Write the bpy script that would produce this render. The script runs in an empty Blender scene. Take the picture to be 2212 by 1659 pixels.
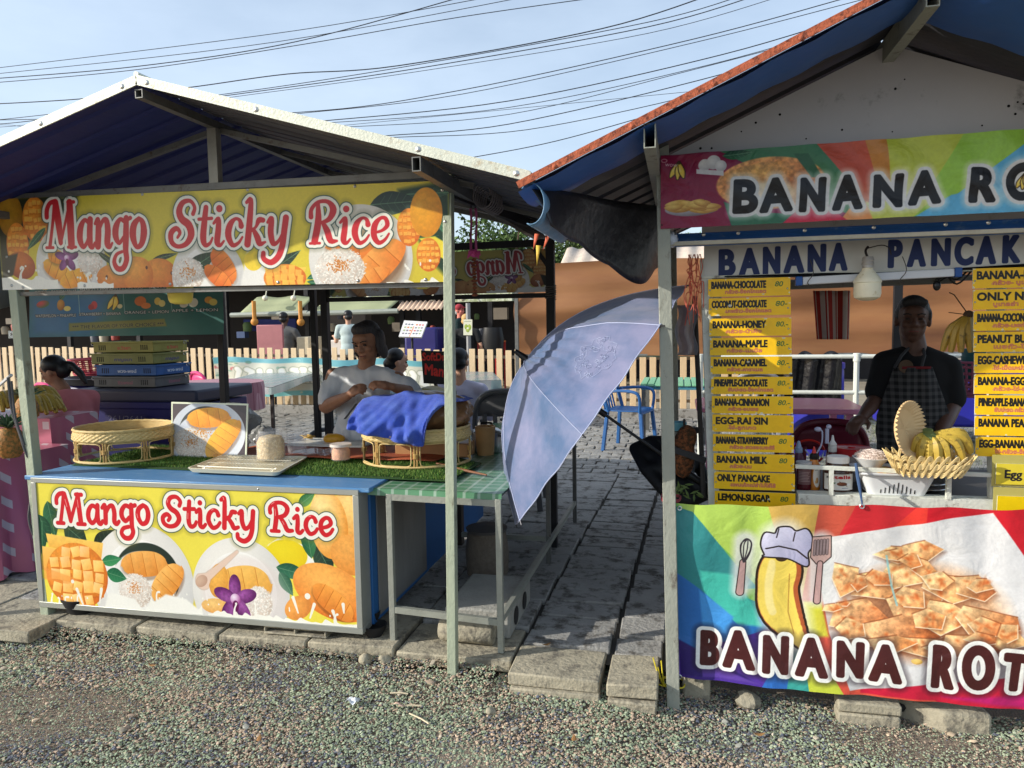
import bpy, bmesh, math, random
import numpy as np
from mathutils import Vector, Matrix, Euler
random.seed(7); rng = np.random.default_rng(7)
SC = bpy.context.scene; COL = SC.collection
R = math.radians
# ---------------------------------------------------------------- camera
F, CX, CY = 1580., 1106., 829.5            # focal length and centre for a 2212 x 1659 frame
YAW, PITCH, ROLL = R(13), R(4.7), R(0.9)
C = (1.007, -3.205, 1.6)
def basis():
    fx, fy = -math.sin(YAW), math.cos(YAW)
    f = Vector((fx*math.cos(PITCH), fy*math.cos(PITCH), -math.sin(PITCH)))
    r = Vector((math.cos(YAW), math.sin(YAW), 0)); u = r.cross(f)
    c, s = math.cos(ROLL), math.sin(ROLL)
    return f, r*c - u*s, u*c + r*s
FW, RT, UP = basis()
def ray(x, y): return FW + RT*((x-CX)/F) - UP*((y-CY)/F)
def atY(x, y, Y):
    d = ray(x, y); return Vector(C) + d*((Y-C[1])/d[1])
def atX(x, y, X):
    d = ray(x, y); return Vector(C) + d*((X-C[0])/d[0])
def atZ(x, y, Z):
    d = ray(x, y); return Vector(C) + d*((Z-C[2])/d[2])
cd = bpy.data.cameras.new('camera'); cam = bpy.data.objects.new('camera', cd); COL.objects.link(cam)
cam.matrix_world = Matrix.Translation(C) @ Matrix((RT, UP, -FW)).transposed().to_4x4()
cd.sensor_width = 36; cd.lens = 36*F/2212; cd.clip_end = 1000; cd.clip_start = 0.05
SC.camera = cam
# ---------------------------------------------------------------- colours and materials
def lin(c):
    c = c/255.; return c/12.92 if c <= .04045 else ((c+.055)/1.055)**2.4
def L3(c): return (lin(c[0]), lin(c[1]), lin(c[2]), 1)
_M = {}
def M(name, col=(128,128,128), rough=.6, metal=0, var=.12, scale=8, bump=0, bscale=60, alpha=1, trans=0, emit=0, col2=None, c2=.55,
      stretch=(1,1,1), spec=.5, ior=1.45, sheen=0, c2scale=None, c2w=.06, sss=0, coat=0):
    if name in _M: return _M[name]
    m = bpy.data.materials.new(name); m.use_nodes = True; n = m.node_tree.nodes; l = m.node_tree.links
    b = n['Principled BSDF']; _M[name] = m
    b.inputs['Roughness'].default_value = rough; b.inputs['Metallic'].default_value = metal
    b.inputs['Specular IOR Level'].default_value = spec; b.inputs['IOR'].default_value = ior
    b.inputs['Coat Weight'].default_value = coat
    if sheen: b.inputs['Sheen Weight'].default_value = sheen
    if trans: b.inputs['Transmission Weight'].default_value = trans
    if alpha < 1: b.inputs['Alpha'].default_value = alpha
    tc = n.new('ShaderNodeTexCoord'); mp = n.new('ShaderNodeMapping'); mp.inputs['Scale'].default_value = stretch
    l.new(tc.outputs['Object'], mp.inputs[0])
    nz = n.new('ShaderNodeTexNoise'); nz.inputs['Scale'].default_value = scale; nz.inputs['Detail'].default_value = 6
    nz.inputs['Roughness'].default_value = .65
    l.new(mp.outputs[0], nz.inputs[0])
    mx = n.new('ShaderNodeMix'); mx.data_type = 'RGBA'
    base = L3(col); mx.inputs[6].default_value = tuple(x*(1-var*1.6) for x in base[:3])+(1,)
    mx.inputs[7].default_value = tuple(min(1, x*(1+var*1.6)) for x in base[:3])+(1,)
    l.new(nz.outputs[0], mx.inputs[0]); out = mx.outputs[2]
    if col2 is not None:
        n2 = n.new('ShaderNodeTexNoise'); n2.inputs['Scale'].default_value = c2scale or scale*1.7; n2.inputs['Detail'].default_value = 8
        n2.inputs['Roughness'].default_value = .7
        l.new(mp.outputs[0], n2.inputs[0])
        mr = n.new('ShaderNodeMapRange'); mr.inputs[1].default_value = c2-c2w; mr.inputs[2].default_value = c2+c2w
        l.new(n2.outputs[0], mr.inputs[0])
        m2 = n.new('ShaderNodeMix'); m2.data_type = 'RGBA'; m2.inputs[7].default_value = L3(col2)
        l.new(mr.outputs[0], m2.inputs[0]); l.new(out, m2.inputs[6]); out = m2.outputs[2]
    l.new(out, b.inputs['Base Color'])
    if emit:
        b.inputs['Emission Color'].default_value = L3(col); b.inputs['Emission Strength'].default_value = emit
    if bump:
        nb = n.new('ShaderNodeTexNoise'); nb.inputs['Scale'].default_value = bscale; nb.inputs['Detail'].default_value = 4
        l.new(mp.outputs[0], nb.inputs[0]); bp = n.new('ShaderNodeBump'); bp.inputs['Strength'].default_value = bump
        bp.inputs['Distance'].default_value = .01; l.new(nb.outputs[0], bp.inputs['Height']); l.new(bp.outputs[0], b.inputs['Normal'])
    return m
def pattern_mat(name, kind, c1, c2, scale, rough=.8, rot=0, c3=None):
    if name in _M: return _M[name]
    m = bpy.data.materials.new(name); m.use_nodes = True; n = m.node_tree.nodes; l = m.node_tree.links; _M[name] = m
    b = n['Principled BSDF']; b.inputs['Roughness'].default_value = rough
    tc = n.new('ShaderNodeTexCoord'); mp = n.new('ShaderNodeMapping'); l.new(tc.outputs['UV' if kind.endswith('UV') else 'Object'], mp.inputs[0])
    mp.inputs['Rotation'].default_value = (0, 0, rot) if not isinstance(rot, tuple) else rot
    mp.inputs['Scale'].default_value = (scale,)*3 if not isinstance(scale, tuple) else scale
    sp = n.new('ShaderNodeSeparateXYZ'); l.new(mp.outputs[0], sp.inputs[0])
    def mth(op, a, b2=None):
        q = n.new('ShaderNodeMath'); q.operation = op
        for i, v in enumerate((a, b2)):
            if v is None: continue
            if isinstance(v, (int, float)): q.inputs[i].default_value = v
            else: l.new(v, q.inputs[i])
        return q.outputs[0]
    k = kind.replace('UV', '')
    if k == 'check':        # woven check: threads average, so overlaps get darker
        fx = mth('GREATER_THAN', mth('FRACT', sp.outputs[0]), .5); fy = mth('GREATER_THAN', mth('FRACT', sp.outputs[2] if not kind.endswith('UV') else sp.outputs[1]), .5)
        fac = mth('MULTIPLY', mth('ADD', fx, fy), .5)
    elif k == 'stripe':
        fac = mth('GREATER_THAN', mth('FRACT', sp.outputs[0]), .5)
    elif k == 'stripes':    # wide and thin stripes
        fr = mth('FRACT', sp.outputs[0]); a = mth('GREATER_THAN', fr, .62); a2 = mth('MULTIPLY', mth('GREATER_THAN', fr, .12), mth('LESS_THAN', fr, .22))
        fac = mth('ADD', a, a2)
    elif k == 'plaid':
        fr = mth('FRACT', sp.outputs[0]); fs = mth('FRACT', sp.outputs[1]); a = mth('GREATER_THAN', fr, .8); a2 = mth('GREATER_THAN', fs, .8)
        fac = mth('MULTIPLY', mth('ADD', a, a2), .6)
    elif k == 'squares':    # pink oilcloth: pale squares and dark rings
        y7 = mth('MULTIPLY', sp.outputs[1], .7); fr = mth('ABSOLUTE', mth('SUBTRACT', mth('FRACT', mth('ADD', sp.outputs[0], y7)), .5)); fs = mth('ABSOLUTE', mth('SUBTRACT', mth('FRACT', mth('ADD', y7, sp.outputs[2])), .5))
        fac = mth('MULTIPLY', mth('LESS_THAN', fr, .17), mth('LESS_THAN', fs, .17))
    elif k == 'weave':
        w = mth('MULTIPLY', mth('SINE', mth('MULTIPLY', sp.outputs[0], 6.283)), mth('SINE', mth('MULTIPLY', sp.outputs[1], 6.283)))
        fac = mth('GREATER_THAN', w, 0)
    mx = n.new('ShaderNodeMix'); mx.data_type = 'RGBA'; mx.inputs[6].default_value = L3(c1); mx.inputs[7].default_value = L3(c2)
    l.new(fac, mx.inputs[0]); out = mx.outputs[2]
    if c3 is not None:
        g = n.new('ShaderNodeTexVoronoi'); g.feature = 'DISTANCE_TO_EDGE'; g.inputs['Scale'].default_value = 1.6
        l.new(mp.outputs[0], g.inputs[0]); e = mth('LESS_THAN', g.outputs[0], .025)
        m3 = n.new('ShaderNodeMix'); m3.data_type = 'RGBA'; m3.inputs[7].default_value = L3(c3); l.new(e, m3.inputs[0]); l.new(out, m3.inputs[6]); out = m3.outputs[2]
    nz = n.new('ShaderNodeTexNoise'); nz.inputs['Scale'].default_value = 3; l.new(tc.outputs['Object'], nz.inputs[0])
    mm = n.new('ShaderNodeMix'); mm.data_type = 'RGBA'; mm.blend_type = 'MULTIPLY'; mm.inputs[0].default_value = .5
    l.new(out, mm.inputs[6]); l.new(nz.outputs[0], mm.inputs[7]); l.new(mm.outputs[2], b.inputs['Base Color'])
    return m
# ---------------------------------------------------------------- objects
def tag(o, label=None, cat=None, group=None, kind=None):
    if label: o['label'] = label
    if cat: o['category'] = cat
    if group: o['group'] = group
    if kind: o['kind'] = kind
    return o
def thing(name, label, cat, loc=(0,0,0), group=None, rz=0):
    o = bpy.data.objects.new(name, None); COL.objects.link(o); o.location = loc; o.rotation_euler = (0, 0, rz); o.empty_display_size = .1
    bpy.context.view_layer.update() if rz else None
    return tag(o, label, cat, group)
def wloc(o):
    v = Vector((0,0,0))
    while o is not None: v = v + o.location; o = o.parent
    return v
def copy_tree(o, parent=None, loc=None, label=None, rz=None):
    c = o.copy(); COL.objects.link(c); c.parent = parent
    if loc is not None: c.location = loc
    if rz is not None: c.rotation_euler = (c.rotation_euler[0], c.rotation_euler[1], rz)
    if label: c['label'] = label
    for ch in list(o.children): copy_tree(ch, c)
    return c
def finish(name, me, mat, parent=None, smooth=True, bevel=0, kind=None, offset=None, solid=0):
    """link a mesh whose vertices are in world space (or, for a parent, in world space too: moved to the parent's frame)"""
    off = wloc(parent) if (parent is not None and offset is None) else Vector(offset or (0,0,0))
    if parent is None and offset is None and len(me.vertices):
        a = np.empty(len(me.vertices)*3); me.vertices.foreach_get('co', a); a = a.reshape(-1, 3)
        off = Vector(((a[:,0].min()+a[:,0].max())/2, (a[:,1].min()+a[:,1].max())/2, a[:,2].min()))
    me.transform(Matrix.Translation(-off))
    o = bpy.data.objects.new(name, me); COL.objects.link(o)
    if parent is not None: o.parent = parent
    else: o.location = off
    if not me.materials:
        for mm in (mat if isinstance(mat, (list, tuple)) else [mat]): me.materials.append(mm)
    if smooth:
        me.shade_smooth()
        try: me.set_sharp_from_angle(angle=R(38))
        except Exception: pass
    if solid:
        q = o.modifiers.new('solid', 'SOLIDIFY'); q.thickness = solid; q.offset = 0
    if bevel:
        q = o.modifiers.new('bevel', 'BEVEL'); q.width = bevel; q.segments = 2; q.limit_method = 'ANGLE'
    if kind: o['kind'] = kind
    return o
class MB:
    def __init__(s): s.v = []; s.f = []; s.mi = []; s.uv = {}; s.m = 0
    def add(s, vs, fs):
        b = len(s.v); s.v += [tuple(v) for v in vs]; s.f += [tuple(b+i for i in f) for f in fs]; s.mi += [s.m]*len(fs); return s
    def quad(s, *p): return s.add(p, [tuple(range(len(p)))])
    def box(s, a, b, rot=None, piv=None):
        (x0,y0,z0), (x1,y1,z1) = a, b
        vs = [Vector(q) for q in ((x0,y0,z0),(x1,y0,z0),(x1,y1,z0),(x0,y1,z0),(x0,y0,z1),(x1,y0,z1),(x1,y1,z1),(x0,y1,z1))]
        if rot is not None:
            c = Vector(piv) if piv is not None else (vs[0]+vs[6])/2; e = Euler(rot).to_matrix(); vs = [c + e @ (v-c) for v in vs]
        return s.add(vs, [(0,3,2,1),(4,5,6,7),(0,1,5,4),(1,2,6,5),(2,3,7,6),(3,0,4,7)])
    def bar(s, p, q, w, h, up=(0,0,1)):
        """box beam from p to q"""
        p = Vector(p); q = Vector(q); d = (q-p).normalized(); u = Vector(up); a = d.cross(u)
        if a.length < 1e-4: a = d.cross(Vector((1,0,0)))
        a.normalize(); u = a.cross(d).normalized(); a = a*(w/2); u = u*(h/2)
        vs = [p-a-u, p+a-u, p+a+u, p-a+u, q-a-u, q+a-u, q+a+u, q-a+u]
        return s.add(vs, [(3,2,1,0),(4,5,6,7),(0,1,5,4),(1,2,6,5),(2,3,7,6),(3,0,4,7)])
    def tube(s, pts, r, seg=8, closed=False, caps=True, flat=1):
        P = [Vector(p) for p in pts]; n = len(P); rr = r if isinstance(r, (list, tuple)) else [r]*n; vs = []; fs = []; prev = None
        for i in range(n):
            if closed: t = P[(i+1) % n]-P[i-1]
            else: t = P[min(n-1,i+1)]-P[max(0,i-1)]
            t = t.normalized() if t.length > 1e-9 else Vector((0,0,1))
            if prev is None:
                a = t.orthogonal().normalized()
            else:
                a = prev - t*prev.dot(t); a = a.normalized() if a.length > 1e-6 else t.orthogonal().normalized()
            prev = a; b = t.cross(a)
            for k in range(seg):
                an = 2*math.pi*k/seg; vs.append(P[i]+(a*math.cos(an)*flat+b*math.sin(an))*rr[i])
        m = n if closed else n-1
        for i in range(m):
            for k in range(seg):
                j = (i+1) % n; fs.append((i*seg+k, i*seg+(k+1)%seg, j*seg+(k+1)%seg, j*seg+k))
        if not closed and caps: fs.append(tuple(range(seg))[::-1]); fs.append(tuple((n-1)*seg+k for k in range(seg)))
        return s.add(vs, fs)
    def lathe(s, prof, c=(0,0,0), seg=24, sx=1, sy=1, axis=None, wob=None):
        """prof: (radius, height) pairs; open ends get no cap unless radius 0"""
        vs = []; fs = []; c = Vector(c); n = len(prof); q = Vector((0,0,1)).rotation_difference(Vector(axis)).to_matrix() if axis is not None else None
        for r, z in prof:
            for k in range(seg):
                a = 2*math.pi*k/seg; rr = r*(wob(a, z) if wob else 1); p = Vector((rr*sx*math.cos(a), rr*sy*math.sin(a), z))
                vs.append(c + (q @ p if q else p))
        for i in range(n-1):
            for k in range(seg): fs.append((i*seg+k, i*seg+(k+1)%seg, (i+1)*seg+(k+1)%seg, (i+1)*seg+k))
        return s.add(vs, fs)
    def ell(s, c, r, rot=None, seg=12, rings=8, noise=0):
        c = Vector(c); e = Euler(rot).to_matrix() if rot is not None else None; r = (r,)*3 if isinstance(r, (int,float)) else r; vs = []; fs = []
        for i in range(rings+1):
            ph = math.pi*i/rings
            for k in range(seg):
                a = 2*math.pi*k/seg; g = 1+random.uniform(-noise, noise)
                p = Vector((r[0]*math.sin(ph)*math.cos(a)*g, r[1]*math.sin(ph)*math.sin(a)*g, -r[2]*math.cos(ph)*g)); vs.append(c+(e @ p if e else p))
        for i in range(rings):
            for k in range(seg): fs.append((i*seg+k, i*seg+(k+1)%seg, (i+1)*seg+(k+1)%seg, (i+1)*seg+k))
        return s.add(vs, fs)
    def grid(s, fn, nu, nv, uv=False):
        """fn(u,v) -> point for u,v in 0..1"""
        b = len(s.v); s.v += [tuple(fn(i/nu, j/nv)) for j in range(nv+1) for i in range(nu+1)]
        for j in range(nv):
            for i in range(nu):
                q = b+j*(nu+1)+i; fi = len(s.f); s.f.append((q, q+1, q+nu+2, q+nu+1)); s.mi.append(s.m)
                if uv: s.uv[fi] = [(i/nu,j/nv),((i+1)/nu,j/nv),((i+1)/nu,(j+1)/nv),(i/nu,(j+1)/nv)]
        return s
    def prism(s, poly, z0, z1):
        """poly: xy points extruded from z0 to z1"""
        n = len(poly); vs = [(x,y,z0) for x,y in poly]+[(x,y,z1) for x,y in poly]
        return s.add(vs, [tuple(range(n))[::-1], tuple(range(n,2*n))]+[(i,(i+1)%n,n+(i+1)%n,n+i) for i in range(n)])
    def mesh(s, name='m'):
        me = bpy.data.meshes.new(name); me.from_pydata(s.v, [], s.f)
        if any(s.mi): me.polygons.foreach_set('material_index', s.mi)
        if s.uv:
            ul = me.uv_layers.new(name='UVMap')
            for fi, cs in s.uv.items():
                ls = me.polygons[fi].loop_start
                for k, c in enumerate(cs): ul.data[ls+k].uv = c
        me.validate(); me.update(); return me
    def build(s, name, mat, parent=None, **k): return finish(name, s.mesh(name), mat, parent, **k)
def crom(pts, n=6, closed=False):
    """Catmull-Rom through points of any dimension"""
    P = [np.array(p, float) for p in pts]; out = []; m = len(P)
    for i in range(m if closed else m-1):
        if closed: p0, p1, p2, p3 = P[i-1], P[i], P[(i+1)%m], P[(i+2)%m]
        else: p0, p1, p2, p3 = P[max(0,i-1)], P[i], P[i+1], P[min(m-1,i+2)]
        for k in range(n):
            t = k/n; out.append(.5*((2*p1)+(-p0+p2)*t+(2*p0-5*p1+4*p2-p3)*t*t+(-p0+3*p1-3*p2+p3)*t**3))
    if not closed: out.append(P[-1])
    return [tuple(float(x) for x in o) for o in out]
def organic(prims, voxel=.008, smooth=6, name='m', deci=0):
    """union of tapered chains and ellipsoids, remeshed to one continuous skin"""
    b = MB()
    for p in prims:
        if p[0] == 'e': b.ell(p[1], p[2], p[3] if len(p) > 3 else None, 16, 10)
        else:
            ch = p[1]
            for (a, ra), (c, rc) in zip(ch, ch[1:]):
                b.tube([a, c], [ra, rc], 12)
            for a, ra in ch: b.ell(a, ra, None, 12, 8)
    me = b.mesh(name); o = bpy.data.objects.new('tmp', me); COL.objects.link(o)
    r = o.modifiers.new('r', 'REMESH'); r.mode = 'VOXEL'; r.voxel_size = voxel
    if smooth: q = o.modifiers.new('s', 'SMOOTH'); q.iterations = smooth; q.factor = .5
    dg = bpy.context.evaluated_depsgraph_get(); dg.update()
    out = bpy.data.meshes.new_from_object(o.evaluated_get(dg)); out.name = name
    bpy.data.objects.remove(o); bpy.data.meshes.remove(me); return out
# ---------------------------------------------------------------- printed artwork, computed as pictures in memory
def seg_sdf(X, Y, segs):
    d2 = np.full(X.shape, 1e9); ins = np.zeros(X.shape, bool)
    for x0, y0, x1, y1 in segs:
        dx, dy = x1-x0, y1-y0; L = dx*dx+dy*dy+1e-9
        t = np.clip(((X-x0)*dx+(Y-y0)*dy)/L, 0, 1); d2 = np.minimum(d2, (X-x0-t*dx)**2+(Y-y0-t*dy)**2)
        if y0 != y1:
            c = (Y >= min(y0,y1)) & (Y < max(y0,y1)); ins ^= c & (X < x0+(Y-y0)*dx/(dy if dy else 1e-9))
    d = np.sqrt(d2); return np.where(ins, -d, d)
_T = {}
def text_shape(body, bold=0):
    if body in _T: return _T[body]
    cu = bpy.data.curves.new('t', 'FONT'); cu.body = body; cu.resolution_u = 8 if len(body) < 3 else 3; o = bpy.data.objects.new('t', cu); COL.objects.link(o)
    bpy.context.view_layer.update(); me = o.to_mesh(); co = [v.co[:2] for v in me.vertices]; cnt = {}
    for p in me.polygons:
        for e in p.edge_keys: cnt[e] = cnt.get(e, 0)+1
    # coincident verts may split faces: compare by position
    pos = {}
    for (a, b), n in cnt.items():
        k = tuple(sorted((tuple(round(q, 4) for q in co[a]), tuple(round(q, 4) for q in co[b])))); pos[k] = pos.get(k, 0)+n
    segs = [(k[0][0], k[0][1], k[1][0], k[1][1]) for k, n in pos.items() if n == 1]
    o.to_mesh_clear(); bpy.data.objects.remove(o); bpy.data.curves.remove(cu); _T[body] = segs; return segs
def vnoise(w, h, cell, seed=0, octv=3):
    r = np.random.default_rng(seed); out = np.zeros((h, w)); amp = 1; tot = 0
    for o in range(octv):
        c = max(1.5, cell/2**o); gw, gh = int(w/c)+3, int(h/c)+3; g = r.random((gh, gw))
        x = np.arange(w)/c; y = np.arange(h)/c; xi = x.astype(int); yi = y.astype(int); fx = x-xi; fy = (y-yi)[:,None]
        fx = fx*fx*(3-2*fx); fy = fy*fy*(3-2*fy)
        a = g[yi][:,xi]; b = g[yi][:,xi+1]; c_ = g[yi+1][:,xi]; d = g[yi+1][:,xi+1]
        out += amp*((a*(1-fx)+b*fx)*(1-fy)+(c_*(1-fx)+d*fx)*fy); tot += amp; amp *= .55
    return out/tot
class Art:
    def __init__(s, w, h, bg): s.w, s.h = w, h; s.a = np.ones((h, w, 3))*np.array(bg)/255.
    def win(s, x0, y0, x1, y1):
        x0 = int(max(0, x0)); y0 = int(max(0, y0)); x1 = int(min(s.w, x1+1)); y1 = int(min(s.h, y1+1))
        if x1 <= x0 or y1 <= y0: return None
        Y, X = np.mgrid[y0:y1, x0:x1]; return (slice(y0,y1), slice(x0,x1)), X+.5, Y+.5
    def comp(s, sl, al, col):
        al = np.clip(al, 0, 1)[..., None]; col = np.asarray(col, float); col = col/255. if col.max() > 1.5 else col
        s.a[sl] = s.a[sl]*(1-al)+col*al
    def poly(s, pts, col, soft=1, grow=0, alpha=1, shade=None, col2=None, tex=0, seed=1):
        xs = [p[0] for p in pts]; ys = [p[1] for p in pts]; g = grow+soft*1.5+2
        q = s.win(min(xs)-g, min(ys)-g, max(xs)+g, max(ys)+g)
        if q is None: return
        sl, X, Y = q; n = len(pts); d = seg_sdf(X, Y, [(*pts[i], *pts[(i+1)%n]) for i in range(n)])-grow
        c = np.ones(X.shape+(3,))*np.array(col)/255.
        if col2 is not None:        # gradient along shade=(x0,y0,x1,y1)
            x0,y0,x1,y1 = shade; t = np.clip(((X-x0)*(x1-x0)+(Y-y0)*(y1-y0))/((x1-x0)**2+(y1-y0)**2), 0, 1)[..., None]
            c = c*(1-t)+np.array(col2)/255.*t
        if tex: c = np.clip(c*(1+tex*(vnoise(X.shape[1], X.shape[0], 14, seed)-.5)[..., None]*2), 0, 1)
        s.comp(sl, (.5-d/soft)*alpha if soft <= 1 else np.clip(.5-d/soft, 0, 1)*alpha, c)
    def ell(s, cx, cy, rx, ry, col, col2=None, rot=0, soft=1, alpha=1, light=(-.3,-.4), tex=0, seed=1, power=1.5):
        m = max(rx, ry)+soft*2+2; q = s.win(cx-m, cy-m, cx+m, cy+m)
        if q is None: return
        sl, X, Y = q; ca, sa = math.cos(rot), math.sin(rot); u = ((X-cx)*ca+(Y-cy)*sa)/rx; v = (-(X-cx)*sa+(Y-cy)*ca)/ry
        r = np.sqrt(u*u+v*v)+1e-6; d = (r-1)*min(rx, ry); c = np.ones(X.shape+(3,))*np.array(col)/255.
        if col2 is not None:
            t = np.clip(np.sqrt((u-light[0])**2+(v-light[1])**2)/1.4, 0, 1)[..., None]**power; c = c*(1-t)+np.array(col2)/255.*t
        if tex: c = np.clip(c*(1+tex*(vnoise(X.shape[1], X.shape[0], 10, seed)-.5)[..., None]*2), 0, 1)
        s.comp(sl, np.clip(.5-d/soft, 0, 1)*alpha, c)
    def strokes(s, chains, layers):
        """chains: lists of (x,y,r); layers: (grow, colour, soft, dx, dy)"""
        allp = [p for ch in chains for p in ch]; g = max(l[0]+l[2] for l in layers)+max(p[2] for p in allp)+8
        q = s.win(min(p[0] for p in allp)-g, min(p[1] for p in allp)-g, max(p[0] for p in allp)+g, max(p[1] for p in allp)+g)
        if q is None: return
        sl, X, Y = q; d = np.full(X.shape, 1e9)
        for ch in chains:
            for (x0,y0,r0),(x1,y1,r1) in zip(ch, ch[1:]):
                dx, dy = x1-x0, y1-y0; t = np.clip(((X-x0)*dx+(Y-y0)*dy)/(dx*dx+dy*dy+1e-9), 0, 1)
                d = np.minimum(d, np.hypot(X-x0-t*dx, Y-y0-t*dy)-(r0+(r1-r0)*t))
            if len(ch) == 1: d = np.minimum(d, np.hypot(X-ch[0][0], Y-ch[0][1])-ch[0][2])
        for l in layers: s.comp(sl, np.clip(.5-(d-l[0])/max(1, l[2]), 0, 1)*(l[3] if len(l) > 3 else 1), l[1])
    def line(s, pts, r, col, alpha=1): s.strokes([[(x, y, r) for x, y in pts]], [(0, col, 1, alpha)])
    def text(s, body, x, y, size, layers, sx=1, bold=0, rot=0, align='l', width=None, shear=0):
        """baseline at (x, y); size = cap height in pixels; width squeezes the line to fit"""
        segs = text_shape(body)
        if not segs: return
        k = size/.69; wd = max(max(q[0], q[2]) for q in segs); 
        if width: sx = width/(wd*k)
        if align == 'c': x -= wd*k*sx/2
        if align == 'r': x -= wd*k*sx
        ca, sa = math.cos(rot), math.sin(rot)
        def T(px, py): px2 = px*k*sx+py*k*shear; py2 = -py*k; return x+px2*ca-py2*sa, y+px2*sa+py2*ca
        S = [(*T(a, b), *T(c, d)) for a, b, c, d in segs]; g = max(l[0]+l[2] for l in layers)+bold+3
        q = s.win(min(min(a[0], a[2]) for a in S)-g, min(min(a[1], a[3]) for a in S)-g, max(max(a[0], a[2]) for a in S)+g, max(max(a[1], a[3]) for a in S)+g)
        if q is None: return
        sl, X, Y = q; d = seg_sdf(X, Y, S)-bold
        for l in layers: s.comp(sl, np.clip(.5-(d-l[0])/max(1, l[2]), 0, 1)*(l[3] if len(l) > 3 else 1), l[1])
    def grain(s, amt=.03, cell=6, seed=3): s.a = np.clip(s.a*(1+amt*(vnoise(s.w, s.h, cell, seed)-.5)[..., None]*2), 0, 1)
    def mat(s, name, rough=.45, bump=0, gain=.92, spec=.4, trans=0, alpha=1, sat=1):
        a = s.a
        if sat != 1: g = a.mean(2, keepdims=True); a = np.clip(g+(a-g)*sat, 0, 1)
        im = bpy.data.images.new(name, s.w, s.h); px = np.ones((s.h, s.w, 4), np.float32); px[..., :3] = a[::-1]
        im.pixels.foreach_set(px.ravel()); im.update(); im.pack()
        m = bpy.data.materials.new(name); m.use_nodes = True; n = m.node_tree.nodes; l = m.node_tree.links; b = n['Principled BSDF']
        t = n.new('ShaderNodeTexImage'); t.image = im; t.extension = 'EXTEND'; mx = n.new('ShaderNodeMix'); mx.data_type = 'RGBA'; mx.blend_type = 'MULTIPLY'; mx.inputs[0].default_value = 1
        tc = n.new('ShaderNodeTexCoord'); nz = n.new('ShaderNodeTexNoise'); nz.inputs['Scale'].default_value = 3; nz.inputs['Detail'].default_value = 8; l.new(tc.outputs['Object'], nz.inputs[0])
        cr = n.new('ShaderNodeMapRange'); cr.inputs[1].default_value = .3; cr.inputs[2].default_value = .7; cr.inputs[3].default_value = gain-.07; cr.inputs[4].default_value = gain+.03
        l.new(nz.outputs[0], cr.inputs[0]); l.new(t.outputs[0], mx.inputs[6]); l.new(cr.outputs[0], mx.inputs[7]); l.new(mx.outputs[2], b.inputs['Base Color'])
        b.inputs['Roughness'].default_value = rough; b.inputs['Specular IOR Level'].default_value = spec
        if bump:
            nb = n.new('ShaderNodeTexNoise'); nb.inputs['Scale'].default_value = 7; nb.inputs['Detail'].default_value = 5; nb.inputs['Distortion'].default_value = 1.5; l.new(tc.outputs['Object'], nb.inputs[0]); bp = n.new('ShaderNodeBump'); bp.inputs['Strength'].default_value = bump; bp.inputs['Distance'].default_value = .02; l.new(nb.outputs[0], bp.inputs['Height']); l.new(bp.outputs[0], b.inputs['Normal'])
        if trans:
            tr = n.new('ShaderNodeBsdfTranslucent'); ms = n.new('ShaderNodeMixShader'); ms.inputs[0].default_value = trans
            l.new(mx.outputs[2], tr.inputs[0]); l.new(b.outputs[0], ms.inputs[1]); l.new(tr.outputs[0], ms.inputs[2]); l.new(ms.outputs[0], n['Material Output'].inputs[0])
        return m
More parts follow.
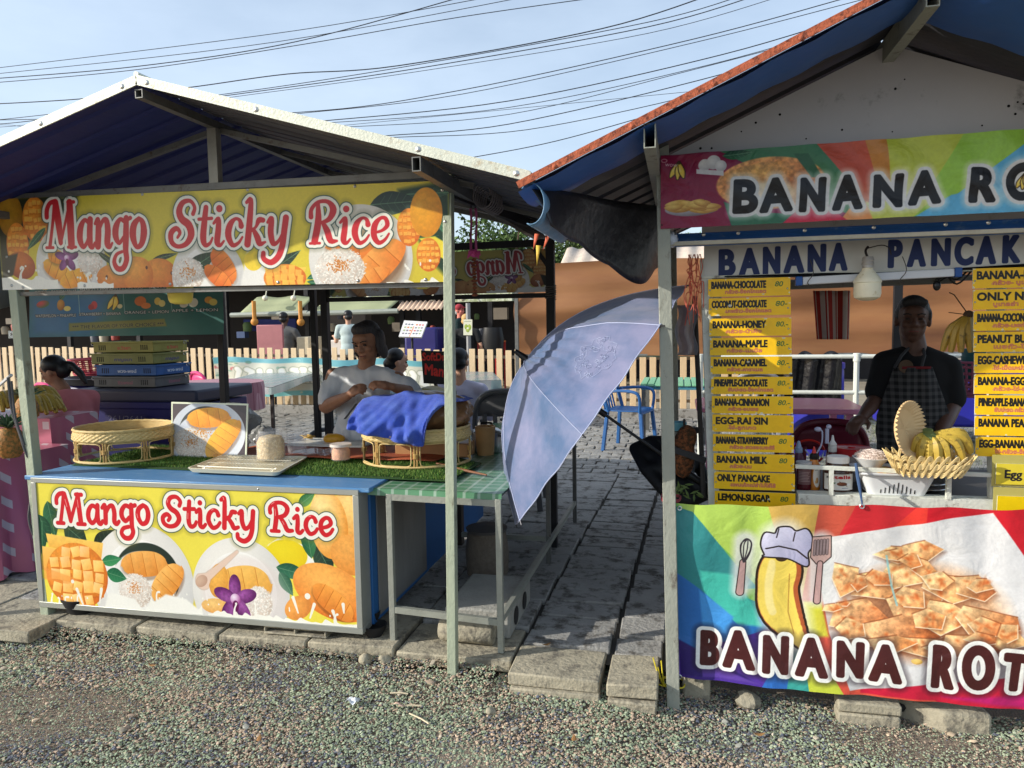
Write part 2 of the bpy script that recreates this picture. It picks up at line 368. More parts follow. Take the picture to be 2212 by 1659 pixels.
# skeleton letters of the painted script: x to the right, y up, x-height 1
SCRIPT = {
 'M': (1.85, [[(.02,1.12,.09),(.03,1.38,.09),(.2,1.6,.08),(.45,1.66,.08)], [(.5,1.62,.09),(.38,.9,.06),(.22,.05,.07)], [(.52,1.62,.13),(.72,.9,.14),(.86,.2,.09)], [(.86,.15,.05),(1.12,.9,.05),(1.38,1.62,.06)], [(1.36,1.6,.13),(1.42,.9,.15),(1.5,.08,.14)], [(.02,.03,.05),(.42,.03,.05)], [(1.3,.03,.05),(1.75,.03,.05)], [(1.25,1.62,.06),(1.6,1.62,.06)]]),
 'a': (1.0, [[(.62,.9,.08),(.38,.98,.07),(.16,.7,.12),(.14,.3,.12),(.34,.04,.08),(.58,.25,.06),(.66,.6,.05)], [(.72,1.0,.11),(.7,.5,.12),(.74,.12,.11),(.88,.02,.07),(1.0,.18,.04)]]),
 'n': (1.05, [[(.0,.85,.05),(.16,1.0,.08),(.2,.6,.12),(.18,.06,.12)], [(.24,.6,.05),(.42,.92,.07),(.64,.96,.1),(.74,.6,.12),(.72,.15,.12),(.86,.02,.07),(1.0,.16,.04)]]),
 'g': (.98, [[(.6,.92,.08),(.36,.98,.07),(.15,.72,.12),(.14,.4,.12),(.34,.16,.07),(.58,.35,.06)], [(.72,1.02,.1),(.72,.4,.12),(.72,-.1,.11),(.78,-.42,.1),(.6,-.72,.1),(.28,-.74,.1),(.08,-.5,.08),(.2,-.24,.06),(.52,-.14,.05)], [(.74,.95,.06),(.95,1.02,.07)]]),
 'o': (.95, [[(.45,1.0,.07),(.18,.78,.12),(.13,.4,.13),(.34,.03,.08),(.62,.12,.1),(.74,.5,.13),(.66,.86,.1),(.45,1.0,.07)]]),
 'S': (1.25, [[(1.02,1.18,.08),(1.08,1.42,.07),(.86,1.66,.07),(.52,1.6,.1),(.38,1.3,.13),(.52,1.0,.14),(.84,.78,.15),(.98,.42,.14),(.78,.08,.1),(.4,-.02,.08),(.1,.15,.1),(.05,.48,.11),(.28,.66,.09),(.46,.5,.07),(.36,.32,.05)]]),
 't': (.72, [[(.34,1.42,.1),(.3,.9,.12),(.28,.3,.13),(.4,.03,.09),(.6,.1,.06),(.7,.3,.04)], [(.04,1.0,.06),(.62,1.02,.06)]]),
 'i': (.55, [[(.0,.85,.05),(.2,1.0,.09),(.22,.6,.12),(.2,.15,.12),(.34,.02,.07),(.5,.18,.04)], [(.22,1.38,.13),(.221,1.38,.13)]]),
 'c': (.82, [[(.68,.74,.11),(.6,.94,.07),(.4,1.0,.06),(.18,.78,.12),(.13,.4,.13),(.34,.03,.09),(.6,.1,.06),(.76,.32,.04)]]),
 'k': (1.0, [[(.04,1.6,.06),(.22,1.68,.09),(.22,1.0,.12),(.18,.06,.13)], [(.24,.5,.05),(.5,.7,.05),(.62,.94,.1),(.8,.94,.09)], [(.4,.62,.07),(.6,.3,.12),(.72,.06,.1),(.95,.12,.04)]]),
 'y': (1.0, [[(.0,.88,.05),(.16,1.0,.1),(.16,.5,.12),(.3,.08,.1),(.52,.16,.06),(.7,.5,.05)], [(.78,1.02,.12),(.74,.5,.12),(.7,.0,.12),(.56,-.42,.12),(.26,-.64,.11),(-.06,-.5,.1),(-.1,-.28,.09)]]),
 'R': (1.35, [[(.3,1.58,.08),(.36,.9,.14),(.26,.1,.14)], [(.02,1.1,.1),(.02,1.4,.08),(.3,1.66,.07),(.74,1.66,.08),(1.0,1.36,.14),(.84,.98,.1),(.44,.84,.05)], [(.58,.84,.08),(.8,.5,.13),(.98,.12,.12),(1.26,.1,.05)], [(.06,.03,.05),(.5,.03,.05)]]),
 'e': (.85, [[(.18,.42,.05),(.5,.5,.06),(.7,.7,.09),(.6,.96,.08),(.38,.98,.07),(.16,.72,.12),(.16,.3,.12),(.38,.02,.09),(.64,.12,.06),(.8,.36,.04)]]),
}
def script_word(art, word, x, y, k, fat, layers, slant=.12, arc=0, sx=1):
    cx = x; out = []
    for ch in word:
        w, sts = SCRIPT[ch]
        for st in sts:
            pts = crom(st, 4) if len(st) > 2 else st
            out.append([(cx+(px+slant*py)*k*sx, y-py*k+arc*(cx-x), (fat(pr))*k) for px, py, pr in pts])
        cx += w*k*sx
    art.strokes(out, layers); return cx, out
def mango(A, cx, cy, rx, ry, rot=0, c=(238,168,52), c2=(205,110,30), tex=.08): A.ell(cx, cy, rx, ry, c, c2, rot, 1.5, tex=tex)
def leaf(A, x0, y0, x1, y1, w, c=(52,112,72), c2=(20,62,44)):
    dx, dy = x1-x0, y1-y0; L = math.hypot(dx, dy); nx, ny = -dy/L, dx/L; n = 12
    up = [(x0+dx*t+nx*w*math.sin(math.pi*t**.8), y0+dy*t+ny*w*math.sin(math.pi*t**.8)) for t in [i/n for i in range(n+1)]]
    dn = [(x0+dx*t-nx*w*math.sin(math.pi*t**.8), y0+dy*t-ny*w*math.sin(math.pi*t**.8)) for t in [i/n for i in range(n, -1, -1)]]
    A.poly(up+dn[1:-1], c, 1, shade=(x0+nx*w, y0+ny*w, x0-nx*w, y0-ny*w), col2=c2)
    A.line([(x0,y0),(x1,y1)], 1, (130,170,130), .7)
    for t in (.2,.35,.5,.65,.8):
        for sg in (1,-1):
            ww = w*math.sin(math.pi*t**.8)*.85; A.line([(x0+dx*t, y0+dy*t),(x0+dx*min(1,t+.12)+nx*ww*sg, y0+dy*min(1,t+.12)+ny*ww*sg)], .6, (110,150,115), .5)
def plate(A, cx, cy, r, ry=None):
    ry = ry or r; A.ell(cx+4, cy+6, r, ry, (150,130,90), soft=14, alpha=.35); A.ell(cx, cy, r, ry, (236,232,222), (205,204,200)); A.ell(cx, cy, r*.74, ry*.74, (214,213,210), (240,238,232), light=(.4,.5)); A.ell(cx, cy, r*.7, ry*.7, (240,238,230), (228,226,220))
def rice(A, cx, cy, rx, ry, seed=1, n=260, top=True):
    r = random.Random(seed); A.ell(cx, cy, rx*.95, ry*.95, (238,228,216), (200,182,165), soft=4, tex=.12, seed=seed)
    for i in range(n):
        a = r.uniform(0, 6.283); q = math.sqrt(r.random()); x = cx+rx*q*math.cos(a); y = cy+ry*q*math.sin(a); t = r.uniform(0, 3.14); ln = r.uniform(2.5, 6); g = r.randint(205, 255)
        A.line([(x, y),(x+ln*math.cos(t), y+ln*math.sin(t))], 1.3, (g, g-4, g-14))
    if top:
        for i in range(n//6):
            x = cx+r.gauss(0, rx*.22); y = cy-ry*.15+r.gauss(0, ry*.18); A.ell(x, y, 2.6, 1.6, (222,150,62), (180,100,40), rot=r.uniform(0, 3))
def slices(A, cx, cy, rx, ry, rot, c=(246,182,70), c2=(222,128,34), n=4):
    """a half mango cut across in slices"""
    ca, sa = math.cos(rot), math.sin(rot)
    def T(u, v): return cx+u*rx*ca-v*ry*sa, cy+u*rx*sa+v*ry*ca
    A.ell(cx+3, cy+4, rx, ry, (90,50,20), rot=rot, soft=8, alpha=.4)
    for i in range(n):
        u0 = -1+2*i/n; u1 = -1+2*(i+1)/n+.12; m = 8
        top = [T(u, -math.sqrt(max(0, 1-min(1,abs(u))**2.4))) for u in np.linspace(u0, min(1, u1), m)]; bot = [T(u+.06, .8*math.sqrt(max(0, 1-min(1,abs(u))**2.4))) for u in np.linspace(min(1, u1), u0, m)]
        A.poly(top+bot, c, 1.2, shade=(*T(u0, -.6), *T(u1, .8)), col2=c2, tex=.06, seed=i)
        if i: A.line([T(u0, -.85), T(u0+.05, .7)], 1.1, (176,92,22), .8)
def hedgehog(A, cx, cy, rx, ry, c=(250,196,92)):
    A.ell(cx, cy, rx, ry, (240,156,56), (206,104,36), tex=.12); n = 5; hr = random.Random(int(cx))
    for j in range(-2, 3):
        for i in range(-2, 3):
            x = cx+i*rx*.36*(1-.05*abs(j)); y = cy+j*ry*.36
            if (i*.4)**2+(j*.4)**2 > 1.05: continue
            s = rx*.15*hr.uniform(.85,1.12); x += hr.uniform(-.04,.04)*rx; y += hr.uniform(-.04,.04)*ry; t_ = hr.uniform(-.25,.25); q = [(x+s*(a*math.cos(t_)-b*math.sin(t_)), y+s*(a*math.sin(t_)+b*math.cos(t_))*.95) for a, b in ((-1,-1),(1,-1),(1,1),(-1,1))]
            A.poly([(a+s*.3, b+s*.55) for a, b in q], (214,120,40), 1.5); A.poly(q, tuple(min(255, v*hr.uniform(.96,1.05)) for v in c), 1.5, shade=(x-s, y-s, x+s, y+s), col2=(244,172,76), tex=.06, seed=100+i*7+j)
def orchid(A, cx, cy, r):
    for k in range(5):
        a = -1.57+k*1.2566; A.ell(cx+r*.55*math.cos(a), cy+r*.55*math.sin(a), r*.55, r*.3, (150,80,150), (92,32,92), rot=a, tex=.2)
    A.ell(cx, cy, r*.25, r*.25, (236,220,236), (160,70,140)); A.ell(cx, cy+r*.3, r*.15, r*.25, (96,20,80))
def splash(A, x0, x1, y, amp, seed=1, base=None, c=(240,238,226)):
    r = random.Random(seed); x = x0; pts = []
    while x < x1:
        pts += [(x, y+r.uniform(-.1,.5)*amp), (x+r.uniform(10,22), y+r.uniform(-.2,.4)*amp)]; x += r.uniform(26, 48)
        if r.random() < .28:
            hx = x+r.uniform(-6,10); hh = r.uniform(.7,1.7)*amp; A.strokes([crom([(x, y+.6*amp, 8), (hx-6, y-hh*.4, 4), (hx+r.uniform(-8,8), y-hh, 3.4), (hx+r.uniform(-10,10), y-hh-3, 5)], 5)], [(0,c,1.5,1)])
    sm = crom(pts, 5); A.poly([(x0, base or A.h+4)]+sm+[(sm[-1][0], base or A.h+4)], c, 1.5)
    for i in range(6): A.ell(r.uniform(x0, x1), y-r.uniform(.6, 1.5)*amp, r.uniform(2,4), r.uniform(3,6), c)
def screws(obj_name, pts, parent, r=.008, mat=None):
    for p in pts: b = MB(); b.lathe([(0,-.004),(r,-.004),(r,-.001),(r*.6,.002),(0,.003)], p, 10, axis=(0,-1,0)); o = b.build(obj_name, mat or M('screw', (190,190,185), .35, .9), parent)
    return o
def panel(name, mat, P, parent=None, nu=1, nv=1, disp=None, back=None, thick=0, **k):
    """textured sheet with corners P = top-left, top-right, bottom-right, bottom-left; disp(u,v) -> offset vector"""
    a, b_, c, d = [Vector(p) for p in P]; mb = MB()
    def fn(u, v):
        p = (d*(1-u)+c*u)*(1-v)+(a*(1-u)+b_*u)*v
        return p+Vector(disp(u, v)) if disp else p
    mb.grid(fn, nu, nv, uv=True)
    if thick:
        n = (b_-a).cross(d-a).normalized()*thick     # away from the printed face
        pts = [a,b_,c,d]; q = [p+n for p in pts]; e = n*.02; p2 = [p+e for p in pts]; mb.m = 1
        mb.add(q+p2, [(0,1,2,3),(0,4,5,1),(1,5,6,2),(2,6,7,3),(3,7,4,0)])
        mat = [mat, back or M('panel_back', (90,90,92), .6)]
    return mb.build(name, mat, parent, **k)
# ---------------------------------------------------------------- the printed signs
S0 = 2212/4096.
def plane_map(X0, X1, Z0, Z1, Y, w, h, ox=0, oy=0, cs=1.0):
    """photo point (crop pixels: source offset ox, oy, crop scale cs) -> picture pixel of the sign standing in the plane y=Y"""
    def f(x, y):
        p = atY((ox+x/cs)*S0, (oy+y/cs)*S0, Y); return (p.x-X0)/(X1-X0)*w, (Z1-p.z)/(Z1-Z0)*h
    return f
RED = (196,36,46); CREAM = (238,236,222); DKG = (28,62,58)
SIGN_L = [(.022,(0,0,0),.05)]
# top sign of the mango stall
TX0, TX1, TZ0, TZ1 = -2.46, .0, 1.805, 2.275
def art_top():
    w, h = 1500, 286; A = Art(w, h, (226,206,66)); m = plane_map(TX0, TX1, TZ0, TZ1, -.03, w, h, 0, 0, S0); E_ = lambda x, y: m(x, y)
    k = lambda x, y: (m(x+20, y)[0]-m(x-20, y)[0])/40
    def e(x, y, rx, ry, c, c2=None, rot=0, **q): X, Y = m(x, y); s = k(x, y); A.ell(X, Y, rx*s, ry*s, c, c2, rot, **q)
    A.a *= (1-.10*vnoise(w, h, 300, 5, 2))[..., None]
    A.poly([(0,0),(m(175,420)),(m(120,470)),(m(70,520)),(0,h)], (48,52,34), 14); A.poly([(w,0),m(860,395),m(870,440),m(900,500),m(935,560),(w,h)], (34,60,42), 14)
    leaf(A, *m(120,425), *m(178,418), 14, (120,124,92), (60,70,50)); leaf(A, *m(800,430), *m(905,420), 34, (64,84,72), (26,48,42)); leaf(A, *m(870,470), *m(965,520), 22, (40,90,60), (16,50,40))
    leaf(A, *m(880,405), *m(975,400), 18, (64,100,80), (26,58,48)); leaf(A, *m(945,460), *m(972,500), 12, (70,120,90), (26,68,48))
    def M_(x, y, rx, ry, rot=0, c=(236,166,54), c2=(196,104,30)): X, Y = m(x, y); s = k(x, y); mango(A, X, Y, rx*s, ry*s, rot, c, c2)
    def H_(x, y, rx, ry, c=(246,190,84)): X, Y = m(x, y); s = k(x, y); hedgehog(A, X, Y, rx*s, ry*s, c)
    def P_(x, y, r): X, Y = m(x, y); plate(A, X, Y, r*k(x, y))
    def SL(x, y, rx, ry, rot, **q): X, Y = m(x, y); s = k(x, y); slices(A, X, Y, rx*s, ry*s, rot, **q)
    M_(24,470,26,38,.1,(214,160,50),(150,100,24)); H_(78,478,28,40); H_(40,535,24,40); leaf(A, *m(100,495), *m(60,545), 12)
    P_(155,575,76); SL(125,590,34,18,.5,c=(242,190,76)); SL(165,606,36,18,-.3,c=(240,180,60)); SL(122,558,18,14,.3)
    X, Y = m(196,566); rice(A, X, Y, 28*k(196,566), 26*k(196,566), 5, 160, False); X, Y = m(146,560); orchid(A, X, Y, 24*k(146,560))
    M_(48,578,30,24,.3,(214,120,50),(150,60,30)); A.poly([m(14,560),m(40,552),m(30,600),m(12,606)], (40,44,36), 6)
    leaf(A, *m(212,545), *m(258,578), 9, (40,60,44), (20,36,30)); leaf(A, *m(330,560), *m(385,545), 9, (40,60,44), (20,36,30)); leaf(A, *m(215,520), *m(250,560), 10, (40,60,44), (20,36,30))
    M_(292,572,30,16,0,(220,140,70)); M_(254,604,44,28,.1,(226,150,70),(186,92,38)); M_(346,594,38,32,.1,(228,150,66),(190,96,40)); M_(300,596,32,36,.2,(238,166,76),(198,104,40)); 
    for q in ((232,600),(318,578),(372,590)): e(*q, 2.5, 3.5, (90,50,30))
    P_(450,596,78); leaf(A, *m(400,590), *m(470,540), 26, (40,78,52), (22,46,34)); X, Y = m(408,592); rice(A, X, Y, 36*k(408,592), 34*k(408,592), 6, 300); SL(482,572,40,22,1.0,c=(238,140,56),c2=(206,92,28),n=5); SL(470,600,36,18,.7,c=(238,140,56),c2=(206,92,28))
    A.poly([m(535,535),m(575,560),m(575,620),m(520,620)], (236,234,226), 8); e(548,560,20,20,(236,206,60)); leaf(A, *m(590,580), *m(650,535), 16, (44,66,46), (20,40,32))
    A.poly([m(570,572),m(662,574),m(656,590),m(580,592)], (246,206,96), 2, shade=(*m(570,572),*m(570,595)), col2=(236,176,60)); H_(616,598,46,28)
    leaf(A, *m(664,600), *m(705,580), 9, (40,120,84), (20,80,60)); leaf(A, *m(664,606), *m(705,612), 8, (40,110,74), (20,70,50))
    P_(778,552,112); e(790,560,86,70,(120,80,40),soft=16,alpha=.5); SL(775,535,74,34,.1,c=(240,150,62),c2=(210,100,34)); SL(818,570,72,36,-.75,c=(244,168,84),c2=(220,116,40)); SL(795,604,50,20,-.5,c=(244,168,84),c2=(220,116,40))
    X, Y = m(735,576); rice(A, X, Y, 56*k(735,576), 44*k(735,576), 8, 700)
    H_(884,480,26,40,(240,176,76)); M_(921,446,35,53,.0,(238,170,48),(214,140,36)); e(905,430,6,6,(252,200,90),soft=12,alpha=.5); e(908,460,10,6,(246,200,60),alpha=.0); A.poly([m(905,505),m(940,500),m(972,520),m(972,560),m(940,540)], (232,212,70), 4); H_(926,542,26,36)
    splash(A, 0, m(126,0+600)[0], m(40,604)[1], 24, 3); splash(A, m(835,590)[0], w, m(900,596)[1], 34, 5); splash(A, m(168,606)[0], m(240,606)[0], m(200,612)[1], 16, 9)
    halo = [(17,(60,60,20),18,.35), (11.5,DKG,2,1), (9,CREAM,1.5,1), (0,RED,1.5,1)]
    for word, x0, x1, y0, y1 in (('Mango',97,331,542,534), ('Sticky',362,640,531,526), ('Rice',662,856,523,518)):
        a = m(x0, y0); b = m(x1, y1); W = sum(SCRIPT[c][0] for c in word); kk = 52*k((x0+x1)/2, 480); arc = (b[1]-a[1])/(b[0]-a[0])
        script_word(A, word, a[0]+8, a[1]-2, kk, lambda r: r*.98+.004, halo, .12, arc, sx=(b[0]-a[0]-14)/(W*kk+.2*kk))
    A.grain(.03, 4); return A
# lower sign of the mango stall
BX0, BX1, BZ0, BZ1 = -2.314, -.503, .155, .803
def art_low():
    w, h = 1440, 500; A = Art(w, h, (232,216,78)); c5 = 1.4747; m = plane_map(BX0, BX1, BZ0, BZ1, -.05, w, h, 0, 1800, c5)
    k = lambda x, y: (m(x+30, y)[0]-m(x-30, y)[0])/60
    def M_(x, y, rx, ry, rot=0, c=(244,186,84), c2=(226,134,44), **q): X, Y = m(x, y); s = k(x, y); mango(A, X, Y, rx*s, ry*s, rot, c, c2, **q)
    def P_(x, y, r): X, Y = m(x, y); plate(A, X, Y, r*k(x, y))
    def SL(x, y, rx, ry, rot, **q): X, Y = m(x, y); s = k(x, y); slices(A, X, Y, rx*s, ry*s, rot, **q)
    def LF(x, y, x1, y1, ww, *c): leaf(A, *m(x, y), *m(x1, y1), ww*k(x, y), *c)
    LF(280,300,330,520,45); LF(230,380,300,560,40); LF(380,440,520,560,60,(50,76,54),(24,48,38)); LF(560,600,690,470,55,(44,60,44),(26,40,30)); LF(250,420,250,620,30)
    X, Y = m(1720,620); A.poly([m(1580,560),m(1640,520),m(1800,560),m(1870,680),m(1850,760),m(1700,720),m(1600,640)], (238,238,226), 5); A.ell(*m(1690,620), 90, 60, (236,214,40), (226,196,30), soft=3)
    P_(840,790,300); A.ell(*m(870,740), 190*k(870,740), 165*k(870,740), (44,58,48), (30,42,36), soft=3); A.ell(*m(850,790), 190*k(870,740), 165*k(870,740), (232,230,222), soft=6)
    SL(850,680,140,72,-.1,c=(240,176,92),c2=(214,128,46)); SL(990,790,125,72,-.85,c=(242,182,96),c2=(216,132,48),n=5)
    X, Y = m(800,830); rice(A, X, Y, 100*k(800,830), 90*k(800,830), 11, 520); A.poly([m(700,850),m(640,840),m(620,930),m(860,960),m(800,880)], (240,238,228), 8)
    P_(1420,840,285); A.ell(*m(1440,850), 190, 150, (222,206,200), soft=20, alpha=.4)
    SL(1440,800,160,105,-.12,c=(240,188,94),c2=(222,152,60),n=4); M_(1290,770,56,90,.2,(238,180,84),(214,146,60)); 
    A.strokes([[(*m(1200,772), 34), (*m(1230,745), 16), (*m(1400,600), 5)]], [(3,(160,120,90),4,.4),(0,(224,196,176),2,1)]); A.ell(*m(1190,772), 30, 22, (206,174,150), (184,148,126), rot=-.6)
    X, Y = m(1530,900); rice(A, X, Y, 82*k(1530,900), 90*k(1530,900), 12, 420, False); M_(1280,920,90,40,0,(240,196,120),(226,160,84)); X, Y = m(1390,880); orchid(A, X, Y, 118*k(1390,880))
    LF(1630,690,1830,745,40,(60,120,90),(30,80,60)); LF(1650,720,1730,860,35,(120,150,130),(40,90,66)); LF(1870,560,1960,740,60,(52,76,60),(26,48,38)); LF(1840,640,1790,360,45,(70,130,80),(30,90,60)); LF(1760,330,1860,250,30,(110,160,90),(40,100,60)); LF(1870,262,1975,258,18,(70,110,60),(40,80,50))
    M_(2075,360,105,190,.2,(252,212,132),(232,156,66)); M_(1940,440,112,185,-.12,(255,224,150),(232,150,58)); M_(2080,620,130,110,.2,(240,170,84),(222,140,60)); M_(1905,330,60,40,-.5,(250,222,150),(248,200,110),alpha=1) if 0 else None
    M_(1960,840,240,140,.35,(250,180,90),(222,120,46)); SL(1960,900,140,70,.6,c=(240,160,70),c2=(214,118,46),n=5); M_(1760,930,85,60,-.5,(238,164,80),(214,132,60))
    LF(600,660,720,640,28,(64,150,90),(30,110,70)); LF(630,720,750,760,36,(50,130,84),(24,90,60))
    A.poly([m(272,490),m(610,548),m(600,640),m(290,570)], (246,200,96), 3, shade=(*m(300,490),*m(300,640)), col2=(232,160,60), tex=.06); A.poly([m(250,565),m(330,580),m(380,640),m(300,730),m(250,700)], (246,196,100), 3, col2=(236,164,66), shade=(*m(250,565),*m(300,730)))
    X, Y = m(455,740); hedgehog(A, X, Y, 180*k(455,740), 160*k(455,740), (254,216,142)); A.poly([m(262,690),m(400,740),m(470,765),m(400,790),m(262,760)], (236,150,70), 5, alpha=.6)
    for a, b in (((1730,870),(1760,960)), ((1855,910),(1830,990)),((1965,950),(1985,1010)),((455,820),(500,930)),((600,820),(590,900)),((2025,910),(2030,960))): A.strokes([[(*m(*a),7),(*m(*b),3)]], [(0,CREAM,2,1)])
    A.ell(*m(1815,862), 12, 12, CREAM); A.ell(*m(430,775), 8, 8, CREAM)
    splash(A, 0, m(700,900)[0], m(300,905)[1], 26, 21); splash(A, m(880,900)[0], m(1230,990)[0], m(1000,905)[1], 30, 22); splash(A, m(1230,970)[0], w, m(1700,985)[1], 26, 23); A.poly([m(860,930),m(980,850),m(1100,880),m(1200,960),m(1200,1010),m(860,960)], (240,238,228), 8)
    halo = [(24,(120,110,40),22,.4), (17,DKG,2,1), (14,CREAM,1.5,1), (0,(206,34,44),1.5,1)]; hl = lambda pts: None
    for word, x0, x1, y0, y1 in (('Mango',322,912,448,452), ('Sticky',940,1535,462,492), ('Rice',1575,1985,496,528)):
        a = m(x0, y0); b = m(x1, y1); W = sum(SCRIPT[c][0] for c in word); kk = 92*k((x0+x1)/2, 400); arc = (b[1]-a[1])/(b[0]-a[0])
        cx, ch = script_word(A, word, a[0]+16, a[1]-12, kk, lambda r: r*.5+.085, halo, .02, arc, sx=(b[0]-a[0]-26)/(W*kk))
        for c in ch:
            if max(p[2] for p in c) > .15*kk and len(c) > 5: q = c[len(c)//4:len(c)//4+3]; A.strokes([[(x-kk*.05, y-kk*.03, kk*.018) for x, y, r in q]], [(0,(250,190,180),1,.8)])
    A.grain(.02, 4); return A
def rays(A, cx, cy, secs):
    """coloured sectors round (cx, cy): list of (angle degrees, colour)"""
    Rr = 4000
    for (a0, c), (a1, _) in zip(secs, secs[1:]):
        A.poly([(cx,cy),(cx+Rr*math.cos(R(a0)),cy-Rr*math.sin(R(a0))),(cx+Rr*math.cos(R((a0+a1)/2)),cy-Rr*math.sin(R((a0+a1)/2))),(cx+Rr*math.cos(R(a1)),cy-Rr*math.sin(R(a1)))], c, 1.5, grow=.6)
def banana(A, pts, r, c=(238,208,84), c2=(186,128,40)):
    """a plain banana: tapered chain with a darker edge and tips"""
    n = len(pts); ch = crom([(x, y, r*q) for (x, y), q in zip(pts, [.25]+[1]*(n-2)+[.3])], 6); A.strokes([ch], [(r*.09+2,(46,34,24),1.5,1),(0,c2,1,1)])
    A.strokes([[(x-r*.10, y, q*.88) for x, y, q in ch]], [(0,c,3,1)]); A.strokes([[(x-r*.45, y, q*.2) for x, y, q in ch[4:-6]]], [(0,(250,232,160),5,.8)])
    A.strokes([[ch[0], ch[1]]], [(1,(70,50,30),1,1)])
UX0, UX1, UZ0, UZ1 = .925, 2.95, 1.985, 2.285
def art_upper():
    w, h = 1400, 210; A = Art(w, h, (190,190,60)); m = plane_map(UX0, UX1, UZ0, UZ1, -.03, w, h, 2500, 500, 1.386)
    k = lambda x, y: (m(x+30, y)[0]-m(x-30, y)[0])/60
    rays(A, *m(1500,640), [(0,(60,80,160)),(12,(90,170,210)),(38,(150,196,70)),(60,(186,196,70)),(97,(196,130,60)),(108,(196,84,60)),(128,(60,120,80)),(150,(120,20,60)),(182,(200,40,60)),(200,(60,80,160)),(360,(0,0,0))])
    A.poly([m(1150,580),m(1240,470),m(1340,430),m(1380,560)], (226,150,90), 3); A.poly([m(1380,560),m(1330,440),m(1700,420),m(1560,545)], (196,204,90), 3); A.poly([m(1560,540),m(1800,400),m(2300,300),m(2300,520)], (96,176,214), 4); A.poly([m(2060,530),m(2300,470),m(2300,540)], (90,50,140), 3)
    A.poly([m(195,180),m(620,160),m(600,470),m(590,600),m(195,600)], (134,16,62), 2); A.poly([m(545,430),m(700,490),m(960,500),m(840,580),m(590,570)], (52,112,84), 3); A.poly([m(860,560),m(960,470),m(1130,470),m(1260,560)], (200,36,66), 3)
    A.ell(*m(800,330), 300*k(800,330), 150*k(800,330), (206,110,66), (226,170,96), tex=.35, seed=4, soft=3, light=(.1,.2)); A.ell(*m(800,300), 260*k(800,330), 90*k(800,330), (222,176,96), (196,96,50), tex=.4, seed=6, soft=3, alpha=.8); A.ell(*m(760,390), 200*k(800,330), 70*k(800,330), (232,222,180), (222,196,150), tex=.2, soft=12, alpha=.8)
    leaf(A, *m(540,180), *m(700,160), 14); A.poly([m(930,170),m(1010,170),m(1090,300),m(1030,300)], (40,96,66), 3)
    # chef's hat, platter of pancakes and small banana bunch on the red corner
    for x, y, r in ((440,230,34),(490,215,40),(530,235,32)): A.ell(*m(x, y), r*k(x, y), r*k(x, y), (226,224,220), (176,174,176))
    A.poly([m(395,250),m(545,262),m(545,290),m(395,276)], (214,212,212), 2); A.ell(*m(370,470), 150*k(370,470), 40*k(370,470), (190,186,190), (120,110,116)); 
    r = random.Random(3)
    for i in range(26): A.ell(*m(370+r.uniform(-105,105), 462+r.uniform(-24,14)), r.uniform(20,32), r.uniform(7,10), (232,196,104), (170,116,44), rot=r.uniform(-.3,.3))
    def bunch(x, y, s):
        for dx, dy in ((-34,26),(-6,34),(18,28)): banana(A, [m(x, y-34*s), m(x+dx*.6*s, y+dy*.1*s), m(x+dx*s, y+dy*s)], 11*s*k(x, y))
        for q in (-1, 1): pass
    bunch(300,258,1.35); A.text('wow', *m(222,236), 12, [(0,(226,206,206),1,1)], rot=.1); A.text('wow', *m(2106,278), 14, [(1,(40,40,20),1,1),(0,(236,226,90),1,1)], rot=-.1) 
    A.ell(*m(218,205), 9, 6, (206,150,160)); A.ell(*m(218,205), 6, 3.6, (134,16,62))
    xs = [(655,'B',575,735,300,500),(0,'A',742,930,297,497),(0,'N',946,1108,292,492),(0,'A',1142,1316,285,486),(0,'N',1348,1534,275,472),(0,'A',1560,1748,262,460),(0,'R',1876,2050,240,446),(0,'O',2090,2290,225,440),(0,'T',2310,2460,215,430),(0,'I',2480,2540,205,420)]
    for ps, c in ((0,(216,216,214)),(1,(24,22,24))):
        for i, (_, ch, x0, x1, y0, y1) in enumerate(xs):
            a = m(x0, y1); b = m(x1, y0); g = 9 if ps == 0 else 0
            if ps == 0: A.text(ch, a[0]+6, a[1]-6, a[1]-b[1]-12, [(16,(240,240,230),14,.5),(g,c,2,1)], width=b[0]-a[0]-12, bold=6, rot=(-1)**i*.03)
            else: A.text(ch, a[0]+6, a[1]-6, a[1]-b[1]-12, [(0,c,1.5,1)], width=b[0]-a[0]-12, bold=6, rot=(-1)**i*.03)
    bunch(2200,330,1.1); A.grain(.05, 8); return A
WX0, WX1, WZ0, WZ1 = .985, 3.05, .03, .84
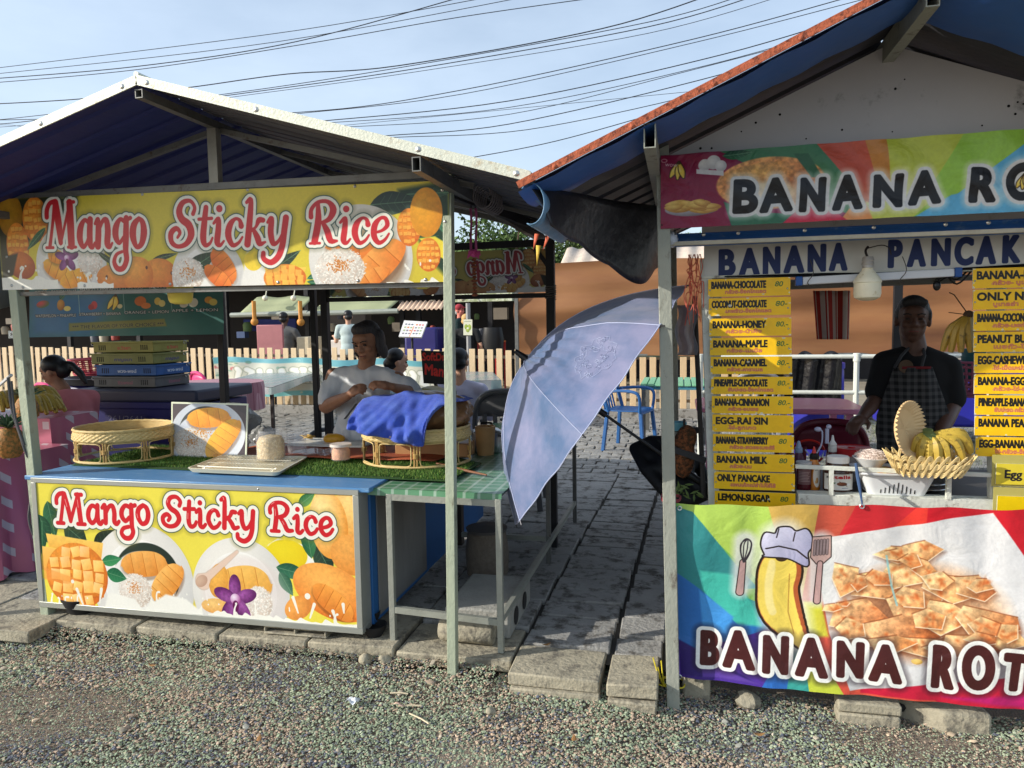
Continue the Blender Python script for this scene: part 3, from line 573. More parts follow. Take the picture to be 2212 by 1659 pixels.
def art_rainbow():
    w, h = 1560, 620; A = Art(w, h, (60,150,150)); m = plane_map(WX0, WX1, WZ0, WZ1, -.05, w, h, 2500, 1900, 1.386)
    k = lambda x, y: (m(x+30, y)[0]-m(x-30, y)[0])/60
    rays(A, *m(960,820), [(22,(226,60,50)),(50,(206,44,52)),(68,(196,84,64)),(82,(206,168,84)),(93,(206,168,84)),(104,(170,200,88)),(112,(176,206,90)),(134,(126,180,84)),(158,(54,140,138)),(180,(60,130,190)),(192,(40,110,180)),(203,(66,40,130)),(222,(80,50,150)),(245,(50,110,190)),(262,(60,160,150)),(278,(200,210,70)),(300,(226,90,70)),(330,(206,34,60)),(382,(190,30,90))])
    A.poly([m(265,150),m(375,180),m(620,500),m(740,640),m(400,640),m(270,520)], (52,136,136), 3); A.poly([m(415,525),m(600,550),m(700,720),m(760,860),m(560,830),m(430,640)], (72,190,170), 10); A.poly([m(275,530),m(420,640),m(640,860),m(380,880),m(370,970),m(290,930)], (48,112,184), 4); A.poly([m(410,640),m(600,800),m(560,900),m(430,870)], (70,150,220), 8)
    A.poly([m(285,930),m(420,1000),m(720,1170),m(430,1145),m(290,1130)], (52,34,110), 6); A.poly([m(430,1145),m(420,1060),m(740,1175)], (96,66,160), 6)
    A.poly([m(985,720),m(1090,720),m(1130,920),m(1000,920)], (226,222,70), 10); A.poly([m(1300,1180),m(1700,1150),m(2300,1180),m(2300,1330),m(1300,1230)], (206,34,64), 4); A.poly([m(1750,1250),m(2300,1240),m(2300,1330)], (196,34,110), 12); A.poly([m(1665,176),m(2300,190),m(2300,700),m(2040,215),m(1660,300)], (206,30,44), 3)
    # crumpled photo of cut pancakes on white paper
    A.poly([m(1040,372),m(2035,218),m(2330,640),m(2330,1120),m(1240,1215),m(1130,900)], (226,224,222), 3, tex=.03)
    r = random.Random(8); A.ell(*m(1660,780), 430*k(1660,780), 300*k(1660,780), (206,140,86), (228,180,130), tex=.3, soft=50, alpha=.8)
    blobs = [(1300,800,190,120,.2),(1380,640,180,90,-.1),(1560,560,150,120,.5),(1500,460,120,60,.4),(1640,440,120,80,-.2),(1620,760,180,120,-.4),(1480,900,260,110,-.2),(1800,640,170,110,.3),(1760,800,180,120,.2),(1930,640,130,90,0),(1990,830,180,120,.5),(2090,920,130,110,.2),(1700,980,240,80,.1),(1220,600,90,110,.5),(1150,760,60,30,0),(1900,960,200,90,0)]
    A.ell(*m(1640,880), 520*k(1640,880), 200*k(1640,880), (110,56,30), (150,90,60), soft=40, alpha=.55)
    for q in range(16): x, y, rx, ry, rot = blobs[q]; blobs.append((x+r.uniform(-90,90), y+r.uniform(-60,80), rx*.55, ry*.6, r.uniform(-1,1)))
    for i, (x, y, rx, ry, rot) in enumerate(blobs):
        s = k(x, y); X, Y = m(x, y); n = 5; pts = [(X+rx*s*math.cos(rot+2*math.pi*j/n+r.uniform(-.3,.3))*r.uniform(.85,1.1), Y+ry*s*math.sin(rot+2*math.pi*j/n+r.uniform(-.3,.3))*r.uniform(.85,1.1)) for j in range(n)]
        A.poly([(a+5, b+9) for a, b in pts], (110,56,30), 16, alpha=.55); A.poly(pts, (248,212,156), 3, shade=(X-rx*s*.7, Y-ry*s*.8, X+rx*s*.6, Y+ry*s), col2=r.choice([(206,120,60),(224,150,90),(236,180,120),(190,100,50)]), tex=.34, seed=i+30)
        for j in range(5): A.ell(X+r.uniform(-.55,.55)*rx*s, Y+r.uniform(-.5,.5)*ry*s, r.uniform(5,16), r.uniform(3,8), (196,92,40), (226,140,80), rot=r.uniform(0,3), soft=8, alpha=.65)
        A.line([pts[0], pts[1], pts[2]], 1.6, (252,236,204), .7); A.line([pts[3], pts[4]], 2.2, (128,60,28), .5)
    A.line([m(1450,470), m(1480,640), m(1510,750)], 3, (150,206,206), .8); A.ell(*m(1610,1050), 16, 9, (236,206,120), (220,170,80))
    # plain banana under a chef's hat, between a whisk and a slotted spatula
    A.strokes([[(*m(870,360),110*k(870,360)),(*m(850,560),125*k(870,360)),(*m(900,900),120*k(870,360))]], [(10,(236,236,230),40,.85)])
    A.strokes([[(*m(664,360),30),(*m(640,640),24)],[(*m(1085,390),34),(*m(1066,700),24)]], [(6,(236,236,230),24,.85)])
    banana(A, [m(868,440), m(862,520), m(846,640), m(868,780), m(990,960)], 112*k(860,600), (240,212,96), (176,90,50))
    A.line([m(935,900), m(905,780), m(912,560)], 2, (170,116,50), .6)
    hat = crom([m(775,440), m(755,380), m(775,315), m(830,318), m(850,285), m(910,285), m(945,310), m(1000,300), m(1030,340), m(1035,400), m(1010,440), m(1008,515), m(900,465), m(772,450)], 5, True)
    A.poly(hat, (40,32,30), 1.5, grow=5); A.poly(hat, (214,212,232), 1.5, shade=(*m(800,300),*m(1000,520)), col2=(166,164,196)); A.line([m(780,405),m(850,392),m(950,420),m(1008,470)], 2.5, (50,42,44)); A.line([m(850,290),m(838,340)], 2, (60,52,60)); A.line([m(940,315),m(930,365)], 2, (60,52,60))
    A.strokes([[(*m(652,480),8),(*m(635,655),11)]], [(3,(50,38,36),1.5,1),(0,(206,166,160),1.5,1)])
    for q in (-30,-12,8,26): A.line(crom([m(655,480), m(666+q*.9,420), m(672+q,370), m(680,346)], 5), 1.8, (60,54,60))
    A.line(crom([m(655,480), m(640,420), m(645,370), m(672,344), m(700,370), m(690,430), m(662,480)], 5), 2.2, (60,54,60))
    A.poly([m(1040,350),m(1142,352),m(1142,470),m(1100,505),m(1062,505),m(1030,465)], (50,38,36), 1.5, grow=3); A.poly([m(1040,350),m(1142,352),m(1142,470),m(1100,505),m(1062,505),m(1030,465)], (206,170,160), 1.5)
    for q in range(5): A.strokes([[(*m(1053+q*18,372),3.4),(*m(1048+q*18,452),3.4)]], [(1,(40,30,30),1,1),(0,(150,130,130),1,1)])
    A.strokes([[(*m(1082,505),7),(*m(1064,720),9)]], [(3,(50,38,36),1.5,1),(0,(206,166,160),1.5,1)])
    L = [('B',402,525,885,1075),('A',540,722,885,1090),('N',742,906,912,1110),('A',938,1125,930,1130),('N',1150,1325,948,1135),('A',1345,1535,965,1160),('R',1675,1825,965,1195),('O',1845,2050,965,1195),('T',2075,2230,1000,1210),('I',2250,2310,1000,1225)]
    for ps in (0, 1):
        for i, (ch, x0, x1, y0, y1) in enumerate(L):
            a = m(x0, y1); b = m(x1, y0); H_ = a[1]-b[1]-14
            lay = [(24,(30,20,30),16,.45),(13,(238,238,232),2,1)] if ps == 0 else [(0,(74,32,32),1.5,1)]
            A.text(ch, a[0]+7, a[1]-7, H_, lay, width=b[0]-a[0]-16, bold=8, rot=[.02,-.02,.03,0,.02,0,.03,0,.02,0][i])
    A.grain(.03, 5); return A
def art_photo():
    w, h = 420, 320; A = Art(w, h, (222,232,206)); A.poly([(8,10),(412,10),(412,320),(8,320)], (72,62,70), 1)
    A.ell(205,175,205,185,(196,204,214),(222,226,232)); A.ell(195,180,155,160,(60,66,66),(84,90,90)); A.ell(180,215,160,150,(214,218,226),(190,196,206),soft=6)
    A.poly([(300,10),(412,10),(412,60)], (60,54,64), 2)
    rice(A, 110, 235, 110, 95, 3, 900); A.poly([(8,250),(60,330),(8,330)], (210,216,226), 3)
    slices(A, 205, 90, 120, 62, -.12, c=(252,178,62), c2=(236,138,34), n=4); slices(A, 290, 205, 135, 68, -.95, c=(252,190,60), c2=(232,146,40), n=6)
    r = random.Random(2)
    for i in range(120): A.ell(170+r.gauss(0,32), 165+r.gauss(0,20), 3.5, 2, (226,160,60), (190,110,30), rot=r.uniform(0,3))
    A.poly([(0,0),(w,0),(w,8),(0,8)], (226,232,206), 1); A.poly([(0,0),(7,0),(7,h),(0,h)], (226,232,206), 1); A.poly([(w-8,0),(w,0),(w,h),(w-8,h)], (226,232,206), 1); A.grain(.03); return A
def art_green():
    """juice menu board on the far side of the mango stall, seen through it"""
    w, h = 900, 300; A = Art(w, h, (38,104,96)); A.poly([(0,h),(0,70),(420,60),(300,h)], (40,104,150), 80, alpha=.9); A.grain(.06, 50)
    cols = [(130,'MANGO + PASSION FRUIT','WATERMELON + PINEAPPLE'),(345,'MANGO + PINEAPPLE','STRAWBERRY + BANANA'),(560,'MANGO + BANANA','ORANGE + LEMON'),(775,'MANGO + PINEAPPLE','APPLE + LEMON')]
    T = [(2,(20,30,30),1.5,1),(0,(226,232,226),1,1)]
    for i, (x, a, b) in enumerate(cols):
        A.text(a, x, 58-i*5, 15, T, align='c', width=200); A.text(b, x, 190-i*4, 15, T, align='c', width=200)
        A.ell(x-45, 25, 26, 14, (226,186,70)); A.ell(x+45, 22, 24, 13, (170,150,60))
        if i: A.line([(x-112, 0),(x-98, 170)], 1.5, (130,166,160))
    A.ell(70,118,34,20,(200,60,70),(60,110,60),rot=-.2); A.ell(160,125,18,30,(206,150,60),(150,90,30)); leaf(A,160,95,160,65,8); leaf(A,160,95,178,70,6); A.ell(190,145,16,14,(226,206,110))
    A.ell(315,130,16,22,(190,50,56)); A.ell(300,140,14,16,(160,40,46)); banana(A,[(420,80),(400,120),(385,150)],11); banana(A,[(420,80),(422,120),(410,155)],11); A.ell(440,140,12,12,(220,206,150))
    A.ell(530,115,26,26,(214,116,50)); A.ell(555,140,22,16,(226,130,60)); A.ell(610,118,16,20,(226,196,90)); A.ell(630,130,16,18,(236,216,130))
    A.ell(745,105,22,26,(170,40,40)); A.ell(770,130,20,24,(232,226,200)); A.ell(730,140,18,16,(222,214,190)); A.ell(835,118,18,18,(226,160,60)); A.ell(855,130,18,18,(230,206,100))
    A.poly([(200,226),(640,212),(650,252),(200,270)], (124,122,56), 8); A.text('*** THE FLAVOR OF YOUR CHOICE ***', 215, 258, 19, [(1,(176,176,110),1,1),(0,(20,26,26),1,1)], width=422, rot=-.02, bold=.5); return A
def art_sign(en, th, price, w=360, h=82, sq=None):
    A = Art(w, h, (255,200,8)); A.text(en, 14, 44, 31, [(0,(26,24,18),1,1)], bold=2.1, width=sq or (255 if len(en) > 11 else len(en)*23))
    if th: A.text(th, 75, 68, 15, [(1.5,(200,90,84),1,1),(0,(228,160,90),1,1)], width=min(200, 12*len(th)))
    if price: A.text(price, 292, 40, 22, [(.5,(60,110,50),1.2,1)], shear=.2, width=min(52, 17*len(price)))
    A.grain(.05, 30, len(en)); r = random.Random(en)
    for i in range(7): A.ell(r.choice([2, w-4, r.uniform(0,w)]) , r.choice([2,h-3,r.uniform(0,h)]), r.uniform(2,9), r.uniform(2,6), (226,220,200), soft=2, alpha=.9)
    for x in (8, w-12): A.ell(x, h*.62, 4, 4, (120,116,100)); A.ell(x, h*.62, 2, 2, (220,216,200))
    return A
def simple_sign(w, h, bg, items, gr=.03):
    A = Art(w, h, bg)
    for it in items: A.text(it[0], it[1], it[2], it[3], [(0, it[4], 1, 1)], bold=it[5] if len(it) > 5 else 0, width=it[6] if len(it) > 6 else None, rot=it[7] if len(it) > 7 else 0, align=it[8] if len(it) > 8 else 'l')
    A.grain(gr, 20); return A
# ---------------------------------------------------------------- materials
galv = M('galvanised', (168,172,160), .42, .35, .18, 14, .15, 90, col2=(128,126,112), c2=.62)
galvw = M('pale_trim', (206,208,192), .5, .2, .14, 10, .2, 80, col2=(170,150,118), c2=.64)
whitep = M('chipped_white', (206,208,196), .55, 0, .08, 9, .3, 60, col2=(120,112,98), c2=.64)
blackst = M('black_steel', (34,34,36), .55, .2, .3, 10)
greyst = M('grey_steel', (112,112,108), .5, .4, .25, 12, .1, col2=(84,72,60), c2=.62)
bluep = M('blue_paint', (84,132,178), .45, 0, .1, 6, .1, col2=(120,156,186), c2=.6, stretch=(1,6,6))
blueb = M('blue_board', (34,92,150), .55, 0, .12, 4)
conc = M('concrete', (158,150,130), .92, 0, .22, 7, .7, 50, col2=(112,106,94), c2=.56)
concd = M('old_concrete', (150,148,143), .92, 0, .2, 6, .7, 50, col2=(88,84,78), c2=.56)
rust = M('rusty_edge', (172,92,62), .8, .1, .22, 30, .4, 120, col2=(112,58,42), c2=.56)
blackpl = M('black_plastic', (20,20,22), .35, 0, .2, 10)
rubber = M('black_rubber', (26,26,27), .75, 0, .2, 10)
steel = M('brushed_steel', (190,190,188), .28, .9, .1, 20)
rattan = M('rattan', (206,178,116), .5, 0, .22, 30, .3, 120, stretch=(1,1,4))
rattand = M('rattan_dark', (186,150,88), .5, 0, .25, 30, .3, 120)
scr = M('screw', (190,190,185), .35, .9)
cream = M('cream_enamel', (226,216,186), .3, 0, .04, 6)
clearp = M('clear_plastic', (235,235,238), .08, 0, .02, 5, trans=.0, alpha=.22, spec=.8)
skin = M('skin', (148,104,78), .55, 0, .18, 24, .15, 90)
skin2 = M('skin_pale', (196,150,124), .55, 0, .08, 12)
hair = M('dark_hair', (26,22,20), .55, 0, .3, 60, .5, 200, stretch=(1,1,.15))
pinkcl = pattern_mat('pink_oilcloth', 'squares', (206,112,136), (224,206,210), (6.5,6.5,6.5), .35)
# ---------------------------------------------------------------- ground
gm = M('gravel_bed', (146,130,112), .95, 0, .3, 90, .9, 240, col2=(104,100,94), c2=.52, c2scale=140)
b = MB(); GX = [(-60,-.02),(.75,-.02),(1.25,-.085),(60,-.085)]
for (xa_, za_), (xb_, zb_) in zip(GX, GX[1:]): b.quad((xa_,-60,za_),(xb_,-60,zb_),(xb_,200,zb_),(xa_,200,za_))
b.build('ground', gm, kind='structure', smooth=False)
# loose stones of the gravel, in greenish, pinkish and bluish greys
def stones(name, n, area, zf, smin, smax, cols, probs, seed):
    r = np.random.default_rng(seed); ico = bmesh.new(); bmesh.ops.create_icosphere(ico, subdivisions=1, radius=1)
    V = np.array([v.co[:] for v in ico.verts]); Fc = np.array([[v.index for v in f.verts] for f in ico.faces]); ico.free()
    x = r.uniform(area[0], area[1], n); y = r.uniform(area[2], area[3], n); s = smin*(smax/smin)**(r.random(n)**2.2)
    if seed == 3:
        pt = np.sin(x*2.3+.7+1.5*np.sin(y*2.1))*np.sin(y*4.1-.9+np.sin(x*1.7)); pt = pt+1.1*np.exp(-((x+1.75)/.42)**2-((y+.72)/.16)**2)+.9*np.exp(-((x+.6)/.3)**2-((y+.62)/.12)**2); kp = r.random(n) < np.clip(1.9-1.5*pt, .45, 1); x, y, s = x[kp], y[kp], np.where(pt[kp] > .55, s[kp]*.75, s[kp]); n = len(x)
    sc = np.stack([r.uniform(.8,1.3,n), r.uniform(.6,1,n), r.uniform(.36,.62,n)], 1)*s[:,None]; a = r.uniform(0,6.283,n); t = r.uniform(-.5,.5,n)
    P = V[None]*sc[:,None]*(1+r.uniform(-.16,.16,(n,12,1))); ct, st = np.cos(t)[:,None], np.sin(t)[:,None]
    P = np.stack([P[...,0]*ct-P[...,2]*st, P[...,1], P[...,0]*st+P[...,2]*ct], -1); ca, sa = np.cos(a)[:,None], np.sin(a)[:,None]
    P = np.stack([P[...,0]*ca-P[...,1]*sa, P[...,0]*sa+P[...,1]*ca, P[...,2]], -1); P += np.stack([x, y, zf(x, y)+s*.3], 1)[:,None]
    me = bpy.data.meshes.new(name); nv = n*12; nf = n*20; me.vertices.add(nv); me.vertices.foreach_set('co', P.reshape(-1).astype(np.float32))
    me.loops.add(nf*3); me.loops.foreach_set('vertex_index', (Fc[None]+np.arange(n)[:,None,None]*12).reshape(-1).astype(np.int32)); me.polygons.add(nf)
    me.polygons.foreach_set('loop_start', np.arange(nf, dtype=np.int32)*3); me.update(calc_edges=True)
    nf_ = lambda s1: np.sin(x*3.1+s1+1.7*np.sin(y*2.3+s1*2))*np.cos(y*4.7-s1+1.3*np.sin(x*2.9+s1))+.6*np.sin(x*9+s1*3+2*np.sin(y*8))*np.sin(y*11+s1); W_ = np.array(probs)[None]*np.exp(1.15*np.stack([nf_(1.3*(q%3)) for q in range(len(cols))], 1)); W_ /= W_.sum(1, keepdims=True); ci = (np.cumsum(W_, 1) < r.random((n,1))).sum(1).clip(0, len(cols)-1); cc = np.array([[lin(q) for q in c] for c in cols])[ci]*r.uniform(.65,1.3,(n,1)); cc = np.concatenate([np.clip(cc,0,1), np.ones((n,1))], 1)
    at = me.color_attributes.new('stone', 'FLOAT_COLOR', 'POINT'); at.data.foreach_set('color', np.repeat(cc, 12, 0).reshape(-1).astype(np.float32))
    return me
sm_ = bpy.data.materials.new('stone_mix'); sm_.use_nodes = True; q = sm_.node_tree.nodes.new('ShaderNodeVertexColor'); q.layer_name = 'stone'
sm_.node_tree.links.new(q.outputs[0], sm_.node_tree.nodes['Principled BSDF'].inputs['Base Color']); sm_.node_tree.nodes['Principled BSDF'].inputs['Roughness'].default_value = .85
gz = lambda x, y: -.015+.006*np.sin(x*2.1+1)*np.cos(y*3)+.004*np.sin(x*5+y*4)+np.clip((y+.42)/.3,0,1)**2*np.where(x > .2, .01, .058)-.065*np.clip((x-.75)/.5,0,1)
cols = [(142,154,126),(182,160,138),(96,100,112),(166,174,148),(172,150,128),(110,112,112)]
me = stones('gravel', 140000, (-3.1,3.2,-1.28,.12), gz, .0036, .0088, cols, [.38,.18,.12,.14,.10,.08], 3)
finish('gravel', me, sm_, smooth=True, kind='stuff')
me = stones('gravel', 9000, (-7,5,-5,-1.15), gz, .008, .014, cols, [.33,.22,.13,.12,.13,.07], 5); finish('gravel_far', me, sm_, kind='stuff')
me = stones('pebbles', 210, (-2.4,2.6,-.85,.05), lambda x, y: gz(x, y)+.001, .008, .02, [(182,170,150),(170,150,130),(150,150,140),(196,176,150)], [.3,.3,.2,.2], 11)
finish('pebbles', me, sm_, kind='stuff')
# lying litter
def pl(px, py, z=.0): p = atZ(px, py, z); return p
for px, py, ang, ln, mt in ((885,1525,.2,.05,'l'),(905,1552,-.5,.06,'l'),(862,1498,.1,.04,'l'),(888,1482,.9,.035,'l')):
    p = pl(px, py); d = Vector((math.cos(ang), math.sin(ang), 0))*ln; b = MB(); b.tube([p-d, p+d*.2+Vector((0,0,.004)), p+d], .0035, 5)
    tag(b.build('dry_stick', M('straw', (206,190,160), .8)), {885:'pale dry stick on gravel below the centre post',905:'longest pale dry stick, nearest the camera, on gravel',862:'short pale dry stick on gravel near the white scrap',888:'shortest dry stick on gravel close to the paver edge'}[px], 'stick', 'dry sticks on the gravel')
b = MB(); p = pl(762,1518); b.grid(lambda u, v: (p.x+(u-.5)*.05, p.y+(v-.5)*.04, .012+.012*math.sin(u*7)*math.cos(v*5)), 6, 6); tag(b.build('paper_scrap', M('white_scrap', (220,224,228), .6), solid=.001), 'small crumpled white scrap lying on the gravel', 'litter')
b = MB(); p = pl(862,1528); b.grid(lambda u, v: (p.x+(u-.5)*.045, p.y+(v-.5)*.014, .014+.006*math.sin(u*5)), 5, 2); tag(b.build('plastic_scrap', M('pink_scrap', (214,180,160), .6), solid=.001), 'narrow pinkish wrapper scrap lying among the sticks on gravel', 'litter')
lf = M('dead_leaf', (150,110,66), .8, 0, .4, 30)
me = stones('dirt_crumbs', 900, (-2.3,.2,-.16,.02), lambda x, y: .052+0*x, .003, .008, [(120,104,86),(90,80,70)], [.6,.4], 31); finish('soil_crumbs', me, sm_, kind='stuff')
for i_, (px_, py_) in enumerate(((330,1440),(1240,1600),(1640,1590),(560,1600),(1180,1395))):
    p = pl(px_, py_, .005 if i_ < 4 else .085); a_ = i_*1.7; b = MB(); b.grid(lambda u, v: (p.x+.024*(u-.5)*2*math.cos(a_)-.010*math.sin(math.pi*u)*(v-.5)*2*math.sin(a_), p.y+.024*(u-.5)*2*math.sin(a_)+.010*math.sin(math.pi*u)*(v-.5)*2*math.cos(a_), p.z+.006+.008*(u-.5)**2*4), 8, 3)
    tag(b.build('dry_leaf', lf, solid=.0006), 'curled brown dry leaf '+['on gravel below the left end of the lower mango sign','on gravel just left of the path, near the lower picture edge','on gravel in front of the banner post','on gravel at the lower edge below the mango sign','on the concrete slab at the mouth of the path'][i_], 'leaf', 'dry leaves on the ground')
# larger stones
def rock(p, s, seed, lab, mat=None, sq=(1,.8,.7)):
    r = random.Random(seed); me = organic([('e', Vector((r.uniform(-.3,.3),r.uniform(-.3,.3),r.uniform(-.15,.15)))*s, (s*sq[0]*r.uniform(.7,1), s*sq[1]*r.uniform(.7,1), s*sq[2]*r.uniform(.7,1)), (r.random(), r.random(), r.random())) for _ in range(4)], s*.14, 1)
    me.transform(Matrix.Translation(p)); return tag(finish('rock', me, mat or conc), lab, 'rock', 'loose rocks by the paver edge')
for px, py, s, lab in ((790,1425,.035,'sandy rock beside the stack of black bowls'),(832,1427,.032,'rounded tan rock on the gravel between bowls and centre post'),(842,1397,.028,'grey rock at the foot of the second table leg'),(1038,1388,.034,'pale angular rock leaning on the concrete log under the green table'),
                        (1060,1535,.022,'pale rock alone on the open gravel'),(205,1362,.03,'pale rock under the left end of the lower mango sign'),(815,1385,.025,'small grey rock behind the black bowls'),(1080,1400,.03,'small concrete chunk propping the green table leg')):
    rock(pl(px, py, .03 if s < .03 else .04), s, int(px), lab)
# paved path: thick concrete slabs, with narrower blocks further in
def pavers(name, rows, z, mat, seed, th=.075, gap=.012):
    r = random.Random(seed); b = MB()
    for (x0, x1, y0, y1) in rows:
        dz = r.uniform(-.006,.006); j = lambda: r.uniform(-.004,.004)
        ti = r.uniform(-.006,.006); tj = r.uniform(-.005,.005); g = gap/2
        P = [(x0+g+j(), y0+g+j()), (x1-g+j(), y0+g+j()), (x1-g+j(), y1-g+j()), (x0+g+j(), y1-g+j())]
        zz = [z+dz-ti, z+dz+ti, z+dz+ti+tj, z+dz-ti+tj]; b.add([(p[0], p[1], z-th) for p in P]+[(p[0], p[1], q) for p, q in zip(P, zz)], [(3,2,1,0),(4,5,6,7),(0,1,5,4),(1,2,6,5),(2,3,7,6),(3,0,4,7)])
    return b.build(name, mat, bevel=.007, kind='structure')
rr = random.Random(4); rows = []
for (xa, xb, yf) in ((.268,.682,-.205),(.70,.925,-.22)):
    y = yf; first = True
    while y < 4.1:
        d = .3 if first else rr.uniform(.17,.24); rows.append((xa+(y+.2)*.035, xb+(y+.2)*.035, y, y+d)); y += d; first = False
for i, xa in enumerate([-2.7,-2.2,-1.72,-1.25,-.76,-.3,.262]):
    xb = [-2.2,-1.72,-1.25,-.76,-.3,.262,.262][i]
    if xa == xb: continue
    y = [-.27,-.11,-.1,-.09,-.09,-.10][i]
    while y < 4.1: d = rr.uniform(.36,.44); rows.append((xa, xb+((y+.2)*.035 if i == 5 else 0), y, y+d)); y += d
for xa in np.arange(-6.7,-2.8,.5):
    y = -.45
    while y < 4.1: d = rr.uniform(.38,.44); rows.append((xa, xa+.5, y, y+d)); y += d
for xa in (1.12,1.62,2.12,2.62,3.12):
    y = .5
    while y < 4.1: d = .44; rows.append((xa+.04, xa+.54, y, y+d)); y += d
fr_ = [q for q in rows if q[2] < -.05]; pavers('paved_path', [q for q in rows if q[2] >= -.05], .08, concd, 2, .03, .008); pavers('paving_front', fr_, .08, conc, 3, .06, .01)
b = MB(); b.quad((-7,.0,.055),(1.0,.0,.055),(1.0,8.5,.055),(-7,8.5,.055)); b.quad((1.0,.5,.055),(4,.5,.055),(4,8.5,.055),(1.0,8.5,.055)); b.build('paving_bed', M('bed_dark', (70,66,60), .95, 0, .2, 20), kind='structure', smooth=False)
pavers('paver_edge', [(.275,.68,-.225,.05),(.705,.925,-.24,.04)], .018, conc, 5, .05)
# interlocking small blocks behind
rows = []; y = 4.12; i = 0
while y < 8.5:
    x = -9+(i%2)*.12
    while x < 6.5: rows.append((x, x+.24, y, y+.2)); x += .24
    y += .2; i += 1
pavers('block_paving', rows, .085, concd, 9, .05, .014)
b = MB(); b.box((-14,8.5,-.1),(8,8.62,.22)); b.build('kerb', concd, bevel=.01, kind='structure')
b = MB(); b.quad((-40,8.62,.05),(30,8.62,.05),(30,60,.05),(-40,60,.05)); b.build('market_yard', M('yard_dirt', (150,138,118), .95, 0, .25, 2, .4, 20), kind='structure', smooth=False)
# ---------------------------------------------------------------- corrugated roof helper
def sheet(name, x0, z0, x1, z1, y0, y1, mat, parent, amp=.011, per=.16, th=.0015):
    """ridges run from (x0,z0) to (x1,z1); the wave follows y"""
    prof = []; y = y0
    while y < y1:
        for q, h in ((0,0),(.30,0),(.38,1),(.56,1),(.64,0)):
            if y+q*per < y1: prof.append((y+q*per, h*amp))
        y += per
    prof.append((y1, 0)); d = Vector((x1-x0, 0, z1-z0)).normalized(); n = Vector((-d.z, 0, d.x)); n = n if n.z > 0 else -n; b = MB(); m = len(prof)
    vs = []
    for (xx, zz) in ((x0, z0), (x1, z1)):
        for yy, h in prof: vs.append(Vector((xx, yy, zz))+n*h)
    b.add(vs, [(i, i+1, m+i+1, m+i) for i in range(m-1)]); return b.build(name, mat, parent, smooth=False, solid=th)
def beamtube(b, p, q, w=.05, h=.05, open_end=True): b.bar(p, q, w, h)
# ---------------------------------------------------------------- mango stall
ST = thing('market_stall', 'white edged gable roofed mango stall on grey steel posts', 'market stall', (-1.2,.8,0))
for x, y, t, w in ((-2.385,0,2.3,.052),(.0,0,2.27,.044)):
    z0 = -.03; b = MB(); dx = -.035 if x < -1 else .0
    bx = atZ(100,1360,0).x if x < -1 else x
    b.bar((bx if x < -1 else .005, -.03 if x < -1 else -.15, z0), (x-.04 if x < -1 else x-.012, 0, t), w if x < -1 else .042, w, up=(0,1,0)); p = b.build('post', M('post_steel', (160,168,146), .5, .1, .1, 9, .3, 70, col2=(120,118,100), c2=.63, stretch=(1,1,.5)), ST, bevel=.003)
    b = MB()
for x, y, t, w in ((.17,1.6,2.25,.055),(-1.46,1.6,2.5,.05),(-1.55,1.6,2.5,.04),(-2.3,1.6,2.3,.05)):
    b = MB(); b.bar((x,y,.05),(x,y,t),w,w,up=(0,1,0)); b.build('post', blackst, ST, bevel=.003)
RXm, RZm = -1.19, 2.625
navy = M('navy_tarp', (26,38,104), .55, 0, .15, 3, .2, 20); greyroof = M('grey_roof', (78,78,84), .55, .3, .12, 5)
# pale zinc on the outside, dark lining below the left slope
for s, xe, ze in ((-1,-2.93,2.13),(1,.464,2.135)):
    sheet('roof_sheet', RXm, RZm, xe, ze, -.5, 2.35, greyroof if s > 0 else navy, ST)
    b = MB(); n = Vector((-(ze-RZm)*s*0, 0, 1)); p = Vector((RXm, -.508, RZm+.004)); q = Vector((xe, -.508, ze+.004)); b.bar(p, q, .006, .036, up=(0,0,1)); b.bar(p+Vector((0,.02,.02)), q+Vector((0,.02,.02)), .045, .004, up=(0,0,1)); b.build('edge_trim', galvw, ST, smooth=False)
    b = MB(); pts = [p+(q-p)*t+Vector((0,-.004,0)) for t in ((.04,.28,.5,.73,.96) if s < 0 else (.03,.33,.74,.97))]; screws('bolt', pts, ST, .012)
b = MB(); b.tube([(RXm,-.51,RZm+.028),(RXm+.012,2.35,RZm+.028)], .012, 8); b.build('ridge_cap', galvw, ST)
def boxtube(b, p, q, w, h, t=.004):
    """hollow rectangular tube, open at the ends"""
    p = Vector(p); q = Vector(q); d = (q-p).normalized(); a = d.cross(Vector((0,0,1))).normalized(); u = a.cross(d).normalized()
    def ring(o, ww, hh): return [o-a*ww-u*hh, o+a*ww-u*hh, o+a*ww+u*hh, o-a*ww+u*hh]
    V = ring(p,w/2,h/2)+ring(q,w/2,h/2)+ring(p,w/2-t,h/2-t)+ring(q,w/2-t,h/2-t); f = []
    for k in range(4): j = (k+1) % 4; f += [(k,j,4+j,4+k),(8+j,8+k,12+k,12+j),(j,k,8+k,8+j),(4+k,4+j,12+j,12+k)]
    b.add(V, f)
for x, z in ((RXm,2.578),(.02,2.215),(-2.4,2.2)):
    b = MB(); boxtube(b, (x,-.5,z), (x,2.3,z), .036, .055 if x > -1 else .036); b.build('purlin', greyst, ST, smooth=False)
b = MB(); b.bar((-2.46,0,2.295),(.0,0,2.275),.04,.035); b.build('front_beam', greyst, ST, bevel=.002)
b = MB(); b.bar((RXm+.0,0,2.30),(RXm+.0,0,2.56),.05,.04,up=(0,1,0)); b.build('king_post', M('king', (150,148,138), .5, .4, .2, 12, .2), ST, bevel=.002)
for xe, ze in ((-2.45,2.25),(.1,2.22)):
    b = MB(); b.bar((RXm,.03,2.56),(xe,.03,ze),.025,.025); b.build('rafter', greyst, ST)
    b = MB(); b.bar((RXm,1.6,2.56),(xe,1.6,ze),.03,.03); b.build('rafter', greyst, ST)
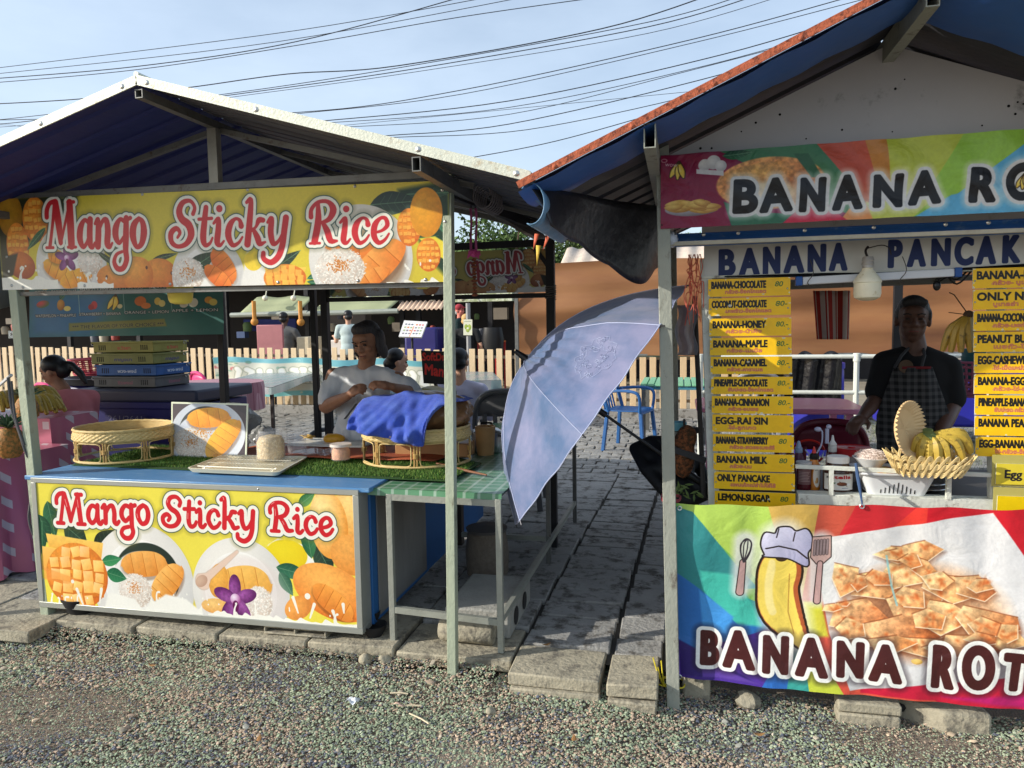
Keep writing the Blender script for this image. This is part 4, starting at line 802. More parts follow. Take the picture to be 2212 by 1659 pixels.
for y in (.6,1.15):
    b = MB(); b.bar((RXm,y,2.585),(.38,y,2.13),.02,.02); b.build('rafter', greyst, ST)
b = MB(); b.bar((-2.4,0,1.797),(.0,0,1.783),.03,.02); b.build('lower_beam', greyst, ST)
b = MB(); b.bar((-1.46,1.6,1.79),(.17,1.6,1.785),.03,.03); b.build('rear_beam', blackst, ST)
b = MB(); b.bar((-1.46,1.6,2.12),(.19,1.6,2.13),.03,.045); b.build('rear_beam', blackst, ST)
b = MB(); b.bar((-.02,0,2.2),(.17,1.6,2.2),.03,.05); b.build('side_beam', blackst, ST)
b = MB(); b.bar((.17,1.6,1.95),(.05,1.6,2.13),.025,.025); b.build('brace', blackst, ST)
b = MB(); [b.tube([(.17+.035*math.cos(a), 1.6+.035*math.sin(a), 1.76+.09*a/40+random.uniform(-.004,.004)) for a in np.arange(0,40,.5)], .004, 5)]; b.build('tape_binding', M('tape', (90,84,76), .5), ST)
for px0, px1, yy, lab in ((366,412,.16,'bright yellow sunlit lamp shade hanging under the upper mango sign'),(893,932,.3,'thin rim of a second yellow lamp shade just left of the centre post')):
    a_, c_ = atY(px0,624,yy), atY(px1,624,yy); zb = atY(px0,657 if px0 < 500 else 624,yy).z; LSH = thing('lamp_shade', lab, 'lamp shade', ((a_.x+c_.x)/2,yy,zb), 'yellow lamp shades'); b = MB(); rr_ = (c_.x-a_.x)/2
    b.lathe([(rr_*.45,-.002),(rr_*.8,.006),(rr_*.93,.02),(rr_,.06),(rr_*1.05,.12),(rr_*1.0,.125)], ((a_.x+c_.x)/2,yy,zb), 24); b.build('shade', M('lamp_yellow', (250,226,96), .4, 0, .04), LSH); b = MB(); b.tube([((a_.x+c_.x)/2,yy,zb+.1),((a_.x+c_.x)/2,yy,zb+.5)], .003); b.build('flex', blackpl, LSH)
# white round sticker on the left post: pale disc with a small dark running figure
A = Art(96, 96, (206,208,196)); A.ell(48,48,46,46,(70,74,70)); A.ell(48,48,43,43,(226,228,220)); A.strokes([[(50,26,4),(50.1,26,4)],[(50,34,5),(46,50,5)],[(46,50,4),(58,58,3),(54,72,3)],[(46,50,4),(38,62,3),(28,64,3)],[(50,36,3),(62,44,2.5),(70,40,2.5)],[(50,36,3),(38,38,2.5),(32,30,2.5)],[(28,44,1.5),(72,48,1.5)]], [(0,(24,28,26),1,1)])
p = Vector((-2.432,-.0275,1.585)); panel('sticker', A.mat('sticker_print', .5), [p+Vector(q) for q in ((-.02,0,.02),(.02,0,.02),(.02,0,-.02),(-.02,0,-.02))], ST)
MT = thing('shop_sign', 'upper Mango Sticky Rice sign with fruit bowls, screwed under the gable', 'sign', (-1.23,-.03,1.8))
A = art_top(); mt_top = A.mat('top_sign_print', .32, sat=1.05)
panel('sign_face', mt_top, [(TX0,-.034,TZ1+.012),(TX1,-.034,TZ1-.035),(TX1,-.034,TZ0-.012),(TX0,-.034,TZ0+.014)], MT, thick=.006, smooth=False)
screws('screw', [(x,-.036,z) for x, z in ((-2.42,1.99),(-2.4,1.84),(-2.33,1.83),(-2.02,2.27),(-1.58,2.265),(-1.0,2.255),(-.45,2.24),(-.03,2.2),(-.02,2.06),(-1.95,1.828),(-1.45,1.822),(-.86,1.815),(-.45,1.81),(-.12,1.806),(-.02,1.85))], MT, .008)
# the smaller sign hung at the back of the stall, its print seen from behind
A2 = Art(A.w, A.h, (0,0,0)); A2.a = A.a*.45+.2*A.a.mean(2, keepdims=True)+.12
RS = thing('shop_sign', 'mirror-image Mango sign seen from behind at the back of the mango stall', 'sign', (-.6,1.62,1.8))
mtb = A2.mat('back_sign_print', .7, trans=.5)
panel('sign_face', mtb, [(.165,1.645,2.098),(-1.44,1.645,2.098),(-1.44,1.645,1.81),(.165,1.645,1.81)], RS, smooth=False)
# hanging garland
G = thing('flower_garland', 'faded pink ribbon garland hanging under the mango stall eave', 'garland', (.1,.15,1.7))
g0 = atY(1022,450,.25); b = MB(); pk = M('faded_pink', (176,84,130), .8, 0, .2, 20)
for s in (-1,1): b.grid(lambda u, v, s=s: (g0.x+s*.007+s*.012*u, g0.y+.01*math.sin(v*6), g0.z-.21*v), 2, 8)
b.build('ribbon', pk, G, solid=.001)
gb = g0+Vector((0,0,-.215)); b = MB()
for k in range(14):
    a = k*2.4; b.add([gb, gb+Vector((math.cos(a)*.035, math.sin(a)*.035, -.012+.02*math.sin(k))), gb+Vector((math.cos(a+.5)*.028, math.sin(a+.5)*.028, .015))], [(0,1,2)])
b.ell(gb, .02); b.build('bow', M('bow_pink', (206,80,140), .8), G)
b = MB()
for k in range(11): b.ell(gb+Vector((0,0,-.03-.017*k)), (.012+.006*(k%4==2),)*2+(.008,), None, 8, 5)
b.build('beads', M('dried_flowers', (126,70,44), .9, 0, .4, 80), G); b = MB()
b.tube([g0+Vector((-.01,0,0)), g0+Vector((-.02,.02,.07))], .003); b.tube([g0+Vector((.01,0,0)), g0+Vector((.02,.02,.05))], .003); b.build('string', M('string', (60,50,60), .8), G)
# coil of wire round the eave tube
CO = MB(); c0 = Vector((.1,.15,2.2)); CO.tube([(c0.x+.045*math.cos(a)+.0, c0.y+.006*a, c0.z+.055*math.sin(a)) for a in np.arange(0,44,.45)], .004, 6)
tag(CO.build('wire_coil', M('grey_wire', (116,110,110), .5)), 'coil of thin grey wire wound round the eave tube above the garland', 'wire coil')
CO = MB(); q = [(-2.46,-.04,1.36),(-2.44,-.05,1.2),(-2.405,-.045,1.06),(-2.37,-.04,.94),(-2.35,.0,.86)]; CO.tube(crom(q, 5), .007, 6); CO.tube(crom([(-2.44,-.04,1.34),(-2.42,-.05,1.15),(-2.38,-.045,1.0)], 5), .006, 6); CO.tube(crom([(-2.37,-.04,.7),(-2.38,-.05,.6),(-2.36,-.04,.5),(-2.34,.0,.46)], 5), .006, 6)
tag(CO.build('power_cord', M('cord_grey', (70,70,72), .5)), 'dark cable running down the left post of the mango stall', 'cable')
b = MB(); b.tube([(-2.46,-.02,1.37),(-2.9,.2,1.22),(-3.4,.4,1.02)], .009, 6); tag(b.build('tie_rope', M('pale_rope', (200,200,200), .7)), 'pale rope stretched left from the left post', 'rope')
# ---------------------------------------------------------------- front counter
CB = thing('counter_cabinet', 'blue topped cabinet counter standing behind the lower mango sign', 'counter', (-1.4,.4,0))
b = MB(); b.box((-2.375,.052,.13),(-.462,.86,.80)); b.build('body', blueb, CB, bevel=.003)
b = MB(); b.box((-2.39,-.05,.815),(-.42,.9,.838)); b.build('top', bluep, CB, bevel=.004)
b = MB(); b.box((-.46,.11,.16),(-.452,.80,.79)); b.build('side_panel', M('weathered_ply', (122,120,116), .8, 0, .25, 8, .3, 60, stretch=(1,1,.2)), CB, smooth=False)
BB = thing('blue_partition', 'blue board partition under the green topped table', 'partition', (-.5,1.6,0)); b = MB(); b.box((-.52,.88,.1),(-.50,2.25,.79)); b.build('board', blueb, BB, smooth=False); b = MB(); b.box((-.5,1.5,.09),(-.45,1.56,.79)); b.build('stud', M('stud_wood', (70,60,52), .8), BB)
LS = thing('shop_sign', 'lower Mango Sticky Rice lightbox sign in a grey metal frame below the counter', 'sign', (-1.4,-.03,.12))
panel('sign_face', art_low().mat('low_sign_print', .28), [(BX0,-.052,BZ1),(BX1,-.052,BZ1),(BX1,-.052,BZ0),(BX0,-.052,BZ0)], LS, smooth=False)
fr = M('alu_frame', (168,170,162), .4, .5, .08, 8)
b = MB(); o = .03; y0, y1 = -.058, .05
b.box((BX0-o,y0,BZ1),(BX1+o,y1,BZ1+.026)); b.box((BX0-o,y0,BZ0-o),(BX1+o,y1,BZ0)); b.box((BX0-o,y0,BZ0),(BX0,y1,BZ1)); b.box((BX1,y0,BZ0),(BX1+o,y1,BZ1)); b.box((BX0,-.04,BZ0),(BX1,-.035,BZ1)); b.build('frame', fr, LS, bevel=.002)
screws('screw', [(-1.0,-.058,.816)], LS, .006)
CBK = thing('concrete_block', 'grey hollow concrete block under the right end of the lower mango sign', 'block', (-.75,.0,.08)); 
def hollow(b, c, L, W, H, rz=0):
    """hollow block lying on its side: two round-cornered openings through its depth"""
    x0, x1 = c[0]-L/2, c[0]+L/2; y0, y1 = c[1]-W/2, c[1]+W/2; z0, z1 = c[2], c[2]+H; t = .012 if H < .1 else .03
    b.box((x0,y0,z0),(x1,y1,z0+t)); b.box((x0,y0,z1-t),(x1,y1,z1))
    for xx in (x0, (x0+x1)/2-t/2, x1-t): b.box((xx,y0+.001,z0+t),(xx+t,y1-.001,z1-t))
b = MB(); hollow(b, (-.84,.0,.082), .34, .1, .045); b.build('body', conc, CBK, bevel=.006)
for i, (px, py, r, z) in enumerate(((806,1378,.062,.03),(800,1366,.045,.07),)):
    p = atZ(px, py, .08); z += .052; b = MB(); b.lathe([(0,.0),(r*.55,.0),(r*.9,.035),(r,.06),(r*.94,.06),(r*.8,.035),(0,.01)], (p.x, p.y+.02, z), 24); tag(b.build('bowl', rubber), ['large black rubber bowl on the ground at the corner of the lower mango sign','smaller black pot standing inside the large black bowl'][i], 'bowl')
p = atZ(150,1335,.08); b = MB(); b.lathe([(0,0),(.07,0),(.1,.05),(.11,.09),(.1,.09),(0,.02)], (p.x,p.y+.1,.08), 24); tag(b.build('bowl', rubber), 'black bowl in the shade under the left end of the mango counter', 'bowl')
# artificial grass runner
def blades(name, n, areas, z, h, cols, seed, lab=None):
    r = np.random.default_rng(seed); A_ = np.array([(a[1]-a[0])*(a[3]-a[2]) for a in areas]); k = r.choice(len(areas), n, p=A_/A_.sum()); ar = np.array(areas)[k]
    x = r.uniform(ar[:,0], ar[:,1]); y = r.uniform(ar[:,2], ar[:,3]); an = r.uniform(0,6.283,n); hh = h*r.uniform(.5,1.2,n); le = hh*r.uniform(.2,.9,n); w = .0014
    P = np.zeros((n,3,3)); P[:,0] = np.stack([x-w*np.sin(an), y+w*np.cos(an), np.full(n,z)],1); P[:,1] = np.stack([x+w*np.sin(an), y-w*np.cos(an), np.full(n,z)],1); P[:,2] = np.stack([x+le*np.cos(an), y+le*np.sin(an), z+hh],1)
    me = bpy.data.meshes.new(name); me.vertices.add(n*3); me.vertices.foreach_set('co', P.reshape(-1)); me.loops.add(n*3); me.loops.foreach_set('vertex_index', np.arange(n*3, dtype=np.int32)); me.polygons.add(n); me.polygons.foreach_set('loop_start', np.arange(n, dtype=np.int32)*3); me.update(calc_edges=True)
    cc = np.array([[lin(q) for q in c]+[1] for c in cols])[r.choice(len(cols), n)]; at = me.color_attributes.new('stone', 'FLOAT_COLOR', 'POINT'); at.data.foreach_set('color', np.repeat(cc, 3, 0).reshape(-1).astype(np.float32)); return me
GA = thing('grass_mat', 'long green artificial grass runner laid along the blue counter top', 'grass mat', (-1.3,.3,.84))
b = MB(); b.prism([(-2.35,.22),(-.1,.14),(-.05,.6),(-.4,.9),(-2.35,.88)], .8405, .845); b.build('backing', M('mat_green', (40,70,24), .9, 0, .2, 40), GA, smooth=False)
me = blades('pile', 42000, [(-2.35,-1.2,.235,.88),(-1.2,-.35,.175,.88),(-.35,-.08,.15,.6)], .845, .014, [(78,118,34),(96,134,48),(52,92,24),(120,140,60)], 4); finish('pile', me, sm_, GA, smooth=False); GA.children[-1]['kind'] = 'stuff'
# woven orange mat
b = MB(); b.grid(lambda u, v: (-1.65+1.35*u+.08*v, .52+.45*v+.02*u, .863+.003*math.sin(u*30)), 30, 8)
tag(b.build('woven_mat', pattern_mat('orange_weave', 'weave', (206,112,66), (150,60,36), (60,60,60), .7), solid=.003), 'orange red woven mat under the jars on the counter', 'mat')
# ---------------------------------------------------------------- oval rattan trays
def rattan_tray(name, label, c, a, bb, z0, z1, group):
    T = thing(name, label, 'rattan tray', (c[0], c[1], z0), group)
    def band(u, v):
        an = 2*math.pi*u; row = int(v*4.999); ph = math.sin(an*46+(row%2)*math.pi); o = .0035*ph*math.sin(math.pi*((v*5)%1))+.003*math.sin(math.pi*v)
        k = 1+.05*(v-.5)*-1+o/a; return (c[0]+a*k*math.cos(an), c[1]+bb*k*math.sin(an), z1-.052+.052*v)
    b = MB(); b.grid(band, 460, 20); b.grid(lambda u, v: (c[0]+(a-.011)*math.cos(-6.2832*u), c[1]+(bb-.011)*math.sin(-6.2832*u), z1-.05+.05*v), 80, 2); b.build('woven_side', rattan, T)
    E2 = lambda r, z, n=64: [(c[0]+(a+r)*math.cos(2*math.pi*i/n), c[1]+(bb+r)*math.sin(2*math.pi*i/n), z) for i in range(n)]
    b = MB(); b.tube(E2(-.004, z1+.002, 90), [.0075+.0012*(i%3) for i in range(90)], 8, True); b.tube(E2(-.004, z1-.055), .006, 8, True); b.build('rim', rattan, T)
    b = MB(); b.grid(lambda u, v: (c[0]+(a-.012)*v*math.cos(6.2832*u), c[1]+(bb-.012)*v*math.sin(6.2832*u), z1-.045), 48, 6); b.build('tray_floor', rattand, T)
    b = MB(); b.tube(E2(-.0, z0+.007), .0065, 8, True); b.tube(E2(-.02, z1-.062), .006, 8, True); b.build('base_ring', rattan, T)
    n = 8
    for i in range(n):
        an = 2*math.pi*(i+.35)/n; x = c[0]+(a-.003)*math.cos(an); y = c[1]+(bb-.003)*math.sin(an); tx, ty = -math.sin(an)*.007, math.cos(an)*.007
        b = MB(); [b.tube([(x+tx*s, y+ty*s, z0+.008), (x+tx*s, y+ty*s, z1-.06)], .0055, 7) for s in (-1,1)]; [b.tube([(x+.014*math.cos(q), y+.014*math.sin(q), z0+.06+k*.006) for q in np.arange(0,6.3,.8)], .0028, 5, False) for k in range(4)]; b.build('leg', rattand, T)
        an2 = 2*math.pi*(i+1.35)/n; pts = []
        for t, zz in ((.1,z0+.035),(.12,z0+.018),(.2,z0+.012),(.8,z0+.012),(.88,z0+.018),(.9,z0+.035),(.9,z1-.085),(.88,z1-.072),(.8,z1-.066),(.2,z1-.066),(.12,z1-.072),(.1,z1-.085)):
            q = an+(an2-an)*t; pts.append((c[0]+(a)*math.cos(q), c[1]+bb*math.sin(q), zz))
        b = MB(); b.tube(pts, .0034, 6, True); b.build('leg_loop', rattan, T)
    return T
rattan_tray('rattan_tray', 'empty oval rattan tray stand at the left end of the grass mat', (-2.20,.47), .275, .26, .85, 1.03, 'rattan tray stands')
rattan_tray('rattan_tray', 'oval rattan tray stand carrying the blue towel beside the centre post', (-.42,.60), .30, .25, .85, 1.045, 'rattan tray stands')
# ---------------------------------------------------------------- things on the counter
PF = thing('picture_board', 'white edged photo board of sliced mango with rice, propped on the mat', 'picture board', (-1.7,.53,.865)); 
pbl, pbr = atY(370,990,.54), atY(532,996,.5); ptl, ptr = atY(370,868,.60), atY(536,872,.56)
panel('photo', art_photo().mat('photo_print', .25), [ptl, ptr, pbr, pbl], PF, thick=.006, back=M('white_back', (220,220,214), .6), smooth=False)
BT = thing('baking_tray', 'cream enamel tray with a white wire rack on the counter front', 'tray', (-1.28,.3,.85)); P = [Vector(q) for q in ((-1.52,.10,.862),(-.965,.075,.862),(-1.04,.52,.862),(-1.575,.50,.862))]; cc = sum(P, Vector())/4
ins = [cc+(p-cc)*.95 for p in P]
def rrect(P, r, z):
    out = []
    for i in range(4):
        p = P[i]; a = (P[i-1]-p).normalized(); c_ = (P[(i+1)%4]-p).normalized(); s = p+a*r; e = p+c_*r
        for t in (0,.25,.5,.75,1): out.append((s*(1-t)**2+p*2*t*(1-t)+e*t*t)+Vector((0,0,z-p.z)))
    return out
b = MB(); r1 = rrect(P, .035, .872); r0 = rrect([cc+(p-cc)*.93 for p in P], .03, .850); r2 = rrect([cc+(p-cc)*.965 for p in P], .03, .874); r3 = rrect([cc+(p-cc)*.91 for p in P], .03, .858); n = 20
b.add(r0+r1+r2+r3, [(j*n+i, j*n+(i+1)%n, (j+1)*n+(i+1)%n, (j+1)*n+i) for j in range(3) for i in range(n)]+[tuple(range(n))[::-1], tuple(3*n+i for i in range(n))]); b.build('pan', cream, BT)
b = MB(); L = lambda u, v, z=.879: tuple((ins[0]*(1-u)+ins[1]*u)*(1-v)+(ins[3]*(1-u)+ins[2]*u)*v+Vector((0,0,z-.862)))
for i in range(24): b.tube([L(.08+.84*i/23,.1),L(.08+.84*i/23,.92)], .0016, 5)
for v in (.1,.37,.64,.92): b.tube([L(.06,v,.876),L(.94,v,.876)], .0024, 5)
for u, v in ((.12,.12),(.9,.12),(.9,.88),(.12,.88)): b.tube([L(u-.05,v),L(u,v,.862),L(u+.05,v)], .0022, 5)
b.build('wire_rack', M('rack_white', (226,222,206), .3, .3), BT)
def at_counter(px, py, z=.866): return atZ(px, py, z)
def jar(name, label, p, r, h, neck, cont, lid=None, cat='jar', group=None, glass=None, fill=.86, sq=1):
    T = thing(name, label, cat, tuple(p), group)
    g = glass or clearp; b = MB(); pr = [(0,0),(r*.9,0),(r,h*.06),(r*1.0,h*.72),(neck,h*.84),(neck,h)]; b.lathe(pr, p, 28); b.build('glass', g, T)
    if cont:
        b = MB(); c = r*.96; b.lathe([(0,.004),(c*.88,.004),(c,h*.07),(c,h*.6*fill/.86),(c*.8,h*fill*.92),(0,h*fill)], p, 28, wob=lambda a, z: 1-.04*abs(math.sin(a*3+z*40))); b.build('contents', cont, T)
    if lid: b = MB(); q = p+Vector((0,0,h*.9)); b.lathe([(0,h*.16),(neck*1.12,h*.16),(neck*1.14,0),(neck*.9,0)], q, 28, wob=lambda a, z: 1+.012*math.sin(a*30)); b.build('lid', lid, T)
    return T
shr = M('crushed_leaves', (196,166,110), .6, 0, .35, 50, 1, 60, col2=(226,206,160), c2=.55)
jar('storage_jar', 'wide clear jar of beige wrapped food left of the mango cutting tray', at_counter(586,992), .078, .165, .062, shr)
jar('food_tub', 'small round clear tub of orange food with a milky lid', at_counter(737,993), .052, .085, .052, M('orange_food', (226,150,96), .6, 0, .3, 40, .8, 60), M('milky_lid', (226,214,204), .3, 0, .03, 4, alpha=.85), 'tub')
jar('plastic_cups', 'stack of empty clear plastic cups right of the beige jar', at_counter(638,978)+Vector((0,.02,0)), .055, .12, .06, None, None, 'cups')
p = at_counter(620,985); T = thing('plastic_bag', 'clear flat plastic bag on the orange mat beside the jar', 'bag', tuple(p)); b = MB(); b.grid(lambda u, v: (p.x+.0+.26*u, p.y-.0+.2*v, .871+.012*abs(math.sin(u*7+v*3))), 14, 8); b.build('film', clearp, T, solid=.001)
CT = thing('cutting_tray', 'white cutting tray with knife behind the small tub', 'tray', (-1.15,.95,.87)); p = Vector((-1.12,.98,.868)); b = MB(); b.box((p.x-.26,p.y-.13,.868),(p.x+.26,p.y+.13,.878)); b.box((p.x-.25,p.y-.12,.878),(p.x+.25,p.y+.12,.8815)); b.build('board', M('white_board', (222,218,206), .4), CT, bevel=.004); b = MB(); b.bar((p.x+.05,p.y-.02,.884),(p.x+.22,p.y+.06,.884),.03,.003); b.build('knife_blade', steel, CT); b = MB(); b.bar((p.x+.22,p.y+.06,.887),(p.x+.3,p.y+.1,.887),.02,.014); b.build('knife_handle', blackpl, CT)
b = MB(); p = atZ(722,948,.9); mg = organic([('e', p, (.072,.042,.034), (0,.0,.15)), ('e', p+Vector((-.03,0,.002)), (.04,.036,.032))], .006, 6); tag(finish('mango', mg, M('mango_skin', (214,156,40), .4, 0, .12, 14, col2=(186,120,30), c2=.6)), 'whole yellow mango lying on the white cutting tray', 'mango')
b = MB(); p = atZ(665,948,.888)
for k in range(16): b.add([p+Vector((random.uniform(-.05,.05),random.uniform(-.03,.03),random.uniform(0,.03))) for _ in range(3)], [(0,1,2)])
tag(b.build('fruit_scraps', M('peel', (206,170,90), .6, 0, .3, 30), solid=.002), 'pile of pale peelings on the cutting tray left of the mango', 'peelings')
# crumpled bag heap behind the photo
def heap(name, label, cat, c, r, mat, n=60, seed=1, group=None, kind=None):
    rr = random.Random(seed); b = MB(); c = Vector(c)
    def fn(u, v): a = 6.2832*u; ph = math.pi*v; k = 1+.14*math.sin(a*3+v*9+seed)+.10*math.sin(a*7-v*13)+.05*math.sin(a*17+v*29); return c+Vector((r[0]*math.sin(ph)*math.cos(a)*k, r[1]*math.sin(ph)*math.sin(a)*k, -r[2]*math.cos(ph)*(1+.08*math.sin(a*5))+r[2]))
    b.grid(fn, 48, 24); return tag(b.build(name, mat, smooth=True), label, cat, group, kind)
bagm = M('translucent_bag', (150,150,146), .22, 0, .2, 14, .9, 18, alpha=.8)
p = atZ(515,905,.87); heap('plastic_bag', 'knotted grey plastic bag of food standing behind the photo board', 'bag', (-1.93,1.15,.865), (.16,.12,.115), bagm, seed=3)
b = MB(); b.lathe([(.01,0),(.022,.03),(.03,.07),(.02,.08)], (-1.93,1.15,1.08), 8); tag(b.build('bag_knot', bagm), 'knot and ears of the grey food bag behind the photo board', 'bag knot') if 0 else None
heap('plastic_bag', 'small rumpled clear bag between the photo board and the beige jar', 'bag', (-1.56,.9,.865), (.07,.06,.06), bagm, seed=5)
for i_, (q_x, q_y, q_s) in enumerate(((-1.46,.82,.045),(-1.60,.72,.05),(-1.05,1.2,.06))): heap('plastic_bag', ['little white knotted bag behind the beige jar','little white bag of sauce against the right edge of the photo board','small pale bag behind the white cutting tray'][i_], 'bag', (q_x,q_y,.866), (q_s,q_s*.8,q_s*.8), M('white_bag', (206,206,200), .35, 0, .1, 20, .8, 25), seed=20+i_)
# blue towel over a parcel on the second tray
b = MB()
def par(u, v): a = 6.2832*u; ph = math.pi*v; k = 1+.05*math.sin(a*4+v*9)+.05*math.sin(a*9-v*17)+.03*math.sin(a*21+v*31); return Vector((-.36,.62,1.12))+Vector((.25*math.sin(ph)*math.cos(a)*k,.21*math.sin(ph)*math.sin(a)*k,-.12*math.cos(ph)))
b.grid(par, 60, 30); tag(b.build('food_parcel', M('brown_wrap', (132,96,62), .3, 0, .3, 18, .9, 22)), 'brown plastic wrapped parcel under the blue towel', 'parcel')
b = MB()
TW = {'nu':56,'nv':44}
def tw(u, v):
    # u left->right, v back->front; towel draped over the parcel and over the front rim
    tl, tr = Vector((-.66,.62,1.215)), Vector((-.02,.66,1.20)); x = -.675+.545*u
    tz = 1.235-.03*(2*u-1)**2+.006*math.sin(u*17); fold = .009*math.sin(u*13+v*4+2.2*math.sin(v*5+u*3))+.006*math.sin(u*29-v*9+1.7*math.sin(u*11))+.003*math.sin(u*57+v*23)
    if v < .35: t = v/.35; return Vector((x, .74-.26*t, tz+fold*.5-.02*(1-t)))
    t = (v-.35)/.65; lo = (1.04-.06*u) if u < .72 else (1.0-.06*.72+ (u-.72)/.28*.17)
    lo = 1.06-.09*u/.72 if u < .72 else .97+(u-.72)/.28*.215
    z = tz+(lo-tz)*t; y = .475-.145*math.sin(min(1, t*1.05)*math.pi*.5)-.02*math.sin(t*3)+fold*(.6+t)*1.3; sx = -.035*t*(1-u)+.0*t
    return Vector((x+sx-.03*t*(u > .72)*(u-.72)/.28*8*.4, y, z))
b.grid(tw, TW['nu'], TW['nv']); o = b.build('towel', M('blue_towel', (48,86,206), .98, 0, .22, 60, 1, 420, sheen=.3, col2=(84,122,226), c2=.6, c2scale=9, c2w=.12), solid=.005); tag(o, 'bright blue towel draped over the parcel on the rattan tray', 'towel')
# green topped table right of the counter
GT = thing('side_table', 'steel legged table with a green checked plastic cover beside the centre post', 'table', (-.1,1.1,0))
gt = M('table_steel', (150,152,142), .5, .35, .15, 12, .2)
tp = [(-.44,.02),(.205,.0),(.235,2.3),(-.42,2.3)]; b = MB(); b.prism(tp, .805, .822); b.build('top', gt, GT, bevel=.003)
b = MB(); b.prism([(-.45,.0),(.215,-.02),(.245,2.32),(-.43,2.32)], .823, .828); q = [(-.45,-.002),(.215,-.022)]; b.add([(q[0][0],q[0][1],.826),(q[1][0],q[1][1],.826),(q[1][0],q[1][1]-.004,.793),(q[0][0],q[0][1]-.004,.796)], [(0,1,2,3)])
b.build('table_cover', pattern_mat('green_check', 'plaid', (96,150,112), (186,206,190), (14,14,14), .3), GT, smooth=False)
for x, y in ((-.34,.0),(.2,-.02),(.195,1.28),(.225,2.25),(-.38,2.25)): b = MB(); b.bar((x,y,.08),(x,y,.805),.028,.028,up=(0,1,0)); b.build('leg', gt if y < .5 else greyst, GT, bevel=.002)
b = MB(); b.bar((-.34,0,.24),(.2,-.02,.225),.024,.03); b.bar((.2,0,.235),(.225,2.25,.235),.024,.03); b.bar((-.38,1.28,.235),(.2,1.28,.235),.024,.03); b.bar((-.34,0,.79),(.2,-.02,.785),.024,.03); b.build('stretcher', gt, GT)
# a curl of straw hanging from the cover
p = at_counter(1050,982,.83); PT = thing('cooking_pot', 'front steel cooking pot with black handles on the green table', 'pot', (p.x,p.y,.829), 'steel pots on the green table'); pp = Vector((p.x-.02,p.y+.1,.829)); PT.location = pp
def pot(T, pp, r, h):
    b = MB(); b.lathe([(0,0),(r*.86,0),(r*.97,h*.12),(r,h*.4),(r,h),(r*1.05,h*1.01),(r*1.05,h*1.05),(r*.96,h*1.05)], pp, 32); b.build('pot_body', steel, T)
    b = MB(); b.lathe([(r*1.03,0),(r*1.0,h*.03),(r*.7,h*.16),(r*.3,h*.24),(0,h*.25)], pp+Vector((0,0,h*1.05)), 32); T_lid = b.build('lid', steel, T)
    b = MB(); b.tube(crom([pp+Vector((-.03,0,h*1.28)), pp+Vector((-.03,0,h*1.46)), pp+Vector((.03,0,h*1.46)), pp+Vector((.03,0,h*1.28))], 4), .007, 8); b.build('lid_handle', blackpl, T_lid)
    for s in (-1,1): b = MB(); b.tube(crom([pp+Vector((s*r*.98,-.035,h*.85)), pp+Vector((s*r*1.25,-.035,h*.95)), pp+Vector((s*r*1.25,.035,h*.95)), pp+Vector((s*r*.98,.035,h*.85))], 4), .008, 8); b.build('handle', blackpl, T)
pot(PT, pp, .095, .12)
P2 = thing('cooking_pot', 'second steel pot, further back with a domed lid, on the green table', 'pot', (.1,1.5,.829), 'steel pots on the green table'); pot(P2, Vector((.0,1.55,.829)), .13, .14)
p = at_counter(995,935,.9); BK = thing('wooden_tub', 'tall brown wooden tub behind the centre post', 'tub', (-.12,.95,.83)); b = MB(); b.lathe([(0,0),(.05,0),(.062,.17),(.055,.17),(.045,.02),(0,.02)], (-.12,.95,.829), 20); b.build('body', M('tan_wood', (196,150,96), .6, 0, .15, 12), BK)
CBX = thing('carton', 'brown plastic crate on the counter under the second rattan tray', 'carton', (-.42,.72,.85)); b = MB(); b.box((-.6,.72,.85),(-.16,.86,.93)); b.build('body', M('tan_plastic', (176,130,84), .5), CBX, bevel=.006)
# ladle-like stick across the green table
b = MB(); b.tube([(-.28,.52,.852),(-.05,.36,.848),(.06,.3,.845)], [.009,.007,.004], 7); tag(b.build('wooden_stick', M('dark_cane', (120,76,48), .6)), 'brown wooden stick lying by the foot of the towel tray', 'stick')
# under the green table
HB = thing('concrete_block', 'large grey hollow block lying under the green table', 'block', (.05,.35,.08)); b = MB(); b.box((-.12,.12,.08),(.21,.62,.22)); b.build('body', M('block_grey', (150,148,140), .92, 0, .18, 8, .7, 60), HB, bevel=.012); b = MB(); [b.lathe([(0,0),(.045,0),(.045,.003),(0,.003)], (.212,.25+.2*i,.15), 16, sx=1.0, axis=(1,0,0)) for i in range(2)]; b.build('cell', M('block_dark', (40,38,36), .95), HB)
LG = thing('concrete_log', 'round concrete cylinder lying under the green table front', 'cylinder', (.0,.1,.08)); b = MB(); b.lathe([(0,0),(.052,0),(.056,.006),(.056,.26),(.05,.268),(0,.268)], (-.12,.07,.135), 24, axis=(1,-.05,0)); b.build('body', conc, LG)
b = MB(); p = Vector((-.13,.98,.08)); b.lathe([(.1,0),(.125,.02),(.13,.15),(.115,.27),(.12,.28)], p, 28, wob=lambda a, z: 1+.02*math.sin(a*24)*math.sin(z*160)); TB = thing('wicker_bin', 'dim round wicker bin in the shade under the green table', 'bin', tuple(p)); b.build('body', M('wicker_grey', (110,100,88), .8, 0, .3, 40, .5), TB); b = MB(); b.lathe([(0,.01),(.12,.0),(.126,.018),(0,.03)], p+Vector((0,0,.28)), 28); b.build('lid', M('bin_lid', (84,80,78), .6), TB)
